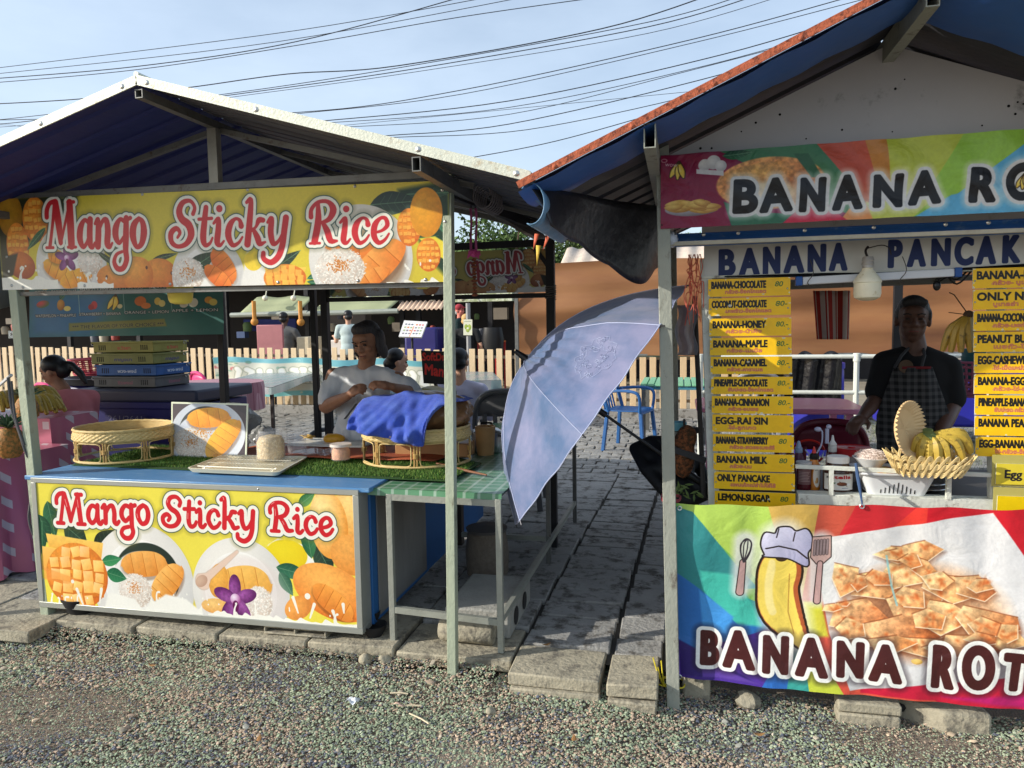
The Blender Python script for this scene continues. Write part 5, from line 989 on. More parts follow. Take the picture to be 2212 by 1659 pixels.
# ---------------------------------------------------------------- banana stall
BS = thing('market_stall', 'rusty edged gable roofed banana stall with a white gable board', 'market stall', (2.0,1.2,0))
pm = M('post_steel2', (148,150,138), .55, .1, .14, 9, .3, 70, col2=(104,98,88), c2=.6, stretch=(1,1,.5))
for x, y in ((.965,0),(3.35,0),(.98,3.0),(3.35,3.0)):
    b = MB(); xb = .985 if y == 0 and x < 1 else x; b.bar((xb,y-.13 if y == 0 and x < 1 else y,-.13),(x-.035 if x < 1 else x,y,2.33),.054,.05,up=(0,1,0)); b.build('post', pm, BS, bevel=.003)
QX, QZ, SL_ = 1.80, 2.705, .44
tarpb = M('blue_tarp', (44,90,160), .5, 0, .15, 3, .3, 14)
for s, xe in ((-1,.43),(1,3.17)):
    ze = QZ-SL_*abs(xe-QX)
    sheet('roof_sheet', QX, QZ, xe, ze, -.5, 3.3, M('dark_roof', (58,58,62), .55, .1, .25, 6, .2, 40), BS, amp=.02, per=.24)
    b = MB(); b.bar((QX,-.545,QZ+.006),(xe,-.545,ze+.006),.05,.006); b.bar((QX,-.568,QZ-.002),(xe,-.568,ze-.002),.006,.026); b.build('edge_trim', rust, BS, smooth=False)
    b = MB(); b.grid(lambda u, v: (QX+(xe-QX)*u, -.56+.34*v, QZ-.028+(ze-QZ)*u-.015*math.sin(v*3)+.004*math.sin(u*40)), 30, 4); b.build('edge_lining', tarpb, BS)
    b = MB(); screws('bolt', [(QX+(xe-QX)*t,-.574,QZ-.006+(ze-QZ)*t) for t in (.1,.3,.5,.7,.9)], BS, .009, rust)
for x in (.90,QX,2.7):
    z = QZ-SL_*abs(x-QX)-.06; b = MB(); boxtube(b, (x,-.54 if x < 1 else -.5,z),(x,3.2,z),.042,.085); b.build('purlin', pm, BS, smooth=False)
gbl = M('gable_board', (182,180,180), .7, 0, .06, 3, .1, 30, col2=(120,118,116), c2=.66)
b = MB(); b.m = 0; zt = lambda x: QZ-SL_*abs(x-QX)-.035; b.add([(.94,.03,2.22),(3.3,.03,2.22),(3.3,.03,zt(3.1)),(QX,.03,zt(QX)),(.94,.03,zt(.94))], [(0,1,2,3,4)]); b.build('gable_board', gbl, BS, smooth=False, solid=.006)
r = random.Random(5); b = MB()
for _ in range(16): x = r.uniform(1.05,2.3); z = r.uniform(2.3,2.3+.75*(zt(x)-2.3)); b.lathe([(0,0),(r.uniform(.003,.006),0),(0,.001)], (x,.026,z), 8, axis=(0,-1,0))
b.build('nail_hole', M('hole_dark', (24,22,22), .9), BS)
b = MB(); b.bar((.95,0,2.24),(3.3,0,2.24),.03,.03); b.build('front_beam', pm, BS)
# folded tarpaulin hanging at the left corner of the roof
TP = thing('folded_tarpaulin', 'dark folded tarpaulin with a blue rim hanging from the rusty roof corner', 'tarpaulin', (.5,-.4,2.0))
k0 = Vector((.44,-.55,2.10)); b = MB()
def curl(u, v):
    a = -1.9+4.2*u; rr = .055*(1-.2*v); return Vector((.475+rr*math.cos(a)*.9+.03*v, -.55+.5*v, 2.035+rr*math.sin(a)*1.35-.03*v))
b.grid(curl, 18, 8); b.build('rolled_edge', M('blue_rim', (92,130,160), .4, 0, .2, 12, .4, 30), TP, solid=.004)
b = MB()
def sheet_(u, v):
    p0 = Vector((.47,-.52,2.10)).lerp(Vector((1.0,.9,2.20)), u); p1 = Vector((.52,-.5,1.96)).lerp(Vector((.93,.85,1.93)), u); p = p0.lerp(p1, v); return p+Vector((.02*math.sin(u*9+v*2), 0, -.03*v*abs(math.sin(u*7))-.13*v*max(0,math.sin((u-.25)*4.1))))
b.grid(sheet_, 34, 10); b.build('hanging_sheet', M('black_tarp', (34,34,40), .42, 0, .2, 6, .7, 14), TP, solid=.003)
b = MB(); b.grid(lambda u, v: Vector((.62+.25*u,.05+.45*u,1.93-.07*v+.02*u))+Vector((.01*math.sin(v*9),0,0)), 8, 4); pass
b = MB()
for i, (px, py, cl) in enumerate(((1180,500,0),(1163,545,1),(1160,520,0),(1186,520,0))):
    p = atY(px, py, -.1); b.m = cl; b.add([p+Vector((-.01,0,.03)), p+Vector((.012,0,.028)), p+Vector((.002-.01*i,0,-.04-.02*cl))], [(0,1,2)])
fl = b.build('paper_flags', [M('coral_flag', (220,110,80), .7), M('yellow_flag', (226,190,80), .7)], None, solid=.001); tag(fl, 'small torn coral and yellow paper pennants hanging under the tarpaulin', 'pennants')
# upper banner, crumpled vinyl
UB = thing('banner', 'upper rainbow banana roti banner with black letters, strung below the gable', 'banner', (1.9,-.04,1.98))
rn = [(random.uniform(4,26), random.uniform(-8,8), random.uniform(0,6.3), random.uniform(.4,1)) for _ in range(9)]
def wr(amp):
    def f(u, v):
        s = sum(w*math.sin(a*u*1.5+b_*v*1.3+c) for a, b_, c, w in rn)*.3; return (0, -abs(s)*amp-amp*.4*math.sin(u*60+v*9)*(.3+v), 0)
    return f
panel('vinyl', art_upper().mat('upper_banner_print', .38, bump=.5), [(UX0,-.045,UZ1),(UX1,-.045,UZ1+.015),(UX1,-.045,UZ0+.01),(UX0,-.045,UZ0)], UB, 120, 14, wr(.011))
b = MB(); b.tube([(.92,-.05,2.27),(.9,0,2.33)], .003); b.tube([(.93,-.05,2.0),(.94,.02,2.02)], .004); b.build('tie', blackpl, UB)
# white cart frame behind the post
CF = thing('food_cart', 'white painted pancake cart with a lettered fascia behind the banners', 'food cart', (1.9,.6,0))
A = Art(1300, 112, (206,206,200)); mm_ = plane_map(1.11, 2.95, 1.80, 1.945, .255, 1300, 112, 2500, 500, 1.386)
A.grain(.05, 60); NAV = (18,38,92)
for ch, x0, x1, y0, y1 in (('B',512,618,688,836),('A',638,752,682,832),('N',760,866,674,826),('A',885,1000,668,818),('N',1008,1120,660,812),('A',1136,1240,654,806),('P',1452,1545,636,790),('A',1568,1676,632,784),('N',1692,1812,628,780),('C',1824,1940,622,776),('A',1950,2066,616,770),('K',2086,2200,610,764),('E',2216,2310,604,758),('S',2330,2430,600,752)):
    a = mm_(x0, y1); c_ = mm_(x1, y0); A.text(ch, a[0]+2, a[1]-3, (a[1]-c_[1])-6, [(0,NAV,1,1)], width=c_[0]-a[0]-9, bold=5.5)
panel('fascia', A.mat('fascia_print', .5), [(1.11,.255,1.945),(2.95,.255,1.945),(2.95,.255,1.80),(1.11,.255,1.80)], CF, thick=.01, back=whitep, smooth=False)
for x in (1.118, 2.29, 2.95): b = MB(); b.bar((x,.28,1.88),(x+.045,.28,.72),.05,.045,up=(0,1,0)); b.bar((x+.045,.28,.72),(x+.045,.28,.35),.05,.045,up=(0,1,0)); b.build('upright', whitep, CF, bevel=.003)
b = MB(); b.box((1.1,.262,1.946),(2.98,.275,2.25)); b.build('gap_board', gbl, CF, smooth=False); b = MB(); b.bar((1.1,.265,1.797),(2.98,.265,1.797),.03,.012); b.build('fascia_rail', whitep, CF, bevel=.002)  # board above the fascia added to block sky light through the gap
b = MB(); b.bar((1.1,.6,1.82),(2.98,.6,1.82),.03,.03); b.bar((1.5,.6,1.76),(2.25,.6,1.77),.02,.03); b.build('cross_bar', greyst, CF)
# blue awning roll with screws
b = MB(); b.grid(lambda u, v: (.965+2.0*u, .0+.10*math.cos(-2.4+3.0*v)*.35+.05, 1.955+.022*math.sin(-1.6+3.2*v)+.01*u*.5), 40, 10); b.box((.955,.03,1.918),(2.96,.06,1.932)); AW = thing('awning_roll', 'faded blue rolled awning edge with screws above the pancake fascia', 'awning', (1.9,.03,1.93)); b.build('cover', M('awning_blue', (52,98,160), .4, 0, .15, 5, .3, 20, col2=(110,136,166), c2=.62), AW)
b = MB(); b.bar((.955,.02,1.928),(2.96,.02,1.928),.03,.016); b.build('batten', M('batten', (170,164,146), .7, 0, .2, 12, .4), AW); screws('screw', [(x,.012,1.962) for x in (.985,1.1,1.24,1.5,1.76,2.02,2.17,2.5)], AW, .008)
b = MB(); b.ell((.965,.03,1.95), (.03,.04,.035), None, 12, 8, .15); b.build('torn_end', M('clear_film', (190,196,206), .2, 0, .1, 10, .5, 40), AW)
# menu boards
Z0s, st = 1.786, .0878
left = [('BANANA-CHOCOLATE','กล้วย-ช็อกโกแลต','80'),('COCONUT-CHOCOLATE','มะพร้าว-ช็อกโกแลต','80-'),('BANANA-HONEY','กล้วย-น้ำผึ้ง','80.-'),('BANANA-MAPLE','กล้วย-เมเปิ้ล','80.-'),('BANANA-CARAMEL','กล้วย-คาราเมล','80.-'),('PINEAPPLE-CHOCOLATE','สับปะรด-ช็อกโกแลต','80.-'),
        ('BANANA-CINNAMON','กล้วย-อบเชย','80.-'),('EGG-RAI SIN','ไข่-ลูกเกด',''),('BANANA-STRAWBERRY','กล้วย-สตรอเบอร์รี่','80'),('BANANA MILK','กล้วย-นม','80'),('ONLY PANCAKE','แพนเค้กเปล่าไม่ใส่ไส้',''),('LEMON-SUGAR','','80')]
right = [('BANANA-NUTELLA','กล้วย- นูเทลล่า',''),('ONLY NUTELLA','นูเทลล่า',''),('BANANA-COCONUT-CHOCOLATE','กล้วย-มะพร้าว-ช็อก',''),('PEANUT BUTTER-EGG','เนยถั่ว-ไข่',''),('EGG-CASHEWNUT-BANANA','ไข่-เม็ดมะม่วง-กล้วย',''),('BANANA-EGG-CINNAMON','กล้วย-ไข่-อบเชย',''),('PINEAPPLE-BANANA-COCONUT','สับปะรด กล้วย มะพร้าว',''),('BANANA PEANUT BUTTER','',''),('EGG-BANANA-CHOCOLATE','ไข่-กล้วย-ช็อกโกแลต','')]
wd = {'BANANA-CHOCOLATE':240,'COCONUT-CHOCOLATE':240,'BANANA-HONEY':235,'BANANA-MAPLE':240,'BANANA-CARAMEL':235,'PINEAPPLE-CHOCOLATE':235,'BANANA-CINNAMON':240,'EGG-RAI SIN':232,'BANANA-STRAWBERRY':232,'BANANA MILK':225,'ONLY PANCAKE':235,'LEMON-SUGAR':235}
def board(en, th, pr, x0, x1, z, dy=0, h=.079, w=None, pref='left'):
    lab = {'BANANA-NUTELLA': 'topmost yellow menu board of the column right of the vendor', 'ONLY NUTELLA': 'yellow menu board starting ONLY N, second in the column right of the vendor'}.get(en, 'yellow menu board reading %s on the pancake cart' % en)
    T = thing('menu_board', lab, 'menu board', ((x0+x1)/2,.24,z-h), 'yellow menu boards on the pancake cart')
    panel('board', art_sign(en, th, pr, 360 if pref == 'left' else 430, 82, w or (345 if pref != 'left' else None)).mat('board_'+en, .4), [(x0,.235+dy,z),(x1,.235+dy,z),(x1,.232+dy,z-h),(x0,.232+dy,z-h)], T, thick=.005, back=whitep, smooth=False)
    return T
for i, (en, th, pr) in enumerate(left): dx = .0032*i; board(en, th, pr, 1.128+dx, 1.478+dx, Z0s-st*i+.002*math.sin(i*2), .003*math.sin(i*5), w=wd[en])
for i, (en, th, pr) in enumerate(right): dx = .004*i; board(en, th, pr, 2.198+dx, 2.62+dx, 1.80-.0885*i, .003*math.sin(i*3), .083, pref='right')
for i, (tx, z, x, y) in enumerate((('Egg C',.985,2.30,.20),('Ma',.85,2.305,.19))):
    T = thing('menu_board', ['lowest but one yellow board starting Egg, right of the wicker basket','lowest yellow board starting Ma, at the banner edge'][i], 'menu board', (x,y,z-.09), 'yellow menu boards on the pancake cart')
    panel('board', simple_sign(420, 90, (238,206,20) if i else (226,206,60), [(tx, 30 if not i else 100, 62, 34, (34,34,40), 1.5)]).mat('board2_%d' % i, .3), [(x,y,z),(x+.42,y,z),(x+.42,y,z-.088),(x,y,z-.088)], T, thick=.005, back=whitep, smooth=False)
    b = MB(); b.box((x-.012,y+.008,z-.098),(x+.43,y+.012,z+.035)); b.build('sleeve', M('yellowed_film', (176,166,90), .4), T)
# lightbulb
LB = thing('light_bulb', 'big white household bulb hanging in front of the pancake fascia', 'bulb', (1.79,.2,1.75)); c0 = atY(1873,640,.18); zb = atY(1873,650,.18).z; c = Vector((c0.x,.18,zb))
b = MB(); b.lathe([(0,0),(.03,.003),(.05,.014),(.054,.03),(.053,.075),(.056,.078),(.055,.085),(.046,.1),(.032,.118),(.022,.13),(.02,.14)], c, 28); b.build('globe', M('bulb_white', (228,222,196), .35, 0, .06, 20, 0, col2=(196,180,140), c2=.64), LB)
b = MB(); b.lathe([(.02,.138),(.024,.14),(.022,.15),(.025,.155),(.022,.165),(.025,.17),(.022,.18),(.02,.186),(0,.188)], c, 20); b.build('socket', M('socket_grey', (176,172,166), .45, .3), LB)
b = MB(); b.tube(crom([c+Vector((0,0,.18)), c+Vector((-.008,.01,.21)), c+Vector((.004,.02,.23))], 4), .005); b.tube(crom([c+Vector((0,.01,.222)), c+Vector((.05,0,.232)), c+Vector((.08,0,.22)), c+Vector((.09,0,.19))], 4), .0022); b.build('flex', M('black_flex', (40,34,34), .6), LB)
# tube lamp
TL = thing('tube_lamp', 'white strip lamp with blue end caps wired under the fascia', 'strip lamp', (1.85,.26,1.77)); b = MB(); za, zc = 1.768, 1.787; b.bar((1.53,.25,za),(2.13,.25,zc),.03,.034); b.build('housing', M('lamp_white', (206,210,216), .35, 0, .04), TL, bevel=.004)
for s, x, z in ((0,1.515,za),(1,2.145,zc)): b = MB(); b.bar((x-.014,.25,z),(x+.014,.25,z),.034,.04); b.build('end_cap', M('cap_blue', (28,78,150), .4), TL, bevel=.003)
b = MB(); [b.tube(crom([(x,.245,1.86),(x+.01,.22,1.80),(x-.012,.228,1.76),(x+.006,.24,1.745)], 5), .0018, 5) for x in (1.56,1.93)]; b.build('tie_wire', M('wire_dark', (70,66,62), .5), TL)
# cables and dark clip by the right column
b = MB(); 
for k in range(4): b.tube(crom([(2.22,.3,1.86-.02*k),(2.16,.3,1.80-.02*k),(2.10,.29,1.76+.01*k),(2.07,.3,1.74)], 5), .004, 6)
b.ell((2.08,.29,1.735), (.016,.012,.022)); [b.tube(crom([(1.2,.245,1.797),(1.6,.245,1.79+.004*k),(1.9,.245,1.795),(2.4,.245,1.80+.006*k)], 5), .003, 5) for k in range(3)]
tag(b.build('cable_bundle', blackpl), 'black cables and plug hanging beside the right menu column', 'cables')
# striped towel behind
b = MB(); tl = atY(1757,628,1.0); tr = atY(1835,628,1.0); bl = atY(1765,733,1.0); br = atY(1832,733,1.0)
def stw(u, v): p = (tl*(1-u)+tr*u)*(1-v)+(bl*(1-u)+br*u)*v; return p+Vector((0,.02*math.sin(u*12),0))
b.grid(stw, 24, 8, uv=True); o = b.build('striped_towel', pattern_mat('red_stripes', 'stripesUV', (166,44,34), (206,190,180), (3.2,1,1), .9), solid=.004); tag(o, 'red and white striped towel hanging behind the strip lamp', 'towel')
b = MB(); b.bar((1.3,1.0,1.79),(2.9,1.0,1.80),.02,.02); b.build('hanging_rail', greyst, CF)
# counter rails
zs = .81
b = MB(); b.box((1.525,.22,.775),(2.33,.30,.822)); b.build('front_sill', whitep, CF, bevel=.003)
b = MB(); b.box((1.16,.27,.60),(2.33,.285,.775)); b.build('front_panel', M('yellowed_panel', (206,206,160), .5, 0, .06, 6, 0, col2=(226,224,206), c2=.55), CF, smooth=False)
b = MB(); b.box((1.855,.255,.60),(1.90,.29,.775)); b.build('front_panel_post', whitep, CF, bevel=.002)
b = MB(); b.box((1.16,.30,.795),(2.9,.95,.815)); b.build('worktop', M('dark_worktop', (70,66,62), .5, .2, .2, 10), CF)
zr = .945; b = MB(); b.bar((1.51,.225,zr),(2.3,.225,zr-.015),.018,.018); b.build('guard_rail', whitep, CF, bevel=.002)
for x in (1.66,2.13): b = MB(); b.bar((x,.226,.82),(x,.226,zr-.01),.018,.02,up=(0,1,0)); b.build('guard_upright', whitep, CF)
for x, y in ((1.2,.9),(2.9,.9)): b = MB(); b.bar((x,y,.3),(x,y,1.9),.04,.04,up=(0,1,0)); b.build('upright', whitep, CF)
# wheel of the cart
W_ = Vector((atY(1898,1500,.05).x,.05,.215)); b = MB(); b.tube([W_+Vector((.265*math.cos(a),0,.265*math.sin(a))) for a in np.arange(0,6.28,.13)], .024, 10, True); wl = b.build('wheel', rubber, CF)
b = MB(); b.tube([W_+Vector((.235*math.cos(a),0,.235*math.sin(a))) for a in np.arange(0,6.28,.13)], .009, 8, True); [b.tube([W_+Vector((.02*math.cos(a),.02,.02*math.sin(a))), W_+Vector((.235*math.cos(a+.3),0,.235*math.sin(a+.3)))], .0016, 4) for a in np.arange(0,6.28,.35)]; b.lathe([(0,-.04),(.022,-.04),(.022,.04),(0,.04)], W_, 12, axis=(0,1,0)); b.build('rim', M('rim_steel', (120,116,106), .5, .5), wl)
def sc(px, py, Y): return atY(px, py, Y)
def bottle(name, label, px, pyb, Y, r, h, mat, cap, cat='bottle', parts=()):
    p = sc(px, pyb, Y); p.z = .815; T = thing(name, label, cat, tuple(p)); b = MB(); b.lathe([(0,0),(r*.92,0),(r,.008),(r,h*.35),(r*.86,h*.55),(r*.95,h*.78),(r*.6,h*.95),(r*.5,h)], p, 22); b.build('body', mat, T)
    b = MB(); b.lathe([(r*.62,0),(r*.66,.002),(r*.62,.024),(r*.3,.03),(0,.03)], p+Vector((0,0,h*.97)), 18); b.build('cap', cap, T); return T, p
def label_strip(T, p, r, z0, z1, art, name, a0=-2.6, a1=-.55, k=1.006):
    b = MB(); b.grid(lambda u, v: (p.x+r*k*math.cos(a0+(a1-a0)*u), p.y+r*k*math.sin(a0+(a1-a0)*u), p.z+z0+(z1-z0)*v), 20, 2, uv=True); b.build('label', art.mat(name, .3), T)
T, p = bottle('squeeze_bottle', 'amber squeeze bottle with a black cap and white oval label', 1757,1050, .36, .029, .145, M('caramel', (196,120,44), .25, 0, .05, 8), M('black_cap', (30,30,30), .35))
b = MB(); b.lathe([(.012,0),(.004,.03),(.003,.034),(0,.034)], p+Vector((0,0,.165)), 12); b.build('nozzle', M('red_nozzle', (196,44,36), .4), T)
A = Art(120, 220, (196,120,44)); A.ell(60,110,52,104,(226,220,206)); A.text('Lin', 26, 58, 24, [(0,(40,40,40),1,1)], shear=.3); A.ell(60,150,16,28,(196,150,90),(160,110,60)); A.ell(44,165,10,16,(206,160,100)); label_strip(T, p, .03, .012, .12, A, 'amber_label', -1.9, -.5)
T, p = bottle('squeeze_bottle', 'dark red squeeze bottle with a white nozzle behind the spread jar', 1797,1035, .55, .03, .15, M('dark_sauce', (90,20,20), .25), M('white_cap', (224,222,216), .4)); b = MB(); b.lathe([(.018,0),(.02,.012),(.008,.03),(.004,.055),(0,.056)], p+Vector((0,0,.17)), 12); b.build('nozzle', M('white_cap'), T)
T, p = bottle('squeeze_bottle', 'pale blue capped squeeze bottle at the edge of the menu column', 1724,1040, .5, .028, .15, M('violet_sauce', (90,40,70), .3), M('paleblue_cap', (150,170,200), .35)); b = MB(); b.lathe([(.014,0),(.006,.03),(0,.034)], p+Vector((0,0,.17)), 12); b.build('nozzle', M('paleblue_cap'), T)
b = MB(); q0 = p+Vector((.03,0,.16)); b.tube(crom([q0, q0+Vector((.03,-.02,-.03)), q0+Vector((.07,0,.02)), q0+Vector((.075,0,.085)), q0+Vector((.06,0,.10))], 6), .0035, 6); b.ell(q0+Vector((.055,0,.10)), (.016,.01,.012)); b.tube([q0+Vector((.1,.02,.03)), q0+Vector((.1,.02,.1))], .009, 8); b.ell(q0+Vector((.107,.02,.11)), .012)
tag(b.build('nozzle_caps', M('lilac_cap', (176,180,206), .4)), 'loose pale nozzle caps on cords above the squeeze bottles', 'nozzle caps')
p = sc(1736,1048,.34); p.z = .815; T = thing('sauce_jar', 'maroon sauce jar with a greyish lid next to the menu boards', 'jar', tuple(p)); b = MB(); b.lathe([(0,0),(.03,0),(.033,.01),(.033,.10),(.028,.115)], p, 24); b.build('glass', M('maroon_sauce', (84,26,34), .15), T); b = MB(); b.lathe([(.034,0),(.035,.02),(0,.022)], p+Vector((0,0,.112)), 24, wob=lambda a, z: 1+.01*math.sin(a*30)); b.build('lid', M('grey_lid', (196,192,190), .5), T)
A = Art(200, 90, (120,84,84)); [A.line([(20,16+9*i),(180-20*(i%3),16+9*i)], 1.5, (206,196,190), .7) for i in range(7)]; label_strip(T, p, .033, .03, .1, A, 'maroon_label')
# big spread jar
p = sc(1809,1052,.33); p.z = .815; T = thing('spread_jar', 'large white lidded jar of chocolate spread behind the guard rail', 'jar', tuple(p)); s = 1.0
b = MB(); b.lathe([(0,0),(.055,0),(.063,.012),(.064,.09),(.058,.115),(.045,.13),(.044,.14)], p, 32, sy=.8); b.build('glass', M('choc', (64,34,22), .12, 0, .05, 6, coat=.4), T)
b = MB(); b.lathe([(.048,0),(.0485,.026),(.044,.03),(0,.03)], p+Vector((0,0,.134)), 36, sy=.85, wob=lambda a, z: 1+.01*math.sin(a*44)); b.build('lid', M('white_lid', (228,226,222), .4, 0, .02), T)
A = Art(260, 150, (232,230,222)); A.text('n', 26, 42, 26, [(0,(24,22,24),1,1)], bold=2.4, width=22); A.text('utella', 54, 42, 30, [(0,(196,30,40),1,1)], bold=2.4, width=170)
A.ell(70,88,22,15,(176,120,70),(130,80,44)); A.ell(56,100,14,12,(206,150,90),(150,96,56)); leaf(A,80,90,104,80,7,(60,130,60)); A.ell(150,92,40,18,(150,90,60),(84,44,28)); A.line([(130,70),(190,112)], 3, (120,60,40)); A.ell(205,96,16,10,(236,236,236)); A.line([(150,130),(200,130)], 2, (70,90,140))
b = MB(); b.grid(lambda u, v: (p.x+.0648*math.cos(-2.75+2.3*u), p.y+.8*.0648*math.sin(-2.75+2.3*u), p.z+.016+.072*v), 24, 2, uv=True); b.build('label', A.mat('spread_label', .35), T)
p = sc(1838,1030,.62); p.z = .815; T = thing('lidded_tub', 'round tub with a red lid behind the spread jar', 'tub', tuple(p)); b = MB(); b.lathe([(0,0),(.075,0),(.085,.13)], p, 28); b.build('body', M('tub_clear', (176,166,160), .2, alpha=.8), T); b = MB(); b.lathe([(.09,0),(.092,.03),(.086,.034),(.08,.03),(.02,.03),(.015,.036),(0,.036)], p+Vector((0,0,.125)), 32); b.build('lid', M('red_lid', (176,36,40), .35, 0, .06), T)
p = sc(1802,960,.7); RF = MB(); RF.tube([Vector((p.x-.12+.075*math.cos(a), p.y, .93+.06*math.sin(a))) for a in np.arange(.2,6.0,.2)], .006, 6); tag(RF.build('red_ladle', M('red_plastic', (186,40,34), .35)), 'red plastic ladle rim standing among the squeeze bottles', 'ladle')
# plate of shredded coconut
p = sc(1885,1005,.30); p = Vector((p.x,.33,.935)); T = thing('bowl', 'white dish heaped with shredded coconut resting on the rail', 'bowl', tuple(p)); b = MB(); b.lathe([(0,0),(.04,0),(.066,.03),(.078,.042),(.075,.043),(.05,.02),(0,.012)], p, 32); b.build('dish', M('dish_white', (222,222,220), .3, 0, .03), T)
b = MB(); b.ell(p+Vector((0,0,.035)), (.062,.062,.034)); rr = random.Random(9)
for _ in range(520):
    a = rr.uniform(0,6.3); q = rr.random()**.5; c = p+Vector((.065*q*math.cos(a), .065*q*math.sin(a), .038+.036*math.sqrt(max(0,1-q*q)))); d = Vector((rr.uniform(-1,1), rr.uniform(-1,1), rr.uniform(-.4,.5)))*.011; b.tube([c-d, c+Vector((0,0,.003)), c+d], .0011, 3)
b.build('shredded_coconut', M('coconut', (222,206,196), .7, 0, .12, 60), T)
b = MB(); b.lathe([(0,0),(.045,0),(.07,.012),(.0,.014)], (p.x+.02,.36,.9), 28); tag(b.build('plate', M('dish_grey', (196,196,196), .4)), 'flat white plate beneath the shredded coconut dish', 'plate')
# white slotted plastic basket
pc = sc(1935,1064,.24); WB = thing('plastic_basket', 'white slotted plastic basket of fruit on the cart sill', 'basket', (pc.x,.27,.822)); b = MB()
def rr_loop(cx, cy, hx, hy, r, z, n=6):
    o = []
    for i, (sx, sy, a0) in enumerate(((1,-1,-1.5708),(1,1,0),(-1,1,1.5708),(-1,-1,3.1416))):
        for k in range(n+1): a = a0+1.5708*k/n; o.append((cx+sx*(hx-r)+r*math.cos(a), cy+sy*(hy-r)+r*math.sin(a), z))
    return o
cx_ = pc.x+.01; Q0 = rr_loop(cx_,.33,.115,.08,.03,.824); Q1 = rr_loop(cx_,.33,.155,.11,.04,.925); Q2 = rr_loop(cx_,.33,.165,.12,.045,.926); Q3 = rr_loop(cx_,.33,.165,.12,.045,.916); n = len(Q0)
b.add(Q0+Q1+Q2+Q3, [(j*n+i, j*n+(i+1)%n, (j+1)*n+(i+1)%n, (j+1)*n+i) for j in range(3) for i in range(n)]+[tuple(range(n))[::-1]]); b.build('body', M('basket_white', (220,222,222), .35, 0, .03), WB, solid=.002)
b = MB()
for i in range(9):
    x = cx_-.07+.017*i; hh = .014+.038*(1-abs(i-4)/4.5); z0 = .832; y = lambda z: .33-(.08+.03*(z-.824)/.101)-.0022; b.add([(x-.0022,y(z0),z0),(x+.0022,y(z0),z0),(x+.0022,y(z0+hh),z0+hh),(x-.0022,y(z0+hh),z0+hh)], [(0,1,2,3)])
for i in range(9):
    yy = .27+.013*i; z0, z1 = .835, .885; xx = lambda z: cx_-(.115+.04*(z-.824)/.101)-.002; b.add([(xx(z0),yy,z0),(xx(z0),yy+.004,z0),(xx(z1),yy+.004,z1),(xx(z1),yy,z1)], [(0,1,2,3)])
b.build('slots', M('slot_dark', (34,34,34), .8), WB)
b = MB(); b.ell((cx_-.03,.33,.905), (.05,.06,.03)); b.ell((cx_+.05,.33,.908), (.04,.035,.024)); tag(b.build('mixed_fruit', M('brown_fruit', (176,110,60), .5, 0, .3, 12, col2=(206,190,60), c2=.55)), 'brown and yellow fruit heaped inside the white slotted basket', 'fruit')
# banana shapes
rr2 = random.Random(8)
bany = M('banana_skin', (182,154,62), .5, 0, .2, 16, .1, 40, col2=(96,76,34), c2=.6, c2scale=34)
def banana3(b, pts, r, seg=6):
    P = crom(pts, 4); n = len(P); b.tube(P, [max(.003, r*math.sin(math.pi*min(1,max(0,.08+.84*i/(n-1))))**.5) for i in range(n)], seg)
# woven cane basket with bananas and a paper plate
pc = sc(2012,1020,.16); bx, by, bz = pc.x, .21, .935
WK = thing('woven_basket', 'cream scalloped cane basket holding a hand of bananas on the rail', 'basket', (bx,by,bz)); b = MB()
def lp(k, z, n=150): return [Vector(q)+Vector((0,0,z)) for q in crom(rr_loop(0,0,1,1,.35,0,3), 150//16)] 
base = rr_loop(0,0,1,1,.4,0,5); nb = len(base)
_c = [Vector(q) for q in crom(base, 12, True)]; _c.append(_c[0]); _l = [0]
for p_, q_2 in zip(_c, _c[1:]): _l.append(_l[-1]+math.hypot((p_.x-q_2.x)*1.45, p_.y-q_2.y))
per = []
for t_ in np.linspace(0, _l[-1], 433)[:-1]:
    i_ = max(0, int(np.searchsorted(_l, t_, 'right'))-1); per.append(_c[i_].lerp(_c[i_+1], (t_-_l[i_])/(_l[i_+1]-_l[i_]+1e-9)))
npr = len(per); hx0, hy0, hx1, hy1 = .12,.075,.158,.105
for row in range(2):
    for ph in (0, math.pi):
        def rib(u, v):
            i = int(round(u*npr)) % npr; q = per[i]; a = i/npr*math.pi*2*15; t = .28+.44*row+.25*math.sin(a+ph)+(v-.5)*.30; off = .0022*math.cos(a+ph)+.0012*math.sin(v*3.14*5); hx = hx0+(hx1-hx0)*t+off; hy = hy0+(hy1-hy0)*t+off; return (bx+q[0]*hx, by+q[1]*hy, bz+.082*t)
        b.grid(rib, npr, 8)
b.build('woven_side', M('cane_cream', (222,196,136), .5, 0, .14, 40), WK, solid=.0012)
b = MB(); b.add([(bx+q[0]*hx0*.98, by+q[1]*hy0*.98, bz+.012) for q in base], [tuple(range(nb))]); b.build('basket_floor', M('cane_cream'), WK)
BN = thing('banana_hand', 'hand of ripe bananas with a green crown lying in the cane basket', 'bananas', (bx+.03,by,bz+.03)); cr = sc(2004,938,.2)
for i, (dx, dz, dy, rr_) in enumerate(((-.06,-.08,-.01,.021),(-.04,-.105,-.04,.022),(-.01,-.11,-.055,.022),(.025,-.115,-.06,.023),(.065,-.11,-.055,.022),(.125,-.10,-.035,.024),(.165,-.075,-.005,.024),(.17,-.05,.035,.022))):
    b = MB(); e = cr+Vector((dx,dy,dz)); m_ = cr.lerp(e,.55)+Vector((dx*.2,-.02,.018+.10*abs(dx))); banana3(b, [cr+Vector((dx*.1,0,-.006)), cr.lerp(m_,.45)+Vector((0,0,.0)), m_, e], rr_*rr2.uniform(.9,1.08), 6); b.build('banana', bany, BN)
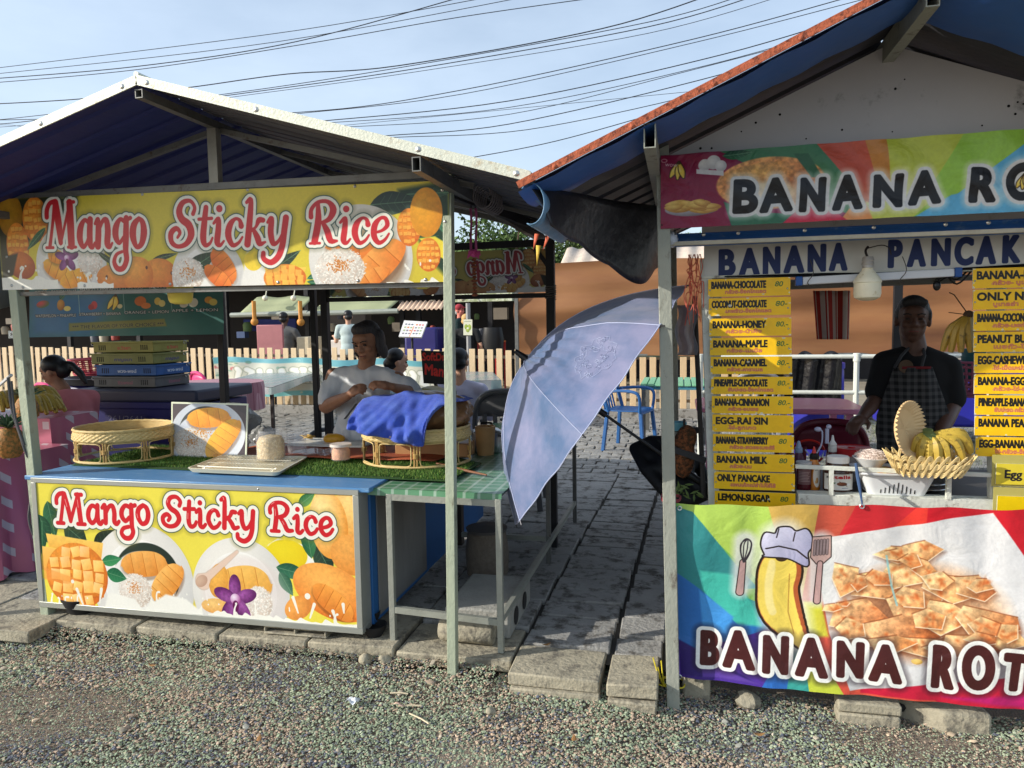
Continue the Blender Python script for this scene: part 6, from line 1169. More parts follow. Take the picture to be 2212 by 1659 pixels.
b = MB(); b.lathe([(0,.0),(.034,.0),(.04,.012),(.03,.022),(.02,.03),(.02,.042),(0,.044)], cr+Vector((-.002,-.01,-.018)), 14, axis=(-.1,-.25,1)); b.build('crown', M('banana_crown', (96,110,60), .7, 0, .3, 30, .4), BN)
b = MB(); [b.tube([(bx+.0+.034*k+.008*math.cos(a), by-.086, bz+.058+.008*math.sin(a)) for a in np.arange(0,6.3,.6)], .0016, 4, True) for k in (0,1)]; b.build('stamp_ring', M('stamp_dark', (60,50,30), .7), BN)
b = MB(); pcn = sc(1950,925,.2); ax = Vector((.72,-.66,.10)).normalized()
b.lathe([(0,.0),(.082,.0),(.09,.004),(.122,.03)], (pcn.x,pcn.y-.02,pcn.z), 240, sx=.98, sy=.98, axis=ax, wob=None)
me = b.mesh('paper_plate'); ce = Vector((pcn.x,pcn.y-.02,pcn.z))
for v in me.vertices:
    d = v.co-ce; h = d.dot(ax); rd = d-ax*h
    if rd.length > .08:
        u_ = ax.orthogonal().normalized(); w_ = ax.cross(u_); an = math.atan2(rd.dot(w_), rd.dot(u_)); v.co += ax*.006*math.sin(an*40)*(rd.length > .1)
o = finish('paper_plate', me, M('kraft_plate', (220,186,136), .7, 0, .05, 20), solid=.0012); tag(o, 'fluted tan paper plate standing upright in the cane basket', 'paper plate')
# hanging bunch of bananas
HBN = thing('banana_hand', 'spotted hand of bananas hanging by strings beside the right menu column', 'bananas', (2.1,.4,1.5)); ct = sc(2092,680,.42)
for dx, dz, dy in ((-.10,-.16,0),(-.075,-.165,-.03),(-.04,-.165,-.045),(0,-.165,-.04),(.03,-.16,0)):
    b = MB(); e = ct+Vector((dx,dy,dz)); m_ = ct.lerp(e,.5)+Vector((dx*.15-.01,-.01,.01)); banana3(b, [ct+Vector((dx*.15,0,-.01)), ct.lerp(m_,.5), m_, e], .02, 7); b.build('banana', M('banana_spotted', (160,130,50), .5, 0, .2, 14, 0, col2=(90,70,30), c2=.62), HBN)
b = MB(); b.ell(ct, (.022,.018,.02)); b.tube([ct, ct+Vector((-.06,0,.09)), ct+Vector((-.08,0,.10))], .0025, 5); b.tube([ct, ct+Vector((-.08,0,.012))], .002, 5); b.build('stalk', M('stalk_brown', (70,52,36), .8), HBN)
# steel plates on the worktop
for i, (r_, z_) in enumerate(((.10,.822),(.085,.842))): b = MB(); b.lathe([(0,0),(r_*.7,0),(r_,.012),(r_*.98,.015),(r_*.7,.004),(0,.003)], (2.09+.01*i,.42,z_), 32); tag(b.build('metal_plate', steel), ['lower steel plate of the pair under the cane basket','upper, smaller steel plate of the pair under the cane basket'][i], 'plate', 'steel plates on the worktop')
# ties and strings
b = MB(); rs = random.Random(12)
for k in range(11):
    x0 = 1.06+rs.uniform(-.02,.035); z0 = 1.90; pts = [(x0,.24,z0)]
    for j in range(5): pts.append((x0+rs.uniform(-.022,.022), .24+rs.uniform(-.02,.02), z0-.05*(j+1)*rs.uniform(.6,1.3)))
    b.tube(crom(pts, 5), .0022, 5)
tag(b.build('string_tangle', M('coral_string', (196,96,76), .7, 0, .2, 20)), 'tangle of coral pink strings hanging left of the white cart upright', 'strings')
b = MB(); b.tube([sc(1849,1002,.2), sc(1853,1030,.14), sc(1858,1060,.04), sc(1863,1092,-.075)], [.006,.008,.006,.003], 7); tag(b.build('blue_tie', M('blue_cloth', (60,84,120), .8)), 'blue cloth strip tying the rainbow banner eyelet to the rail', 'tie')
# rainbow banner
RB = thing('banner', 'large lower rainbow banana roti banner with brown letters and cut pancakes', 'banner', (2.0,-.06,.04))
def wr2(u, v):
    return (0, -.006*math.sin(u*46+v*4)*(.25+.75*abs(v-.45)*2)*(1 if v > .8 or v < .2 else .5)-.01*math.sin(u*9+v*3)-.012*math.sin(u*5.3-v*6)+.002*math.sin(u*90)-.0055*math.sin(u*27+v*8+2*math.sin(u*6))*(.3+u), -.004*math.sin(u*46)*(v > .9)-.006*math.sin(u*12)*v)
panel('vinyl', art_rainbow().mat('rainbow_print', .36, bump=.35), [(WX0,-.062,WZ1-.012),(WX1,-.062,WZ1+.035),(WX1,-.062,WZ0+.005),(WX0,-.062,WZ0+.035)], RB, 170, 36, wr2)
b = MB()
for q in (sc(1468,1098,-.085), sc(1862,1094,-.085), sc(1468,1462,-.085)): b.tube([q+Vector((.008*math.cos(a),0,.008*math.sin(a))) for a in np.arange(0,6.3,.5)], .003, 5, True)
b.build('eyelet', steel, RB)
b = MB(); z = sc(1440,1080,-.03).z
for k in range(3): b.tube(crom([(.935,-.055,z+.006*k),(.965,-.062,z+.008*k),(1.0,-.055,z+.004*k),(1.005,.03,z+.004*k),(.935,.03,z+.006*k)], 5, True), .003, 5, True)
tag(b.build('red_tie', M('red_cord', (130,50,60), .7)), 'dark red cord lashing the banner corner to the post', 'cord')
b = MB(); z = sc(1450,1478,-.03).z
for k in range(2): b.tube(crom([(.94,-.05,z+.008*k),(1.02,-.055,z),(1.02,.02,z),(.94,.02,z+.006*k)], 4, True), .0035, 5, True)
for dx, dz in ((-.05,.13),(-.03,.09),(-.06,.04),(-.015,.12)): b.tube(crom([(.945,-.055,z),(.945+dx*.5,-.07,z+dz*.4),(.945+dx,-.065,z+dz)], 4), .003, 5)
tag(b.build('yellow_tie', M('yellow_cord', (214,196,50), .6)), 'yellow plastic twine knotted round the foot of the post', 'twine')
# blocks and stones below the banner
b = MB(); q = atZ(1883,1568,-.075); b.box((q.x-.13,q.y-.0,-.10),(q.x+.11,q.y+.09,-.033)); b.box((q.x-.13,q.y+.005,-.03),(q.x+.115,q.y+.09,.015)); tag(b.build('brick_pair', conc, bevel=.008), 'two stacked concrete bricks chocking the cart wheel below the banner', 'bricks')
q = atZ(2045,1572,-.075); b = MB(); b.prism([(q.x-.2,q.y+.08),(q.x-.02,q.y-.03),(q.x+.16,q.y-.02),(q.x+.13,q.y+.16),(q.x-.1,q.y+.2)], -.10, .005); tag(b.build('broken_slab', conc, bevel=.014), 'broken flat concrete slab on the gravel right of the wheel', 'slab')
b = MB(); b.box((1.02,-.02,-.09),(1.14,.2,.06)); b.box((1.0,.02,.06),(1.17,.3,.11)); tag(b.build('step_stone', conc, bevel=.012), 'stacked concrete pieces behind the foot of the banner post', 'concrete pieces')
b = MB(); b.ell((1.30,-.0,-.05), (.06,.05,.035), (.3,.2,.5), 8, 6, .15); tag(b.build('rock', conc), 'pale rock half hidden beneath the hanging banner', 'rock', 'loose rocks by the paver edge')
# left of the cart: bucket shelf, basket of leaves and black bag behind the post
LV = thing('plant_tray', 'rusty brown plant tray and green leaves behind the banner post', 'plant tray', (1.1,.5,.8)); b = MB(); pr_ = sc(1475,965,.45)
me = organic([('e', pr_+Vector((0,0,-.04)), (.06,.06,.12)), ('e', pr_+Vector((.02,0,.05)), (.05,.05,.06))], .012, 1)
finish('fibre_ball', me, M('coir', (136,80,46), .95, 0, .5, 30, 1, 60, col2=(70,50,30), c2=.5), LV)
[MB().bar(p_, q_2, .022, .03).build('shelf_bar', M('shelf_dark', (44,44,46), .5), LV) for p_, q_2 in ((sc(1440,965,.4), sc(1525,995,.4)), (sc(1450,925,.6), sc(1520,930,.6)))]
b = MB(); rr = random.Random(4)
for _ in range(26):
    c = sc(1475+rr.uniform(-22,30), 1058+rr.uniform(-14,12), .3); d = Vector((rr.uniform(-1,1),rr.uniform(-.4,.4),rr.uniform(-.6,.4))).normalized()*.05; w = d.cross(Vector((0,1,0))).normalized()*.006; b.add([c, c+d*.5+w, c+d, c+d*.5-w], [(0,1,2,3)])
b.build('leaves', M('leaf_olive', (86,104,50), .7, 0, .3, 20), LV)
b = MB(); b.tube([sc(1478,905,.5), sc(1478,1075,.5)], .006); b.tube([sc(1500,640,.5), sc(1520,1075,.4)], .012); b.build('stake', M('stake_dark', (60,56,52), .7), LV)
b = MB(); q = sc(1462,920,.55); b.lathe([(.045,0),(.05,.04),(.046,.04),(.04,.004),(0,.004)], q+Vector((0,0,-.02)), 20); tag(b.build('teal_cup', M('teal', (110,170,180), .4)), 'small pale teal cup behind the banner post', 'cup')
b = MB(); q = sc(1483,700,.4); b.grid(lambda u, v: q+Vector(((u-.5)*.09+.01*math.sin(v*9), .02*math.sin(u*9), .09-.24*v)), 10, 12); tag(b.build('hanging_bag', M('grey_film', (150,150,156), .25, 0, .2, 14, .6, 20, alpha=.75), solid=.002), 'grey clear plastic bag hanging left of the white cart upright', 'bag')
b = MB(); P = [sc(x, y, yy) for x, y, yy in ((1357,962,.62),(1400,942,.7),(1462,945,.75),(1520,1000,.7),(1545,1075,.45),(1500,1095,.4),(1440,1078,.4),(1385,1015,.5))]; cc = sum(P, Vector())/len(P)
me = organic([('c', [(P[i]*.86+cc*.14, .03), (P[(i+1)%8]*.86+cc*.14, .03)]) for i in range(8)]+[('c', [(cc, .055), (P[i]*.8+cc*.2, .035)]) for i in range(8)]+[('e', cc, (.12,.06,.10))], .012, 3)
tag(finish('black_bag', me, M('black_nylon', (14,14,15), .6, 0, .2, 8, .4, 20)), 'black fabric bag hanging behind the banner post', 'bag')
# ---------------------------------------------------------------- umbrella
UC = atY(1292, 885, .45); ax = (atY(1292,885,.45)-atY(1120,762,.45)).normalized(); ax = Vector((ax.x, .03, ax.z)).normalized()
up_ = Vector((0,-1,0)); up_ = (up_-ax*up_.dot(ax)).normalized(); rt_ = up_.cross(ax)          # up_ = towards the viewer, rt_ = along the rim
if rt_.z < 0: rt_ = -rt_
UR, UH = .745, .44
def can(a, t, off=0):
    s = abs(math.sin(4*a)); rad = UR*t*(1-.075*s*t**1.5); h = UH*(1-t**2.1)-.03*s*math.sin(math.pi*min(1,t)); h += .0035*math.sin(a*43+5*t+2*math.sin(t*9))*math.sin(math.pi*min(1,t))*(1+math.sin(a*3))+.004*math.sin(t*16+a*19)*t*s; p = UC-ax*(h+off)+(up_*math.cos(a)+rt_*math.sin(a))*rad*(1+off*1.2)
    return p
UM = thing('umbrella', 'large open blue lilac umbrella lying on its side between the two stalls', 'umbrella', tuple(UC))
b = MB(); b.grid(lambda u, v: can(6.28319*u, v*1.0+.0001), 160, 26)
um = M('umbrella_cloth', (78,104,142), .36, 0, .18, 5, .5, 7, col2=(136,138,170), c2=.5, c2scale=2.2, c2w=.13, sheen=.3)
nt = um.node_tree; tr = nt.nodes.new('ShaderNodeBsdfTranslucent'); tr.inputs[0].default_value = L3((90,104,150)); ms = nt.nodes.new('ShaderNodeMixShader'); ms.inputs[0].default_value = .15
nt.links.new(nt.nodes['Principled BSDF'].outputs[0], ms.inputs[1]); nt.links.new(tr.outputs[0], ms.inputs[2]); nt.links.new(ms.outputs[0], nt.nodes['Material Output'].inputs[0])
b.build('canopy', um, UM)
b = MB()
for k in range(8): b.tube([can(math.pi*k/4, t, .0015) for t in np.linspace(0,1,14)], .0018, 4)
b.tube([can(6.28319*i/160, 1.0, .001) for i in range(160)], .0026, 5, True); b.build('seam', M('seam_pale', (170,178,206), .6), UM)
for k in range(8):
    a = math.pi*k/4; b = MB(); b.tube([can(a, t, -.006) for t in np.linspace(.03,1,12)], .0025, 5); e = can(a,1); b.tube([e, e+(e-can(a,.97)).normalized()*.022], .004, 6); b.build('rib', M('rib_steel', (70,70,74), .4, .6), UM)
apx = UC-ax*UH; b = MB(); b.tube([apx-ax*.02, UC+ax*.52], .0075, 10); b.build('shaft', blackpl, UM)
b = MB(); b.tube([apx-ax*.075, apx-ax*.05, apx-ax*.0, apx+ax*.01], [.012,.014,.02,.024], 14); b.build('ferrule', blackpl, UM)
b = MB(); b.tube([UC+ax*.52, UC+ax*.55, UC+ax*.72], [.014,.018,.017], 12); b.build('handle', blackpl, UM)
b = MB(); b.tube([UC+ax*.0, UC+ax*.05], .016, 12); b.build('runner', blackpl, UM)
# white curl print on one panel
best = None
for i in range(200):
    for j in range(20, 95, 3):
        a, t = 6.28319*i/200, j/100; p = can(a, t); d = p-Vector(C); w = d.dot(FW); x = CX+F*d.dot(RT)/w; y = CY-F*d.dot(UP)/w; q = (x-1283)**2+(y-773)**2+ (0 if math.cos(a) > .2 else 1e6)
        if best is None or q < best[0]: best = (q, a, t)
_, a0, t0 = best; b = MB(); rr = random.Random(6)
def on(du, dv): return can(a0+dv/(UR*t0), t0+du/UR/1.1, .002)
for k in range(30):
    ang = rr.uniform(0,6.28); q = rr.random()**.6; cu_, cv = .085*q*math.cos(ang), .105*q*math.sin(ang); s = rr.uniform(.009,.017); st = rr.uniform(0,6.28); sg = rr.choice((-1,1))
    b.tube([on(cu_+s*(1-i/16)*math.cos(st+sg*i*.55), cv+s*(1-i/16)*math.sin(st+sg*i*.55)) for i in range(13)], .0008, 3)
for rd in (.055,.1): b.tube([on(rd*.85*math.cos(i*.2)*(1+.12*math.sin(i*1.9)), rd*1.05*math.sin(i*.2)*(1+.12*math.sin(i*1.9))) for i in range(32)], .0008, 3, True)
b.build('curl_print', M('print_white', (160,170,200), .6), UM)
# ---------------------------------------------------------------- neighbouring fruit stall on the left
NS = thing('market_stall', 'fruit stall roof and posts added at the far left to shade the mango stall', 'market stall', (-4.6,1,0))
b = MB(); b.grid(lambda u, v: (-3.05-3.4*u, -.45+2.8*v, 2.17+.42*math.sin(math.pi*min(1,u*1.0))*.9+.01*math.sin(v*20)), 12, 8); b.build('roof', M('grey_canvas', (120,122,116), .8, 0, .1, 3), NS, solid=.01)  # roof added here, its height and reach set to shade the woman
for x, y in ((-3.12,-.35),(-6.4,2.2),(-6.4,-.35)): b = MB(); b.bar((x,y,-.03),(x,y,2.2),.045,.045,up=(0,1,0)); b.build('post', greyst, NS)
b = MB(); b.grid(lambda u, v: (-3.06+.02*math.sin(u*9), -.45+1.0*u, 2.17-.42*v+.02*math.sin(u*13)*v), 12, 4); b.build('shade_flap', M('grey_canvas'), NS, solid=.006)  # unseen flap added below the eave to keep sun off the woman
FT = thing('fruit_table', 'fruit table draped in pink patterned oilcloth beside the left post', 'table', (-3.9,1.1,0))
def drape(x0, x1, y0, y1, z, zb, nm, seed):
    b = MB(); r = random.Random(seed)
    per = [(x0,y0),(x1,y0),(x1,y1),(x0,y1)]; pts = []
    for i in range(4):
        p, q = per[i], per[(i+1)%4]; n = 22
        for k in range(n): pts.append((p[0]+(q[0]-p[0])*k/n, p[1]+(q[1]-p[1])*k/n))
    cx, cy = (x0+x1)/2, (y0+y1)/2; n = len(pts)
    def fn(u, v):
        i = int(round(u*n)) % n; x, y = pts[i]; w = 1+(.012*math.sin(i*1.1)+.01*math.sin(i*.37+seed)+.02)*v*2; return (cx+(x-cx)*w, cy+(y-cy)*w, z-(z-zb)*v-(.01*math.sin(i*.9) if v == 1 else 0))
    b.grid(fn, n, 8); b.grid(lambda u, v: (x0+(x1-x0)*u, y0+(y1-y0)*v, z+.001), 8, 4); return b.build(nm, pinkcl, FT)
drape(-5.2,-3.22,.95,1.38,1.0,.12,'cloth',1); drape(-5.4,-3.05,.28,.93,.83,.1,'cloth',2)
for x, y in ((-4.85,1.0),(-3.3,1.0),(-3.3,1.3)): b = MB(); b.bar((x,y,.05),(x,y,.98),.04,.04,up=(0,1,0)); b.build('leg', greyst, FT)
pin = M('pineapple_skin', (176,116,54), .7, 0, .3, 30, .8, 40, col2=(110,92,40), c2=.52); pleaf = M('pineapple_leaf', (70,98,70), .6, 0, .25, 10)
def pineapple(p, r, h, lab, lean=(0,0,1)):
    T = thing('pineapple', lab, 'pineapple', tuple(p), 'pineapples on the pink cloth'); ax_ = Vector(lean).normalized(); b = MB()
    b.lathe([(0,0)]+[(r*math.sin(math.pi*(.12+.76*i/14))**.6, h*(i+.5)/15) for i in range(15)]+[(0,h)], p, 24, axis=ax_, wob=lambda a, z: 1+.05*abs(math.sin(a*6+z*60)*math.sin(a*6-z*60))); b.build('fruit', pin, T); b = MB(); t = p+ax_*h*.97
    for k in range(34):
        a = k*2.4; l = r*(1.1+1.0*(1-k/34)); el = .35+1.1*k/34; d = Vector((math.cos(a)*math.cos(el), math.sin(a)*math.cos(el), math.sin(el))); s = d.cross(Vector((0,0,1))).normalized()*r*.16
        b.add([t-s, t+s, t+d*l*.6+s*.7+Vector((0,0,.0)), t+d*l-Vector((0,0,l*.12)), t+d*l*.6-s*.7], [(0,1,2,3,4)])
    b.build('leaves', pleaf, T, smooth=False)
pineapple(atZ(24,990,.835), .082, .19, 'nearest pineapple, upright at the left edge beside the post'); pineapple(atZ(60,912,1.0), .07, .17, 'pineapple behind the nearest one, against the dark tray'); pineapple(atZ(-25,985,.835), .08, .18, 'pineapple cut off by the left edge of the picture')
for k, (x, y, z, lab) in enumerate(((-3.42,1.08,1.02,'large hand of speckled bananas on the pink cloth right of the post'),(-3.75,1.12,1.04,'hand of bananas on the pink cloth just left of the post'),(-3.55,1.18,1.07,'hand of bananas heaped in front of the pink shirted woman'))):
    T = thing('banana_hand', lab, 'bananas', (x,y,z), 'hands of bananas on the fruit table'); ct = Vector((x-.10,y+.02,z+.09))
    for i in range(7): b = MB(); e = Vector((x+.10,y-.13+.04*i,z-.0+.02*(i%2))); m_ = ct.lerp(e,.5)+Vector((.03,-.03+.01*i,.05)); banana3(b, [ct, ct.lerp(m_,.5)+Vector((0,0,.01)), m_, e], .026, 8); b.build('banana', bany, T)
    b = MB(); b.ell(ct, (.025,.03,.025)); b.build('crown', M('stalk_brown'), T)
b = MB(); b.box((-4.9,1.1,1.002),(-4.1,1.36,1.10)); tag(b.build('produce_tray', M('dark_tray', (40,38,38), .6), bevel=.01), 'dark shallow produce tray behind the pineapples', 'tray')
# juice menu board at the back of the mango stall's left bay
JB = thing('menu_banner', 'blue green fruit juice menu banner hanging behind the left bay of the mango stall', 'banner', (-2.8,1.0,1.57))
Yj = 1.02; tlj = atY(62,612,Yj); trj = atY(482,600,Yj); brj = atY(482,722,Yj); blj = atY(62,728,Yj)
panel('vinyl', art_green().mat('juice_print', .5), [(tlj.x,Yj,tlj.z),(trj.x,Yj,tlj.z),(brj.x,Yj,brj.z),(blj.x,Yj,brj.z-.003)], JB, 30, 6, lambda u, v: (0,.006*math.sin(u*20+v*3),0))
# ---------------------------------------------------------------- cooler, crates
CL = thing('cooler_box', 'big dark blue cooler box with painted number under the crate stack', 'cooler', (-3.45,2.25,.1)); cb = M('cooler_blue', (34,34,96), .45, 0, .1, 5)
b = MB(); b.box((-4.05,2.02,.1),(-2.86,2.75,.98)); b.box((-4.05,2.0,.94),(-2.85,2.02,1.0)); b.build('body', cb, CL, bevel=.02)
b = MB(); b.box((-4.09,1.98,1.0),(-2.82,2.79,1.10)); b.build('lid', M('cooler_lid', (52,54,74), .5, 0, .1, 5), CL, bevel=.02)
panel('number', simple_sign(300, 60, (34,34,92), [('261/2641', 20, 46, 34, (120,120,140), 0, 250)]).mat('cooler_no', .5), [(-3.72,1.995,.90),(-3.32,1.995,.90),(-3.32,1.995,.82),(-3.72,1.995,.82)], CL, smooth=False)
cr_cols = [((96,98,100),'grey',(150,90,110),'ธีรพงษ์'),((30,92,160),'bright blue',(206,214,226),'พวง-พจน์'),((132,134,70),'olive green',(54,54,120),'กาญจนา'),((150,144,64),'yellow green',(196,70,50),'ช.วิรยา')]
for i, (c, cn, tc_, tx) in enumerate(cr_cols):
    z0 = 1.105+.1*i; x0, x1, y0, y1 = -3.98+.02*(i%2), -3.36, 2.18, 2.62; xo = .015*math.sin(i*2); T = thing('crate', '%s plastic crate with Thai letters, %s in the stack on the cooler' % (cn, ['lowest','second from bottom','third from bottom','topmost'][i]), 'crate', ((x0+x1)/2,(y0+y1)/2,z0), 'crates stacked on the cooler')
    m_ = M('crate_'+cn, c, .5, 0, .1, 8); b = MB(); t = .012
    for (a0, b0, a1, b1) in ((x0,y0,x1,y0+t),(x0,y1-t,x1,y1),(x0,y0+t,x0+t,y1-t),(x1-t,y0+t,x1,y1-t)): b.box((a0+xo,b0,z0),(a1+xo,b1,z0+.092))
    b.box((x0+xo,y0,z0),(x1+xo,y1,z0+.008)); b.build('body', m_, T, bevel=.002)
    b = MB(); b.box((x0-.012+xo,y0-.012,z0+.08),(x1+.012+xo,y0+.006,z0+.094)); b.box((x1-.006+xo,y0+.0062,z0+.08),(x1+.012+xo,y1+.012,z0+.094)); b.box((x0-.012+xo,y0+.0062,z0+.08),(x0+.006+xo,y1+.012,z0+.094)); b.build('rim', m_, T, bevel=.002)
    b = MB(); dk = M('slot_dark'); 
    for xx in (.06,.08,.10,.50,.52,.54,.12,.48): b.box((x0+xx+xo-.004,y0-.0012,z0+.022),(x0+xx+xo+.004,y0-.0002,z0+.066))
    b.build('slots', dk, T, smooth=False)
    b = MB(); [b.tube([Vector((x0-.012+xo,y0+.02,z0+.078))+Vector((-.022*(1+math.cos(a))*.6,0,.016*math.sin(a))) for a in np.arange(0,6.3,.6)], .003, 5, True), b.tube([Vector((x1+.012+xo,y1-.06,z0+.078))+Vector((.022*(1+math.cos(a))*.6,0,.016*math.sin(a))) for a in np.arange(0,6.3,.6)], .003, 5, True)]; b.build('handle', steel, T)
    a_ = simple_sign(200, 60, c, [(tx, 100, 44, 26, tc_, 1.2, None, 0, 'c')]).mat('crate_text_%d' % i, .5)
    panel('lettering', a_, [(x0+.18+xo,y0-.002,z0+.07),(x1-.16+xo,y0-.002,z0+.07),(x1-.16+xo,y0-.002,z0+.012),(x0+.18+xo,y0-.002,z0+.012)], T, smooth=False); panel('lettering', a_, [(x1+.002+xo,y0+.1,z0+.07),(x1+.002+xo,y1-.06,z0+.07),(x1+.002+xo,y1-.06,z0+.012),(x1+.002+xo,y0+.1,z0+.012)], T, smooth=False)
# ---------------------------------------------------------------- tables, chairs
def table(name, lab, quad, z, leg, top, group=None, cloth=None, zb=None, th=.03, lw=.04):
    c = sum((Vector((*q,0)) for q in quad), Vector())/4; T = thing(name, lab, 'table', (c.x,c.y,.08), group); b = MB(); b.prism(quad, z-th, z); b.build('top', top, T, bevel=.004)
    for q in quad: p = c.lerp(Vector((*q,0)),.9); b = MB(); b.bar((p.x,p.y,.08),(p.x,p.y,z-th),lw,lw,up=(0,1,0)); b.build('leg', leg, T)
    if cloth:
        b = MB(); pts = []
        for i in range(4):
            for k in range(14): pts.append(Vector((*quad[i],0)).lerp(Vector((*quad[(i+1)%4],0)), k/14))
        n = len(pts)
        def fn(u, v): i = int(round(u*n))%n; p = c+(pts[i]-c)*(1.02+.02*v*(1+math.sin(i*1.3))); return (p.x, p.y, z+.004-(z-zb)*v*(1+.1*math.sin(i*.8)))
        b.grid(fn, n, 4); b.grid(lambda u, v: tuple(((Vector((*quad[0],0))*(1-u)+Vector((*quad[1],0))*u)*(1-v)+(Vector((*quad[3],0))*(1-u)+Vector((*quad[2],0))*u)*v)+Vector((0,0,z+.006))), 6, 6); b.build('tablecloth', cloth, T)
    return T
gcl = pattern_mat('grey_teal_oilcloth', 'stripe', (158,162,164), (140,160,160), (3,3,3), .25)
def q_(pts, z): return [tuple(atZ(x, y, z)[:2]) for x, y in pts]
# long dining table seen between the posts: real size, three metres behind the counter
table('dining_table', 'long table under grey teal oilcloth left of the seated woman', q_([(478,826),(586,838),(688,803),(592,796)], .8), .8, M('table_wood', (50,42,40), .6), M('table_wood'), None, gcl, .70)
table('dining_table', 'table with pale cloth and red napkin box behind the centre post', q_([(975,824),(1082,822),(1064,804),(985,803)], .8), .8, greyst, greyst, None, gcl, .66)
RT_ = thing('round_table', 'round table in a red and white checked cloth right of the crates', 'table', (-4.2,5.0,.08)); ce = Vector((-4.55,4.6,0))
b = MB(); b.grid(lambda u, v: (ce.x+.62*(min(1,v*1.6)+.03*max(0,v-.62)*(1+math.sin(u*6.283*9)))*math.cos(6.2832*u), ce.y+.62*(min(1,v*1.6)+.03*max(0,v-.62)*(1+math.sin(u*6.283*9)))*math.sin(6.2832*u), .95-(0 if v < .62 else (v-.62)/.38*.33)), 80, 13)
b.build('tablecloth', pattern_mat('red_check', 'plaid', (196,150,158), (150,84,100), (11,11,11), .8), RT_); b = MB(); b.tube([(ce.x,ce.y,.08),(ce.x,ce.y,.93)], .05); b.build('leg', greyst, RT_)
GTB = thing('slatted_table', 'pale green slatted table beyond the path beside the blue chair', 'table', (.9,6.6,.08)); b = MB()
for i in range(9): x = .52+.09*i; b.box((x,6.0,.80),(x+.075,7.2,.825))
b.build('top', M('mint_green', (130,190,150), .5, 0, .1, 8), GTB, bevel=.003); b = MB(); b.box((.53,6.02,.755),(1.32,7.18,.797)); b.build('apron', M('teal_blue', (70,130,150), .5), GTB)
for x, y in ((.56,6.05),(1.29,6.05),(.56,7.15),(1.29,7.15)): b = MB(); b.bar((x,y,.08),(x,y,.76),.05,.05,up=(0,1,0)); b.build('leg', greyst, GTB)
def plastic_chair(lab, loc, rz, m_, s=1, group='plastic chairs'):
    T = thing('plastic_chair', lab, 'chair', (0,0,0), group)
    b = MB(); b.grid(lambda u, v: (-.21+.42*u+.02*math.sin(v*3)*(1 if u > .5 else -1), -.2+.42*v, .43-.02*math.sin(math.pi*u)*math.sin(math.pi*v)-.03*(v < .08)), 10, 10); b.build('seat', m_, T, solid=.012)
    b = MB()     # curved back made of a hoop, a top band with slots and splats
    hoop = crom([(-.22,.16,.42),(-.235,.22,.62),(-.2,.27,.80),(-.1,.30,.875),(.1,.30,.875),(.2,.27,.80),(.235,.22,.62),(.22,.16,.42)], 6); b.tube(hoop, .016, 8)
    b.grid(lambda u, v: (-.2+.4*u, .265+.028*math.sin(math.pi*u), .70+.13*v+.035*math.sin(math.pi*u)*v), 10, 3)
    for k in range(5): x = -.15+.075*k; b.grid(lambda u, v, x=x: (x-.016+.032*u, .2+.075*v+.02, .42+.3*v), 1, 5)
    b.build('backrest', m_, T, solid=.009)
    for sx in (-1, 1):
        for sy in (-1, 1): b = MB(); b.bar((sx*.235,sy*.22,0),(sx*.195,sy*.18,.43),.04,.035,up=(0,1,0)); b.build('leg', m_, T, bevel=.004)
        b = MB(); b.tube(crom([(sx*.22,-.18,.42),(sx*.255,-.18,.60),(sx*.255,-.05,.645),(sx*.245,.2,.63)], 5), .017, 8); b.build('armrest', m_, T)
    T.location = loc; T.rotation_euler = (0,0,rz); T.scale = (s,)*3; return T
gch = M('chair_grey', (96,96,98), .5, 0, .08, 6); plastic_chair('dark grey plastic armchair left of the seated woman', (-1.48,1.95,.08), R(-40), gch, 1.1)
plastic_chair('dark grey plastic chair holding the diner behind the centre post', (-.38,2.75,.08), R(185), gch, 1.12)
plastic_chair('blue plastic chair standing beyond the path', (.42,5.6,.08), R(75), M('chair_blue', (40,92,150), .45), 1.12)
plastic_chair('maroon plastic chair behind the squeeze bottles in the pancake cart opening', (1.92,1.95,.08), R(180), M('chair_maroon', (104,20,44), .4), 1.0)
plastic_chair('translucent grey plastic chair beyond the pink table', (1.75,4.6,.2), R(180), M('chair_lightgrey', (150,150,156), .35), 1.0)
plastic_chair('bright pink plastic chair behind the pineapples at the left edge', (-5.6,3.6,.15), R(160), M('chair_pink', (206,56,116), .4), 1.0)
plastic_chair('second bright pink plastic chair, behind the ponytailed woman', (-5.0,5.4,.15), R(150), M('chair_pink'), 1.0)
b = MB(); b.prism(rr_xy := [(q[0],q[1]) for q in rr_loop(1.75,3.0,.62,.42,.14,0,5)], .89, .93); PT2 = thing('dining_table', 'glossy dusty pink plastic table behind the vendor', 'table', (1.75,3.0,.08)); b.build('top', M('pink_table', (196,120,150), .25, 0, .05), PT2, bevel=.01)
for x, y in ((1.25,2.7),(2.25,2.7),(1.25,3.3),(2.25,3.3)): b = MB(); b.bar((x,y,.08),(x,y,.89),.05,.05,up=(0,1,0)); b.build('leg', M('pink_table'), PT2)
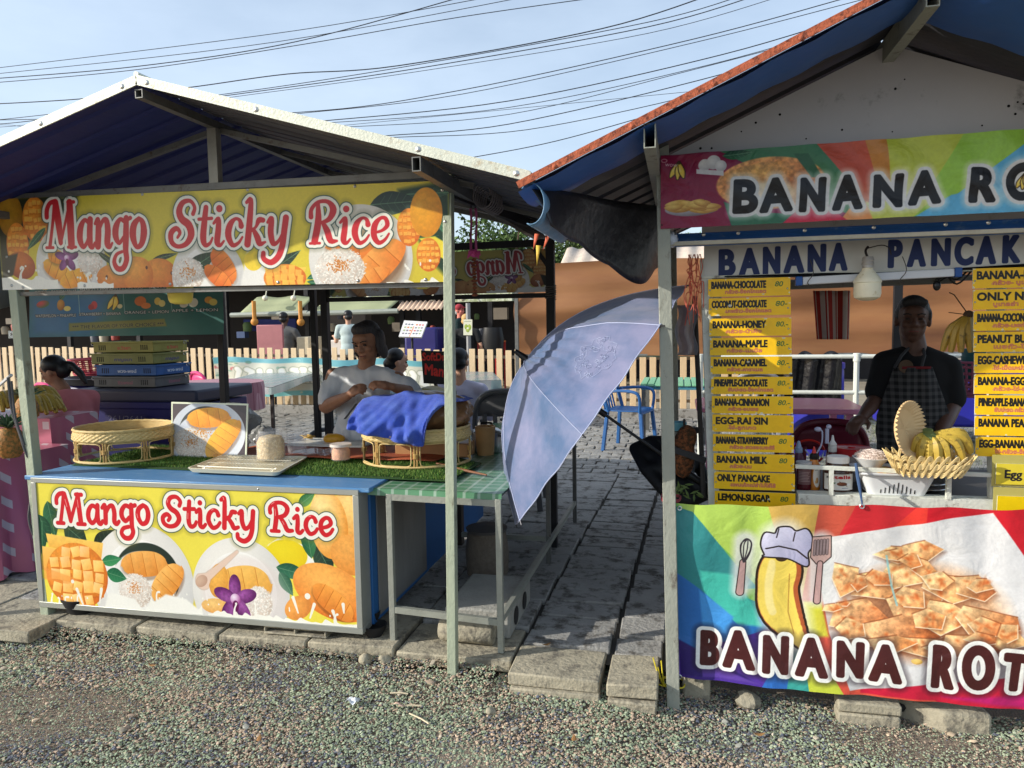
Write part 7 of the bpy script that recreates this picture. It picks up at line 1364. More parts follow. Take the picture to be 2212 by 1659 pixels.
# chalkboard sign
KB = thing('chalkboard', 'black chalkboard with red handwriting leaning behind the towel', 'chalkboard', (-.55,2.2,1.0)); Yk = 1.85; P4 = [atY(909,757,Yk), atY(976,760,Yk), atY(978,832,Yk), atY(915,828,Yk)]
A = Art(300, 210, (24,24,26)); T_ = [(0,(226,50,44),1.5,1)]
A.text('SoftDr', 6, 62, 46, T_, bold=3, width=225, rot=-.02, shear=.1); A.text('Man', 14, 150, 66, T_, bold=4, width=190, rot=.05, shear=.08)
panel('board', A.mat('chalk_print', .6), P4, KB, thick=.012, back=blackpl, smooth=False); b = MB(); b.bar(P4[3]+Vector((.08,.03,.0)), P4[3]+Vector((.08,.12,-.12)), .02, .02); b.build('foot', blackpl, KB)
SB = thing('food_box', 'stack of pale food packets on the counter behind the towel', 'food packets', (-.55,1.3,.84)); b = MB(); q = atY(940,838,1.3); b.box((q.x-.14,1.22,.83),(q.x+.1,1.45,q.z-.03)); b.build('body', M('grey_box', (110,106,96), .6), SB, bevel=.004); b = MB(); b.grid(lambda u, v: (q.x-.13+.22*u, 1.2+.22*v, q.z-.02+.015*math.sin(u*5)), 6, 4); b.build('packet', M('pack_cream', (206,190,130), .5), SB, solid=.02)
NB = thing('napkin_box', 'red napkin box with white tissue on the pale table behind the centre post', 'napkin box', (-.45,4.6,.95)); b = MB(); b.lathe([(0,0),(.14,0),(.15,.03),(.12,.09),(.06,.1),(0,.1)], (-.47,4.55,.94), 16, sx=1.2); b.build('body', M('napkin_red', (206,50,70), .4), NB); b = MB(); rr = random.Random(3)
for k in range(7): c = Vector((-.47,4.55,1.03)); b.add([c+Vector((-.06,0,0)), c+Vector((.06,.02,0)), c+Vector((rr.uniform(0,.12),rr.uniform(-.05,.05),.16)), c+Vector((rr.uniform(-.14,0),0,.2))], [(0,1,2,3)])
b.build('tissue', M('tissue', (230,230,230), .8), NB, solid=.003)
# red laundry basket and woven pink basket
def slotted_basket(lab, c, r0, r1, h, m_, rows=3, n=26):
    T = thing('plastic_basket', lab, 'basket', c); b = MB(); b.lathe([(0,0),(r0,0),(r0*1.01,h*.12)], c, 48); 
    for k in range(rows+1): z = h*(.12+.75*k/rows); r = r0+(r1-r0)*z/h; b.lathe([(r,z-h*.04),(r*1.005,z+h*.04)], c, 48)
    for i in range(n): a = 6.283*i/n; b.bar(Vector(c)+Vector((r0*math.cos(a), r0*math.sin(a), h*.1)), Vector(c)+Vector((r1*math.cos(a), r1*math.sin(a), h)), .012, .004, up=(math.cos(a), math.sin(a), 0))
    b.build('body', m_, T, solid=.003); b = MB(); b.tube([Vector(c)+Vector((r1*math.cos(a), r1*math.sin(a), h)) for a in np.arange(0,6.28,.2)], .009, 8, True); b.build('rim', m_, T); return T
slotted_basket('red slotted plastic basket on the dark tray behind the ponytailed woman', (-4.55,2.9,1.17), .24, .28, .15, M('basket_red', (176,50,66), .4)); 
b = MB(); b.lathe([(0,0),(.42,0),(.46,.06),(.44,.065),(.4,.012),(0,.012)], (-4.4,2.9,1.09), 48); tag(b.build('round_tray', M('black_tray', (28,28,30), .4)), 'wide black round tray carrying the red basket', 'tray')
b = MB(); b.box((-4.9,2.55,.08),(-4.1,3.2,1.085)); tag(b.build('blue_drum', cb, bevel=.03), 'second blue container under the round black tray', 'container')
slotted_basket('mauve slotted basket of teal cups on the post beyond the right menu column', (2.98,2.4,1.05), .10, .14, .24, M('basket_mauve', (150,84,110), .5), 4, 22)
b = MB(); [b.lathe([(0,0),(.07,0),(.085,.12),(.08,.12),(0,.02)], (2.98,2.4,1.16+.05*k), 20) for k in range(3)]; tag(b.build('cup_stack', M('teal_cups', (30,96,104), .4)), 'stack of dark teal cups in the mauve basket', 'cups')
DR = thing('barrel', 'deep blue plastic barrel behind the white railing', 'barrel', (2.45,5.0,.08)); b = MB(); b.lathe([(0,0),(.27,0),(.29,.1),(.3,.5),(.29,.95),(.27,1.0)], (2.5,5.6,.08), 32); b.build('body', M('barrel_blue', (40,40,150), .4), DR); b = MB(); b.lathe([(.3,.97),(.3,1.03),(.26,1.04),(0,1.04)], (2.5,5.6,.08), 32); b.build('lid', M('barrel_blue'), DR)
b = MB(); b.box((3.4,6.3,.3),(5.2,6.9,1.0)); tag(b.build('blue_container', M('barrel_blue'), bevel=.04), 'wide bright blue container beyond the railing at right', 'container')
# white pvc railing with black plastic sheet
RL = thing('pipe_railing', 'white pvc pipe railing with black sheet behind the pancake cart', 'railing', (3,4.5,.08)); wp = M('pvc_white', (214,216,206), .35)
Yr = 5.0; za_ = atY(1850,770,Yr).z; zb_ = atY(1850,848,Yr).z
b = MB(); b.tube([(1.2,Yr,za_),(5.2,Yr,za_)], .022); b.build('top_pipe', wp, RL); b = MB(); b.tube([(1.2,Yr,zb_),(5.2,Yr,zb_)], .022); b.build('lower_pipe', wp, RL)
for px in (1513,1850,2250): p = atY(px,800,Yr); b = MB(); b.tube([(p.x,Yr,.08),(p.x,Yr,za_)], .028); b.lathe([(.036,-.05),(.036,.03),(.03,.035),(0,.035)], (p.x,Yr,za_), 14); b.build('pipe_post', wp, RL)
p0 = atY(1716,770,Yr+.05); p1 = atY(1798,770,Yr+.05); b = MB(); b.grid(lambda u, v: (p0.x-.35+(p1.x-p0.x+.45)*u, Yr+.04+.03*math.sin(u*26+v*2), za_+.03-.62*v-.03*math.sin(u*20)), 40, 12); tag(b.build('black_sheet', M('black_sheet', (22,22,26), .22, 0, .2, 6, .8, 12), solid=.003), 'glossy black plastic sheet pegged over the white railing', 'plastic sheet')
b = MB(); b.grid(lambda u, v: (1.0+4.6*u, 5.3+2.9*v, .082+.02*math.sin(u*9)), 30, 12)
me = blades('weeds', 9000, [(1.6,5.5,4.2,8.3)], .09, .10, [(70,92,44),(96,110,60),(120,120,80)], 8); finish('weeds', me, sm_, kind='stuff', smooth=False)
# orange brown tarpaulin screen
TS = thing('tarpaulin_screen', 'long orange brown tarpaulin screen behind the path and the pancake stall', 'tarpaulin', (1.6,7,1.1)); xa = atY(1112,700,7).x
def tsf(u, v): return (xa+6.6*u, 7+.05*math.sin(v*9+u*5)*(1)+.02*math.sin(u*31)+.025*math.sin(v*21+u*3), 2.45-1.32*v-.012*math.sin(u*18))
b = MB(); b.grid(tsf, 60, 20); tm = M('orange_tarp', (156,108,66), .6, 0, .14, 1.6, .25, 4, col2=(130,80,50), c2=.6, c2scale=1.2, c2w=.2, stretch=(.5,1,2.5)); b.build('sheet', tm, TS)
nt = tm.node_tree; tr = nt.nodes.new('ShaderNodeBsdfTranslucent'); tr.inputs[0].default_value = L3((150,104,78)); ms = nt.nodes.new('ShaderNodeMixShader'); ms.inputs[0].default_value = .3
nt.links.new(nt.nodes['Principled BSDF'].outputs[0], ms.inputs[1]); nt.links.new(tr.outputs[0], ms.inputs[2]); nt.links.new(ms.outputs[0], nt.nodes['Material Output'].inputs[0])
b = MB(); b.tube([(xa,7,1.14),(xa+6.6,7,1.14)], .025); b.build('bottom_rail', greyst, TS)
b = MB(); p = atY(1735,700,6.9); [b.bar((xa+q,6.95,.08),(xa+q,6.95,2.5),.05,.05,up=(0,1,0)) for q in (.04,6.4)]; b.build('pole', greyst, TS)
b = MB(); p = atY(1938,700,4.2); b.bar((p.x,4.2,.08),(p.x,4.2,2.1),.07,.05,up=(0,1,0)); b.bar((p.x-1.4,4.2,atY(1938,604,4.2).z),(p.x+1.2,4.2,atY(1938,604,4.2).z),.06,.05); tag(b.build('steel_frame', blackst), 'dark steel post and crossbar behind the vendor', 'post')
CR = thing('concrete_roof', 'pale corrugated roof edge above the orange screen', 'roof', (1.8,7.6,2.5)); b = MB(); zz0, zz1 = atY(1300,575,7.2).z, atY(1300,520,7.2).z
b.grid(lambda u, v: (atY(1205,575,7.2).x+6*u, 7.3+.8*v, zz0+(zz1-zz0)*v+.02*math.sin(u*150)), 150, 2); b.build('roof_sheet', M('cement_sheet', (196,180,164), .85, 0, .15, 10, .5, 40), CR, solid=.01); b = MB(); b.bar((atY(1205,575,7.2).x,7.28,zz0-.03),(6.5,7.28,zz0-.03),.04,.06); b.build('gutter', greyst, CR)
# ---------------------------------------------------------------- picket fence
FN = thing('picket_fence', 'cream picket fence running behind the tables', 'fence', (-3,9,.1)); pk = M('picket_cream', (222,196,158), .75, 0, .1, 6, .2, 30, col2=(196,170,130), c2=.6, stretch=(1,1,.2))
pb = None
for i in range(98):
    x = -13.2+.162*i
    if pb is None: b = MB(); b.box((x-.052,8.98,.24),(x+.052,9.0,1.3)); pb = b.build('picket', pk, FN, bevel=.004); base_x = x; pb0 = pb.location.copy()
    else: o = pb.copy(); COL.objects.link(o); o.parent = FN; o.location = pb.location+Vector((x-base_x, 0, .014*math.sin(i*2.3)+.008*math.sin(i*7.7)-.0016*i*1.2)); 
for z in (.42,1.12): b = MB(); b.bar((-13.3,9.03,z+.04),(2.7,9.03,z-.14),.03,.05); b.build('fence_rail', M('rail_grey', (150,140,126), .7), FN)
# floral banner tied to the fence
FB = thing('fence_banner', 'pale teal floral vinyl banner with white raised letters tied along the fence', 'banner', (-3.5,8.4,.5)); A = Art(900, 190, (216,214,196)); A.grain(.12, 60); rr = random.Random(4)
A.poly([(0,0),(900,0),(900,26),(500,34),(200,20),(0,34)], (110,176,186), 6); A.poly([(0,170),(900,160),(900,190),(0,190)], (120,190,190), 6)
for k in range(90): x = rr.choice([rr.gauss(60,60), rr.uniform(0,900)]); A.ell(x, rr.uniform(20,180), rr.uniform(3,12), rr.uniform(2,8), rr.choice([(120,160,140),(196,90,100),(96,140,120),(210,150,140),(226,220,180)]), soft=4, alpha=.7)
[A.strokes([[(x+rr.uniform(-6,6), y, 9) for x, y in ((q, 60), (q+rr.uniform(5,26), 62+rr.uniform(-6,20)), (q+rr.uniform(-4,20), 110), (q+rr.uniform(8,30), 118))]], [(7,(150,156,140),3,.8),(4,(226,224,206),1.5,1),(0,(240,240,232),1,1)]) for q in range(100,840,42)]
Yf = 8.4; panel('vinyl', A.mat('fence_print', .35), [atY(462,772,Yf), atY(962,778,Yf), atY(962,862,Yf), atY(462,852,Yf)], FB, 60, 8, lambda u, v: (0,.05*math.sin(u*14+v*4)+.02*math.sin(u*41),.02*math.sin(u*19)))
# ---------------------------------------------------------------- market lane behind the fence
def bx(name, lab, cat, px0, py0, px1, py1, Y, dep, mat, group=None, bevel=.02, zb=None):
    a = atY(px0, py0, Y); c = atY(px1, py1, Y); b = MB(); b.box((a.x,Y,zb if zb is not None else c.z),(c.x,Y+dep,a.z)); return tag(b.build(name, mat, bevel=bevel), lab, cat, group)
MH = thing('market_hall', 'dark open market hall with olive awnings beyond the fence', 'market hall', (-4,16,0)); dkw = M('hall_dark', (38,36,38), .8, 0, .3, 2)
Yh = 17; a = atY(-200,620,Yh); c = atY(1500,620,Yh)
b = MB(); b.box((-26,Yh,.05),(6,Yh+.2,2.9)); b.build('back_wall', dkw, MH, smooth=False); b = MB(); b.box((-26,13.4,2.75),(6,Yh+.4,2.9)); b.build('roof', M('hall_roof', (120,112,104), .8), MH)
for px in (490,905,870,665,300,150,1060): p = atY(px,700,13.6); b = MB(); b.bar((p.x,13.6,.05),(p.x,13.6,2.75),.11,.11,up=(0,1,0)); b.build('post', blackst, MH)
aw = M('awning_olive', (150,156,120), .7, 0, .08, 3)
for x0, x1, y0, y1 in ((545,672,642,676),(702,866,642,672)):
    p, q = atY(x0,y0,13), atY(x1,y1,13); b = MB(); b.grid(lambda u, v: (p.x+(q.x-p.x)*u-(.3*v), 13.2-.35*v, p.z+(q.z-p.z)*v+.02*math.sin(u*12)), 14, 4); b.build('awning', aw, MH, solid=.01); b = MB(); b.tube([(p.x-.5,12.83,q.z-.02),(q.x,12.83,q.z)], .06); b.build('awning_roller', M('roller_grey', (150,156,146), .5), MH)
p, q = atY(980,630,13), atY(1108,650,13); b = MB(); b.box((p.x,12.9,q.z),(q.x,13.1,p.z)); b.build('awning_box', M('leafy_print', (150,160,120), .6, 0, .3, 6, 0, col2=(206,210,186), c2=.5), MH); p, q = atY(870,652,13.2), atY(965,668,13.2); b = MB(); b.grid(lambda u, v: (p.x+(q.x-p.x)*u, 13.2-.4*v, p.z+(q.z-p.z)*v+.02*math.cos(u*60)), 60, 1); b.build('awning_ribbed', M('ribbed_cream', (216,186,160), .7), MH, solid=.01)
for px in (573,634,797,935,1000): p = atY(px,644,12.7); b = MB(); b.ell(p, .07, None, 10, 8); b.tube([p, p+Vector((0,.1,.25))], .012); tag(b.build('hanging_bulb', M('bulb_white')), {573:'first small bulb over the olive awning, nearest the left post',634:'small bulb over the middle of the left olive awning',797:'small bulb over the right olive awning',935:'small bulb left of the centre post',1000:'small bulb right of the centre post'}[px], 'bulb', 'bulbs along the market hall')
bx('orange_board','flat dusty pink board standing beyond the fence','board',553,702,612,745,11,.05,M('pink_board', (160,100,104), .6), zb=.9)
bx('serving_counter','white serving counter beyond the fence under the olive awning','counter',705,735,760,770,11,.9,M('counter_white', (216,206,196), .6, 0, .1, 4), zb=.3)
bx('serving_counter','slanted pale counter beside the pink board beyond the fence','counter',640,728,668,760,11.2,.7,M('counter_cream', (196,180,150), .6, 0, .2, 6), zb=.3)
bx('waste_bin','blue wheeled bin holding up the white menu board','bin',872,708,945,775,11.5,.7,M('bin_blue', (38,34,104), .5), zb=.2, bevel=.05)
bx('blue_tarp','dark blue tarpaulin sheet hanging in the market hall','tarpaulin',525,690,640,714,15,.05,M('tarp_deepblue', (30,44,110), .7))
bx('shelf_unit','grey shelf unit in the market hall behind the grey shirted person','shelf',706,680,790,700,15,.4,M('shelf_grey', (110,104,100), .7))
for i, (px, c) in enumerate(((548,(196,120,50)),(648,(190,120,60)))): p = atY(px,650,12.6); b = MB(); b.tube([p+Vector((0,0,.0)), p-Vector((0,0,.45))], .05, 8); b.ell(p-Vector((0,0,.5)), .09); tag(b.build('hanging_lantern', M('lantern', (206,140,60), .6)), ['orange hanging lantern left of the pink board','orange hanging lantern at the right end of the left awning'][i], 'lantern')
# menu board on its stand
WM = thing('menu_stand', 'white tilted open menu on a stand in front of the blue bin', 'menu stand', (-2.6,10.8,.1)); A = Art(260, 180, (226,224,222)); rr = random.Random(2)
for px in (20,140):
    for r_ in range(4):
        for c_ in range(3): A.ell(px+18+c_*34, 40+r_*34, 13, 8, rr.choice([(90,100,110),(206,120,60),(150,170,110),(200,80,80),(120,110,120)]), alpha=.9)
A.poly([(124,60),(134,60),(128,176),(118,176)], (226,140,90), 1)
Ym = 10.8; P4 = [atY(873,692,Ym+.15), atY(923,695,Ym+.15), atY(910,728,Ym-.1), atY(861,727,Ym-.1)]; panel('menu', A.mat('menu_print', .4), P4, WM, thick=.04, back=M('white_back'), smooth=False); b = MB(); m_ = (P4[2]+P4[3])/2; b.tube([(m_.x,Ym,.08),(m_.x,Ym+.03,m_.z)], .025); b.build('stand_pole', blackst, WM)
CS = thing('coconut_sign', 'small coconut drink poster on a grey pole right of the centre post', 'sign', (-1.6,10.5,.1)); A = Art(110, 160, (226,226,200)); A.ell(35,75,22,26,(170,190,80),(110,140,50)); A.ell(75,80,24,30,(180,196,90),(120,146,56)); A.ell(55,105,24,26,(196,206,110),(130,150,60)); A.ell(54,88,14,8,(236,236,226)); A.line([(14,20),(96,20)], 2, (70,90,60))
panel('poster', A.mat('coconut_print', .5), [atY(1001,690,10), atY(1020,690,10), atY(1020,724,10), atY(1001,724,10)], CS, thick=.02, smooth=False); p = atY(1011,680,10.05); b = MB(); b.tube([(p.x,10.06,.08),(p.x,10.06,2.0)], .045); b.build('pole', M('pole_grey', (140,140,140), .5), CS)
# red table far right of the centre post
table('dining_table', 'small orange red table in the far lane right of the centre post', [tuple(atY(1030,737,12)[:2]), (atY(1072,737,12).x,12), (atY(1072,737,12).x,12.9), (atY(1030,737,12).x,12.9)], atY(1050,738,12).z, M('red_legs', (170,50,46), .5), M('orange_top', (206,110,60), .5))
b = MB(); b.lathe([(.0,0),(.2,.0),(.24,.35),(.2,.6)], atY(1065,770,11.5), 16, sy=.5); tag(b.build('dark_chair', blackpl), 'black chair back in the far lane beside the red table', 'chair')
# clutter shapes inside the hall: jars, boxes, pots, each its own small thing
rr = random.Random(21); kinds = [('box',(120,110,96)),('tin',(150,60,50)),('jar',(180,170,150)),('pot',(90,90,96)),('box',(60,80,120)),('jar',(96,120,70))]
spots = [(20,700),(34,716),(12,722),(45,690),(520,730),(535,716),(600,690),(585,722),(720,716),(735,690),(768,716),(845,700),(860,716),(935,716),(950,730),(1040,725),(1056,731),(1030,690),(1078,690),(250,735),(225,738),(205,740)]
words = {'box':'box','tin':'tin','jar':'jar','pot':'pot'}; where = 'on the dim shelves of the market hall'
for i, (px, py) in enumerate(spots):
    k, c = kinds[i % 6]; p = atY(px, py, 14+.4*(i%3)); s = rr.uniform(.10,.2); b = MB()
    if k == 'box': b.box((p.x-s,p.y,p.z),(p.x+s,p.y+.2,p.z+s*1.4))
    else: b.lathe([(0,0),(s*.6,0),(s*.7,s),(s*.45,s*1.4),(0,s*1.45)], p, 12)
    tag(b.build(k, M('clutter_%d' % (i%6), c, .6)), 'small %s %s' % (k, where), k, '%s in the market hall' % k)
# trees behind
def tree(x, y, h, r, seed, lab, zc=.62, col=(70,92,44)):
    T = thing('tree', lab, 'tree', (x,y,0), 'trees beyond the market'); rr = np.random.default_rng(seed); b = MB(); b.tube(crom([(x,y,0),(x+.2,y,h*.3),(x-.1,y,h*.6)], 5), .22, 8)
    for k in range(5): a = k*1.3; b.tube([(x,y,h*.35+.1*k*h*.2), (x+r*.6*math.cos(a), y+r*.6*math.sin(a), h*(.6+.06*k))], [.1,.03], 6)
    b.build('trunk', M('bark', (90,76,62), .9, 0, .3, 6, .6), T)
    n = 9000; nc = 60; cc = rr.normal(size=(nc,3)); cc /= np.linalg.norm(cc,axis=1)[:,None]; cc *= (rr.random((nc,1))**.4)*np.array([r,r,h*(1-zc)])*.85; cc += np.array([x,y,h*zc]); w = cc[rr.integers(0,nc,n)]+rr.normal(size=(n,3))*r*.15
    d = rr.normal(size=(n,3)); d /= np.linalg.norm(d,axis=1)[:,None]; e = np.cross(d, rr.normal(size=(n,3))); e /= np.linalg.norm(e,axis=1)[:,None]; s = r*.045*rr.uniform(.6,1.3,(n,1)); P = np.stack([w-d*s, w+e*s*.45, w+d*s, w-e*s*.45], 1)
    me = bpy.data.meshes.new('crown'); me.vertices.add(n*4); me.vertices.foreach_set('co', P.reshape(-1)); me.loops.add(n*4); me.loops.foreach_set('vertex_index', np.arange(n*4, dtype=np.int32)); me.polygons.add(n); me.polygons.foreach_set('loop_start', np.arange(n, dtype=np.int32)*4); me.update(calc_edges=True)
    cc = np.array([[lin(q) for q in col]+[1]])*np.concatenate([rr.uniform(.5,1.7,(n,1)).repeat(3,1), np.ones((n,1))],1); at = me.color_attributes.new('stone', 'FLOAT_COLOR', 'POINT'); at.data.foreach_set('color', np.repeat(cc, 4, 0).reshape(-1).astype(np.float32)); finish('crown', me, sm_, T, smooth=False)
tree(-5.3,24,5.9,2.4,1,'bushy green tree seen between the roofs above the small Mango sign',.66); tree(-2.6,26,5.6,2.2,2,'second green tree right of the bushy one, beside the orange screen',.66,(84,100,50)); tree(-8.5,27,5.2,2.6,3,'green tree furthest left beyond the market hall roof',.6); tree(.6,27,5.0,2.2,4,'green tree behind the pale corrugated roof edge',.6,(76,98,52))
# ---------------------------------------------------------------- overhead cables
cab = M('cable_black', (44,48,56), .6)
W = [([(-40,151),(640,66),(1130,-20)],.004),([(-40,163),(600,90),(1230,-25)],.004),([(-40,172),(300,143),(640,90),(1010,-10)],.006),([(-40,181),(300,150),(660,95),(1000,36),(1360,-15)],.005),([(-40,226),(170,214),(400,190),(620,160),(860,142),(1300,62),(1560,-20)],.007),
     ([(-40,262),(60,252),(480,204),(900,140),(1400,48),(1620,-15)],.005),([(-40,268),(60,262),(485,207),(900,148),(1400,58),(1650,-15)],.006),([(-40,276),(90,266),(500,210),(900,155),(1400,72),(1700,-12)],.004),
     ([(-40,258),(60,258),(640,243),(1000,194),(1500,84),(1830,-5)],.006),([(640,246),(1000,203),(1500,92),(1860,0)],.005),([(690,262),(1100,218),(1560,118),(1880,22)],.007),([(700,266),(1100,232),(1540,138),(1880,40)],.005),
     ([(740,275),(1100,247),(1500,150),(1860,55)],.005),([(850,292),(1100,268),(1500,176),(1800,90)],.007),([(870,296),(1140,280),(1500,205),(1700,140)],.006),([(1010,342),(1200,305),(1440,238),(1700,160)],.007),([(-40,272),(20,270),(90,278),(400,300),(700,275)],.004)]
for i, (pts, r_) in enumerate(W):
    Y = 6.5+.35*i; P = [atY(x, y, Y) for x, y in crom(pts, 8)]; d0 = (P[0]-P[1]).normalized(); d1 = (P[-1]-P[-2]).normalized(); P = [P[0]+d0*14]+P+[P[-1]+d1*14]
    b = MB(); b.tube(P, r_*1.25, 5); tag(b.build('overhead_cable', cab), 'thin black overhead cable sagging across the sky', 'cable', 'overhead cables')
# ---------------------------------------------------------------- people
def hand(pr, w, d, n, s=1, curl=.9, thumb=1, side=None):
    """w wrist, d direction of the palm, n back-of-hand normal; returns chains for palm, four fingers and thumb"""
    w = Vector(w); d = Vector(d).normalized(); n = (Vector(n)-d*Vector(n).dot(d)).normalized(); x = d.cross(n)*thumb
    pr.append(('c', [(w, .023*s), (w+d*.04*s, .027*s), (w+d*.075*s, .024*s)])); pr.append(('e', w+d*.05*s+x*.012*s, .022*s)); pr.append(('e', w+d*.05*s-x*.016*s, .022*s))
    for k, (o, L) in enumerate(((.028,.068),(.010,.076),(-.009,.070),(-.027,.056))):
        b0 = w+d*.078*s+x*o*s; c = curl*(.85+.1*k); q1 = b0+(d*math.cos(c*.5)-n*math.sin(c*.5))*L*.45*s; q2 = q1+(d*math.cos(c*1.2)-n*math.sin(c*1.2))*L*.33*s; q3 = q2+(d*math.cos(c*1.8)-n*math.sin(c*1.8))*L*.25*s
        pr.append(('c', [(b0-d*.02*s, .0105*s), (q1, .0095*s), (q2, .0085*s), (q3, .007*s)]))
    t0 = w+d*.022*s+x*.026*s; t1 = t0+(d*.55+x*.65-n*.3).normalized()*.036*s; t2 = t1+(d*.85+x*.1-n*.5).normalized()*.032*s; pr.append(('c', [(t0, .013*s), (t1, .011*s), (t2, .0085*s)]))
def head(pr, c, f, up, s=1):
    """c centre of the head, f facing direction"""
    f = Vector(f).normalized(); up = (Vector(up)-f*Vector(up).dot(f)).normalized(); r = f.cross(up); P = lambda x, y, z: Vector(c)+(r*x+f*y+up*z)*s
    e = Matrix((r, f, up)).transposed().to_euler()
    pr += [('e', P(0,-.012,.022), (.076*s,.094*s,.092*s), e), ('e', P(0,.018,-.035), (.063*s,.070*s,.078*s), e), ('e', P(0,.046,-.088), (.030*s,.026*s,.022*s), e), ('e', P(0,.062,.045), (.05*s,.026*s,.03*s), e),
           ('c', [(P(0,.078,.012), .009*s), (P(0,.096,-.018), .0135*s)]), ('e', P(.014,.088,-.022), .0105*s), ('e', P(-.014,.088,-.022), .0105*s), ('e', P(.036,.062,-.02), (.024*s,.02*s,.02*s), e), ('e', P(-.036,.062,-.02), (.024*s,.02*s,.02*s), e),
           ('c', [(P(-.02,.079,-.052), .0075*s), (P(0,.086,-.05), .009*s), (P(.02,.079,-.052), .0075*s)]), ('c', [(P(-.016,.077,-.063), .0075*s), (P(0,.083,-.065), .0095*s), (P(.016,.077,-.063), .0075*s)]), ('c', [(P(-.045,.070,.026), .008*s), (P(-.02,.083,.03), .008*s)]), ('c', [(P(.045,.070,.026), .008*s), (P(.02,.083,.03), .008*s)]),
           ('e', P(.078,-.008,-.012), (.011*s,.02*s,.032*s), e), ('e', P(-.078,-.008,-.012), (.011*s,.02*s,.032*s), e)]
    return P
def face_parts(T, P, s=1, lidded=True, brow=True):
    for sx in (-1, 1):
        b = MB(); b.ell(P(sx*.030,.074,.008), (.0135*s,.008*s,.007*s), None, 12, 8); b.build('eye', M('eye_dark' if lidded else 'eye_white', (46,32,28) if lidded else (150,140,134), .3), T)
        if brow: b = MB(); b.tube([P(sx*.014,.088,.030), P(sx*.032,.086,.036), P(sx*.05,.074,.032)], .0032*s, 6); b.build('eyebrow', hair, T)
    b = MB(); b.tube([P(-.022,.084,-.0565), P(-.008,.0925,-.0545), P(.008,.0925,-.0545), P(.022,.084,-.0565)], .0035*s, 6); b.build('lips', M('lip', (120,62,56), .5), T)
W2 = lambda x, y, Y: atY(x, y, Y)
# --- woman at the mango counter
WY = 1.12; T = thing('person', 'woman in a plain grey white T-shirt looking down, peeling fruit at the mango counter', 'person', tuple(W2(785,930,WY)))
hc = W2(792,738,WY); pr = []; P = head(pr, hc, (-.12,-1,-.42), (-.08,0,1), 1.06); nk = W2(788,792,WY+.02); Ls = W2(722,812,WY+.05); Rs = W2(858,818,WY+.02); Le = W2(704,878,WY-.02); Re = W2(893,850,WY-.0); Lw = W2(752,855,WY-.23); Rw = W2(848,836,WY-.2)
pr += [('c', [(hc+Vector((0,.03,-.05)), .056), (nk+Vector((0,.02,.0)), .056), (nk+Vector((0,.03,-.08)), .07)]), ('c', [(Ls, .055), (Le, .046), (Le.lerp(Lw,.5), .04), (Lw, .027)]), ('c', [(Rs, .05), (Re, .044), (Re.lerp(Rw,.5), .037), (Rw, .026)])]
lh = (W2(772,838,WY-.26)-Lw); hand(pr, Lw, lh, (-.2,-.75,.6), .98, 1.0, -1); rh = (W2(806,826,WY-.27)-Rw); hand(pr, Rw, rh, (.1,-.5,.85), .98, .7, 1)
finish('body', organic(pr, .0055, 5), skin, T); face_parts(T, P, 1.06)
tor = [('e', W2(790,860,WY+.05), (.175,.105,.20)), ('e', W2(784,905,WY+.05), (.18,.12,.2)), ('e', W2(780,950,WY+.05), (.185,.135,.2)), ('e', W2(778,1000,WY+.05), (.19,.15,.2)), ('c', [(nk+Vector((-.055,.02,-.03)), .045), (Ls+Vector((.03,0,0)), .058), (Ls.lerp(Le,.45), .066), (Ls.lerp(Le,.74), .074)]), ('c', [(nk+Vector((.055,.02,-.03)), .045), (Rs+Vector((-.03,0,0)), .058), (Rs.lerp(Re,.5), .064), (Rs.lerp(Re,.85), .070)]), ('c', [(nk+Vector((-.05,.01,-.055)), .062), (nk+Vector((.05,.01,-.055)), .062)])]
me = organic(tor, .011, 8)
for v in me.vertices:      # soft folds running from the armpits and shoulders
    c = v.co; k = .0045*math.sin(c.x*60+c.z*34+3*math.sin(c.z*9))+.0045*math.sin(c.z*52-c.x*30+2*math.sin(c.x*13))+.002*math.sin(c.x*130+c.z*20); v.co += v.normal*k*(.4+1.2*max(0, min(1, (1.35-c.z)*3)))
finish('t_shirt', me, M('shirt_grey', (196,198,200), .9, 0, .05, 6, .2, 40), T)
hr = [('e', P(0,-.034,.036), (.087,.096,.090)), ('e', P(-.078,-.02,-.02), (.03,.05,.085)), ('e', P(.078,-.02,-.02), (.03,.05,.085)), ('e', P(-.082,-.02,-.08), (.024,.04,.05)), ('e', P(.082,-.02,-.08), (.024,.04,.05)), ('e', P(0,.0,.076), (.074,.078,.05)), ('e', P(0,-.10,-.07), (.045,.045,.06)), ('e', P(0,-.07,-.05), (.07,.05,.09))]
finish('hair', organic(hr, .007, 3), M('greying_hair', (58,54,54), .6, 0, .5, 90, 1, 160, stretch=(1,1,.12)), T)
b = MB(); kn = Lw.lerp(Lw+lh,.9); b.bar(W2(770,872,WY-.28), W2(745,905,WY-.24)+Vector((0,0,0)), .02, .002); tag(b.build('peeling_knife', M('knife_grey', (120,120,120), .3, .6)), 'thin knife held by the woman beside the blue towel', 'knife')
b = MB(); c = W2(790,842,WY-.33); b.grid(lambda u, v: c+Vector(((u-.5)*.11, .01*math.sin(u*9), .03-.12*v*(1-.5*u))), 8, 8); b.build('x', clearp) if 0 else None
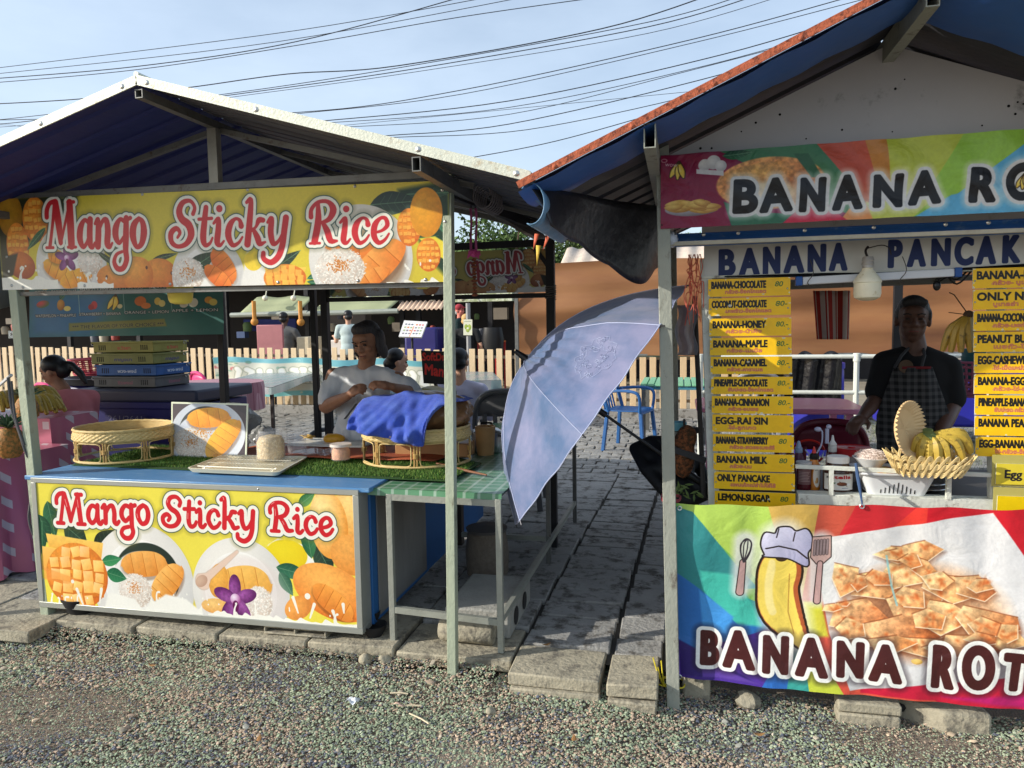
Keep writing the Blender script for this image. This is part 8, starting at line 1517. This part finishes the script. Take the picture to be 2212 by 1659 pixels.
# --- pancake vendor
VY = 1.2; T = thing('person', 'vendor in a black T-shirt and dark checked apron standing behind the pancake cart', 'person', tuple(W2(1975,980,VY)))
hc = W2(1972,690,VY); dsk = M('skin_dark', (92,64,52), .55, 0, .2, 26, .15, 90); pr = []; P = head(pr, hc, (-.2,-1,-.08), (.02,0,1), 1.04); nk = W2(1978,752,VY); Ls = W2(1912,785,VY+.02); Rs = W2(2046,795,VY+.04); Le = W2(1893,862,VY-.02); Re = W2(2056,875,VY+.02); Lw = W2(1862,902,VY-.2); Rw = W2(2030,940,VY-.22)
pr += [('c', [(hc+Vector((0,.03,-.05)), .06), (nk+Vector((0,.02,.0)), .062), (nk+Vector((0,.03,-.08)), .075)]), ('c', [(Ls, .055), (Le, .044), (Le.lerp(Lw,.5), .04), (Lw, .028)]), ('c', [(Rs, .058), (Re, .05), (Re.lerp(Rw,.5), .044), (Rw, .029)])]
hand(pr, Lw, W2(1845,915,VY-.28)-Lw, (-.3,-.5,.8), 1.05, .6, -1); hand(pr, Rw, W2(2012,958,VY-.28)-Rw, (.3,-.5,.8), 1.05, .7, 1); finish('body', organic(pr, .006, 5), dsk, T); face_parts(T, P, 1.04)
tor = [('e', W2(1975,815,VY+.04), (.2,.12,.17)), ('e', W2(1975,870,VY+.04), (.19,.135,.2)), ('e', W2(1970,930,VY+.04), (.19,.15,.2)), ('e', W2(1970,1000,VY+.04), (.19,.15,.22)), ('c', [(nk+Vector((-.05,.02,-.04)), .055), (Ls, .072), (Ls.lerp(Le,.5), .07), (Ls.lerp(Le,.78), .072)]), ('c', [(nk+Vector((.05,.02,-.04)), .055), (Rs, .075), (Rs.lerp(Re,.5), .074), (Rs.lerp(Re,.8), .078)])]
finish('t_shirt', organic(tor, .011, 8), M('black_cotton', (22,22,24), .95, 0, .15, 10), T)
b = MB(); bw = lambda z: .12+.16*min(1, max(0, (1.36-z)/.35))**.7; c0 = W2(1958,820,VY)
zt0, zb0 = W2(1958,793,VY-.1).z, .55
b.grid(lambda u, v: (c0.x+.005+(u-.5)*(.19+.17*min(1,v*3)), VY-.095-.045*math.sin(math.pi*u)-.05*min(1,v*1.6)+.006*math.sin(u*14+v*5), zt0+(zb0-zt0)*v), 24, 30)
T_ap = b.build('apron', pattern_mat('apron_check', 'check', (20,20,22), (86,84,84), (28,28,28), .9), T, solid=.004)
for x0, x1 in ((1932,1960),(1990,2012)):
    b = MB(); b.tube([W2(x0,795,VY-.115), W2((x0+1975)/2+ (x1-1975)*.4,768,VY-.09), W2(1972+(x1-1975)*.6,752,VY-.02)], .008, 6, flat=1); b.build('apron_strap', M('strap_dark', (60,60,62), .9), T)
b = MB(); b.grid(lambda u, v: (c0.x-.06+.14*u, VY-.135-.002*math.sin(u*3), zt0+.006-.014*v), 8, 1); b.build('apron_binding', M('binding_red', (110,30,36), .9), T_ap, solid=.003)
b = MB(); q = W2(1958,792,VY-.145); b.lathe([(0,0),(.036,.0),(.036,.001),(.034,.002),(.032,.001),(0,.001)], q+Vector((0,.01,0)), 28, axis=(0,-1,0)); b.build('shirt_badge', M('badge_brown', (84,66,50), .8), T)
hr = [('e', P(0,-.024,.05), (.082,.092,.082)), ('e', P(-.07,-.02,.02), (.018,.045,.045)), ('e', P(.07,-.02,.02), (.018,.045,.045)), ('c', [(P(-.045,.05,.092), .02), (P(0,.06,.102), .022), (P(.045,.05,.092), .02)])]
finish('hair', organic(hr, .007, 3), M('grizzled_hair', (50,50,52), .6, 0, .4, 60, .5, 120), T)
# --- simpler figures further back
def figure(lab, hd, face, neck, sh, el, wr, waist, hipz, shirt, sk, hcol, sc_=1, long_hair=None, cap=None, trousers=None, standing=None, vox=.013, sleeve=.6):
    T = thing('person', lab, 'person', (neck.x, neck.y, .1)); pr = []; P = head(pr, hd, face, (0,0,1), sc_); pr.append(('c', [(hd-Vector((0,0,.05*sc_)), .05*sc_), (neck, .055*sc_), (neck-Vector((0,0,.06*sc_)), .07*sc_)]))
    for s_, e_, w_ in zip(sh, el, wr):
        pr.append(('c', [(s_, .048*sc_), (e_, .04*sc_), (w_, .026*sc_)])); hand(pr, w_, (w_-e_)+Vector((0,0,-.02)), (0,0,1), sc_, .6)
    if trousers and standing: pass
    finish('body', organic(pr, .0085, 4), sk, T); face_parts(T, P, sc_)
    mid = (sh[0]+sh[1])/2; wv = (sh[1]-sh[0]).normalized(); fw_ = Vector(face).normalized(); e_ = Matrix((wv, wv.cross(Vector((0,0,1))), Vector((0,0,1)))).transposed().to_euler(); hw = (sh[1]-sh[0]).length/2
    tor = [('e', mid.lerp(waist,.2), (hw*.95,.11*sc_,.16*sc_), e_), ('e', mid.lerp(waist,.6), (hw*.88,.12*sc_,.2*sc_), e_), ('e', waist, (hw*.88,.13*sc_,.2*sc_), e_)]
    for s_, el_ in zip(sh, el): tor.append(('c', [(neck-Vector((0,0,.04*sc_)), .055*sc_), (s_, .064*sc_), (s_.lerp(el_, sleeve), .066*sc_)]))
    finish('shirt', organic(tor, vox, 6), shirt, T)
    if long_hair == 'pony': hr = [('e', P(0,-.02,.045), (.088*sc_,.098*sc_,.085*sc_)), ('c', [(P(0,-.09,.03), .03*sc_), (P(0,-.15,0), .028*sc_), (P(0,-.19,-.09), .03*sc_), (P(0,-.2,-.17), .018*sc_)]), ('e', P(0,-.06,-.01), (.08*sc_,.06*sc_,.07*sc_))]
    else: hr = [('e', P(0,-.024,.045), (.085*sc_,.092*sc_,.082*sc_)), ('e', P(0,-.05,-.02), (.078*sc_,.062*sc_,.06*sc_))]
    if cap is None: finish('hair', organic(hr, .01, 3), hcol, T)
    else:
        finish('hair', organic(hr[1:], .01, 3), hcol, T); b = MB(); b.ell(P(0,-.01,.055), (.088*sc_,.1*sc_,.075*sc_)); b.tube([P(-.05,.08,.06), P(0,.15,.055), P(.05,.08,.06)], .01*sc_, 6); b.grid(lambda u, v: P(-.06+.12*u, .06+.09*v*math.sin(math.pi*u), .058), 8, 3); b.build('cap', cap, T)
    if trousers: b = MB(); finish('trousers', organic([('c', [(waist+wv*s*hw*.35-Vector((0,0,.1)), .1*sc_), (waist+wv*s*hw*.45-Vector((0,0,.5*sc_)), .075*sc_), (waist+wv*s*hw*.45-Vector((0,0,.85*sc_)), .055*sc_)]) for s in (-1,1)], .016, 4), trousers, T)
    return T
V = Vector; wh = M('hair_black', (18,16,16), .45, 0, .3, 40)
# ponytailed woman, seen from the side
h = W2(116,802,1.6); figure('woman with a dark ponytail in a dusty pink shirt, bending over the fruit table', h, (-1,-.25,-.35), wh and h+V((.06,.02,-.15)), [h+V((-.0,-.17,-.23)), h+V((.2,.15,-.22))], [h+V((-.12,-.28,-.42)), h+V((.1,.2,-.5))], [h+V((-.36,-.3,-.45)), h+V((-.2,.1,-.52))], h+V((.2,.03,-.58)), 0, M('shirt_pink', (196,116,120), .9, 0, .1, 8, .3, 30), skin, wh, 1.0, 'pony')
h = W2(858,782,3.0); figure('seated diner with black hair in a pale blue top right of the fruit peeling woman', h, (.9,.6,-.2), h+V((0,0,-.15)), [h+V((-.08,.14,-.22)), h+V((.12,-.15,-.22))], [h+V((.1,.2,-.42)), h+V((.28,-.12,-.44))], [h+V((.3,.15,-.42)), h+V((.48,.0,-.40))], h+V((-.02,0,-.58)), 0, M('shirt_paleblue', (150,186,206), .9), skin2, wh, 1.0)
h = W2(992,782,3.05); figure('seated diner in a loose lilac grey shirt seen from behind the centre post', h, (-.1,1,-.2), h+V((.01,-.01,-.16)), [h+V((-.18,0,-.25)), h+V((.2,0,-.25))], [h+V((-.24,.1,-.5)), h+V((.26,.08,-.5))], [h+V((-.1,.35,-.5)), h+V((.12,.35,-.5))], h+V((0,-.02,-.62)), 0, M('shirt_lilac', (186,184,206), .9, 0, .1, 8, .3, 30), skin2, wh, 1.0, sleeve=.9)
h = W2(752,684,10.6); figure('person in a grey shirt standing with back turned beyond the fence', h, (-.5,.8,-.2), h+V((0,0,-.16)), [h+V((-.19,-.05,-.22)), h+V((.19,.05,-.22))], [h+V((-.28,0,-.5)), h+V((.26,.05,-.5))], [h+V((-.36,.1,-.42)), h+V((.2,.3,-.5))], h+V((0,0,-.65)), 0, M('shirt_greenish', (176,190,188), .9), skin2, wh, 1.05, trousers=M('trousers_dark', (40,40,48), .9), vox=.016)
h = W2(614,688,12); figure('dark figure in charcoal clothes beside the pink board', h, (.1,1,0), h+V((0,0,-.16)), [h+V((-.26,0,-.3)), h+V((.26,0,-.3))], [h+V((-.38,0,-.6)), h+V((.36,.1,-.6))], [h+V((-.4,.3,-.6)), h+V((.2,.35,-.6))], h+V((0,0,-.75)), 0, M('shirt_charcoal', (84,84,84), .9), M('skin_dark'), wh, 1.2, trousers=M('trousers_dark'), vox=.018)
h = W2(993,671,12.4); figure('older man in a red cap and dark green shirt walking in the far lane', h, (1,-.3,0), h+V((0,0,-.16)), [h+V((0,-.2,-.25)), h+V((0,.2,-.25))], [h+V((.02,-.26,-.55)), h+V((.02,.26,-.55))], [h+V((.15,-.26,-.75)), h+V((.15,.24,-.75))], h+V((0,0,-.65)), 0, M('shirt_darkgreen', (30,50,50), .9), M('skin_ruddy', (206,120,104), .6), M('hair_white', (200,200,196), .7), 1.15, cap=M('cap_red', (150,44,54), .8), trousers=M('trousers_dark'), vox=.018)
h = W2(1008,692,12.0); figure('blond person in black with back turned next to the coconut poster', h, (.3,1,0), h+V((0,0,-.16)), [h+V((-.22,0,-.25)), h+V((.22,0,-.25))], [h+V((-.32,0,-.55)), h+V((.32,0,-.55))], [h+V((-.3,.1,-.8)), h+V((.3,.1,-.8))], h+V((0,0,-.65)), 0, M('shirt_black', (24,24,26), .9), skin2, M('hair_blond', (206,166,106), .7), 1.15, trousers=M('trousers_dark'), vox=.018)
# ---------------------------------------------------------------- light
sd = Vector((2.08, 1.0, -.976)).normalized()       # direction the sunlight travels
el_ = math.asin(-sd.z); azi = math.atan2(-sd.x, -sd.y)
w = bpy.data.worlds.new('World'); SC.world = w; w.use_nodes = True; n = w.node_tree.nodes; l = w.node_tree.links; bg = n['Background']
sk = n.new('ShaderNodeTexSky'); sk.sky_type = 'NISHITA'; sk.sun_disc = False; sk.sun_elevation = el_; sk.sun_rotation = azi; sk.air_density = 1.0; sk.dust_density = 1.6; sk.ozone_density = 1.2
tc = n.new('ShaderNodeTexCoord'); mp = n.new('ShaderNodeMapping'); mp.inputs['Scale'].default_value = (1,1,3.2); l.new(tc.outputs['Generated'], mp.inputs[0]); nz = n.new('ShaderNodeTexNoise'); nz.inputs['Scale'].default_value = 2.6; nz.inputs['Detail'].default_value = 9; nz.inputs['Roughness'].default_value = .55; l.new(mp.outputs[0], nz.inputs[0])
mr = n.new('ShaderNodeMapRange'); mr.inputs[1].default_value = .36; mr.inputs[2].default_value = .82; mr.inputs[3].default_value = .38; mr.inputs[4].default_value = .7; l.new(nz.outputs[0], mr.inputs[0]); mx = n.new('ShaderNodeMix'); mx.data_type = 'RGBA'; mx.inputs[7].default_value = (5.0,5.9,7.0,1)
l.new(mr.outputs[0], mx.inputs[0]); l.new(sk.outputs[0], mx.inputs[6]); l.new(mx.outputs[2], bg.inputs[0]); bg.inputs[1].default_value = .138
ld = bpy.data.lights.new('sun', 'SUN'); ld.energy = 3.8; ld.angle = R(.5); ld.color = (1,.955,.87); so = bpy.data.objects.new('sun', ld); COL.objects.link(so); so.rotation_euler = sd.to_track_quat('-Z', 'Y').to_euler(); so.location = (-10,-6,8)
SC.view_settings.view_transform = 'Standard'; SC.view_settings.look = 'None'; SC.view_settings.gamma = 1; SC.view_settings.exposure = .45
SC.cycles.use_denoising = True; SC.cycles.max_bounces = 8; SC.cycles.transparent_max_bounces = 12
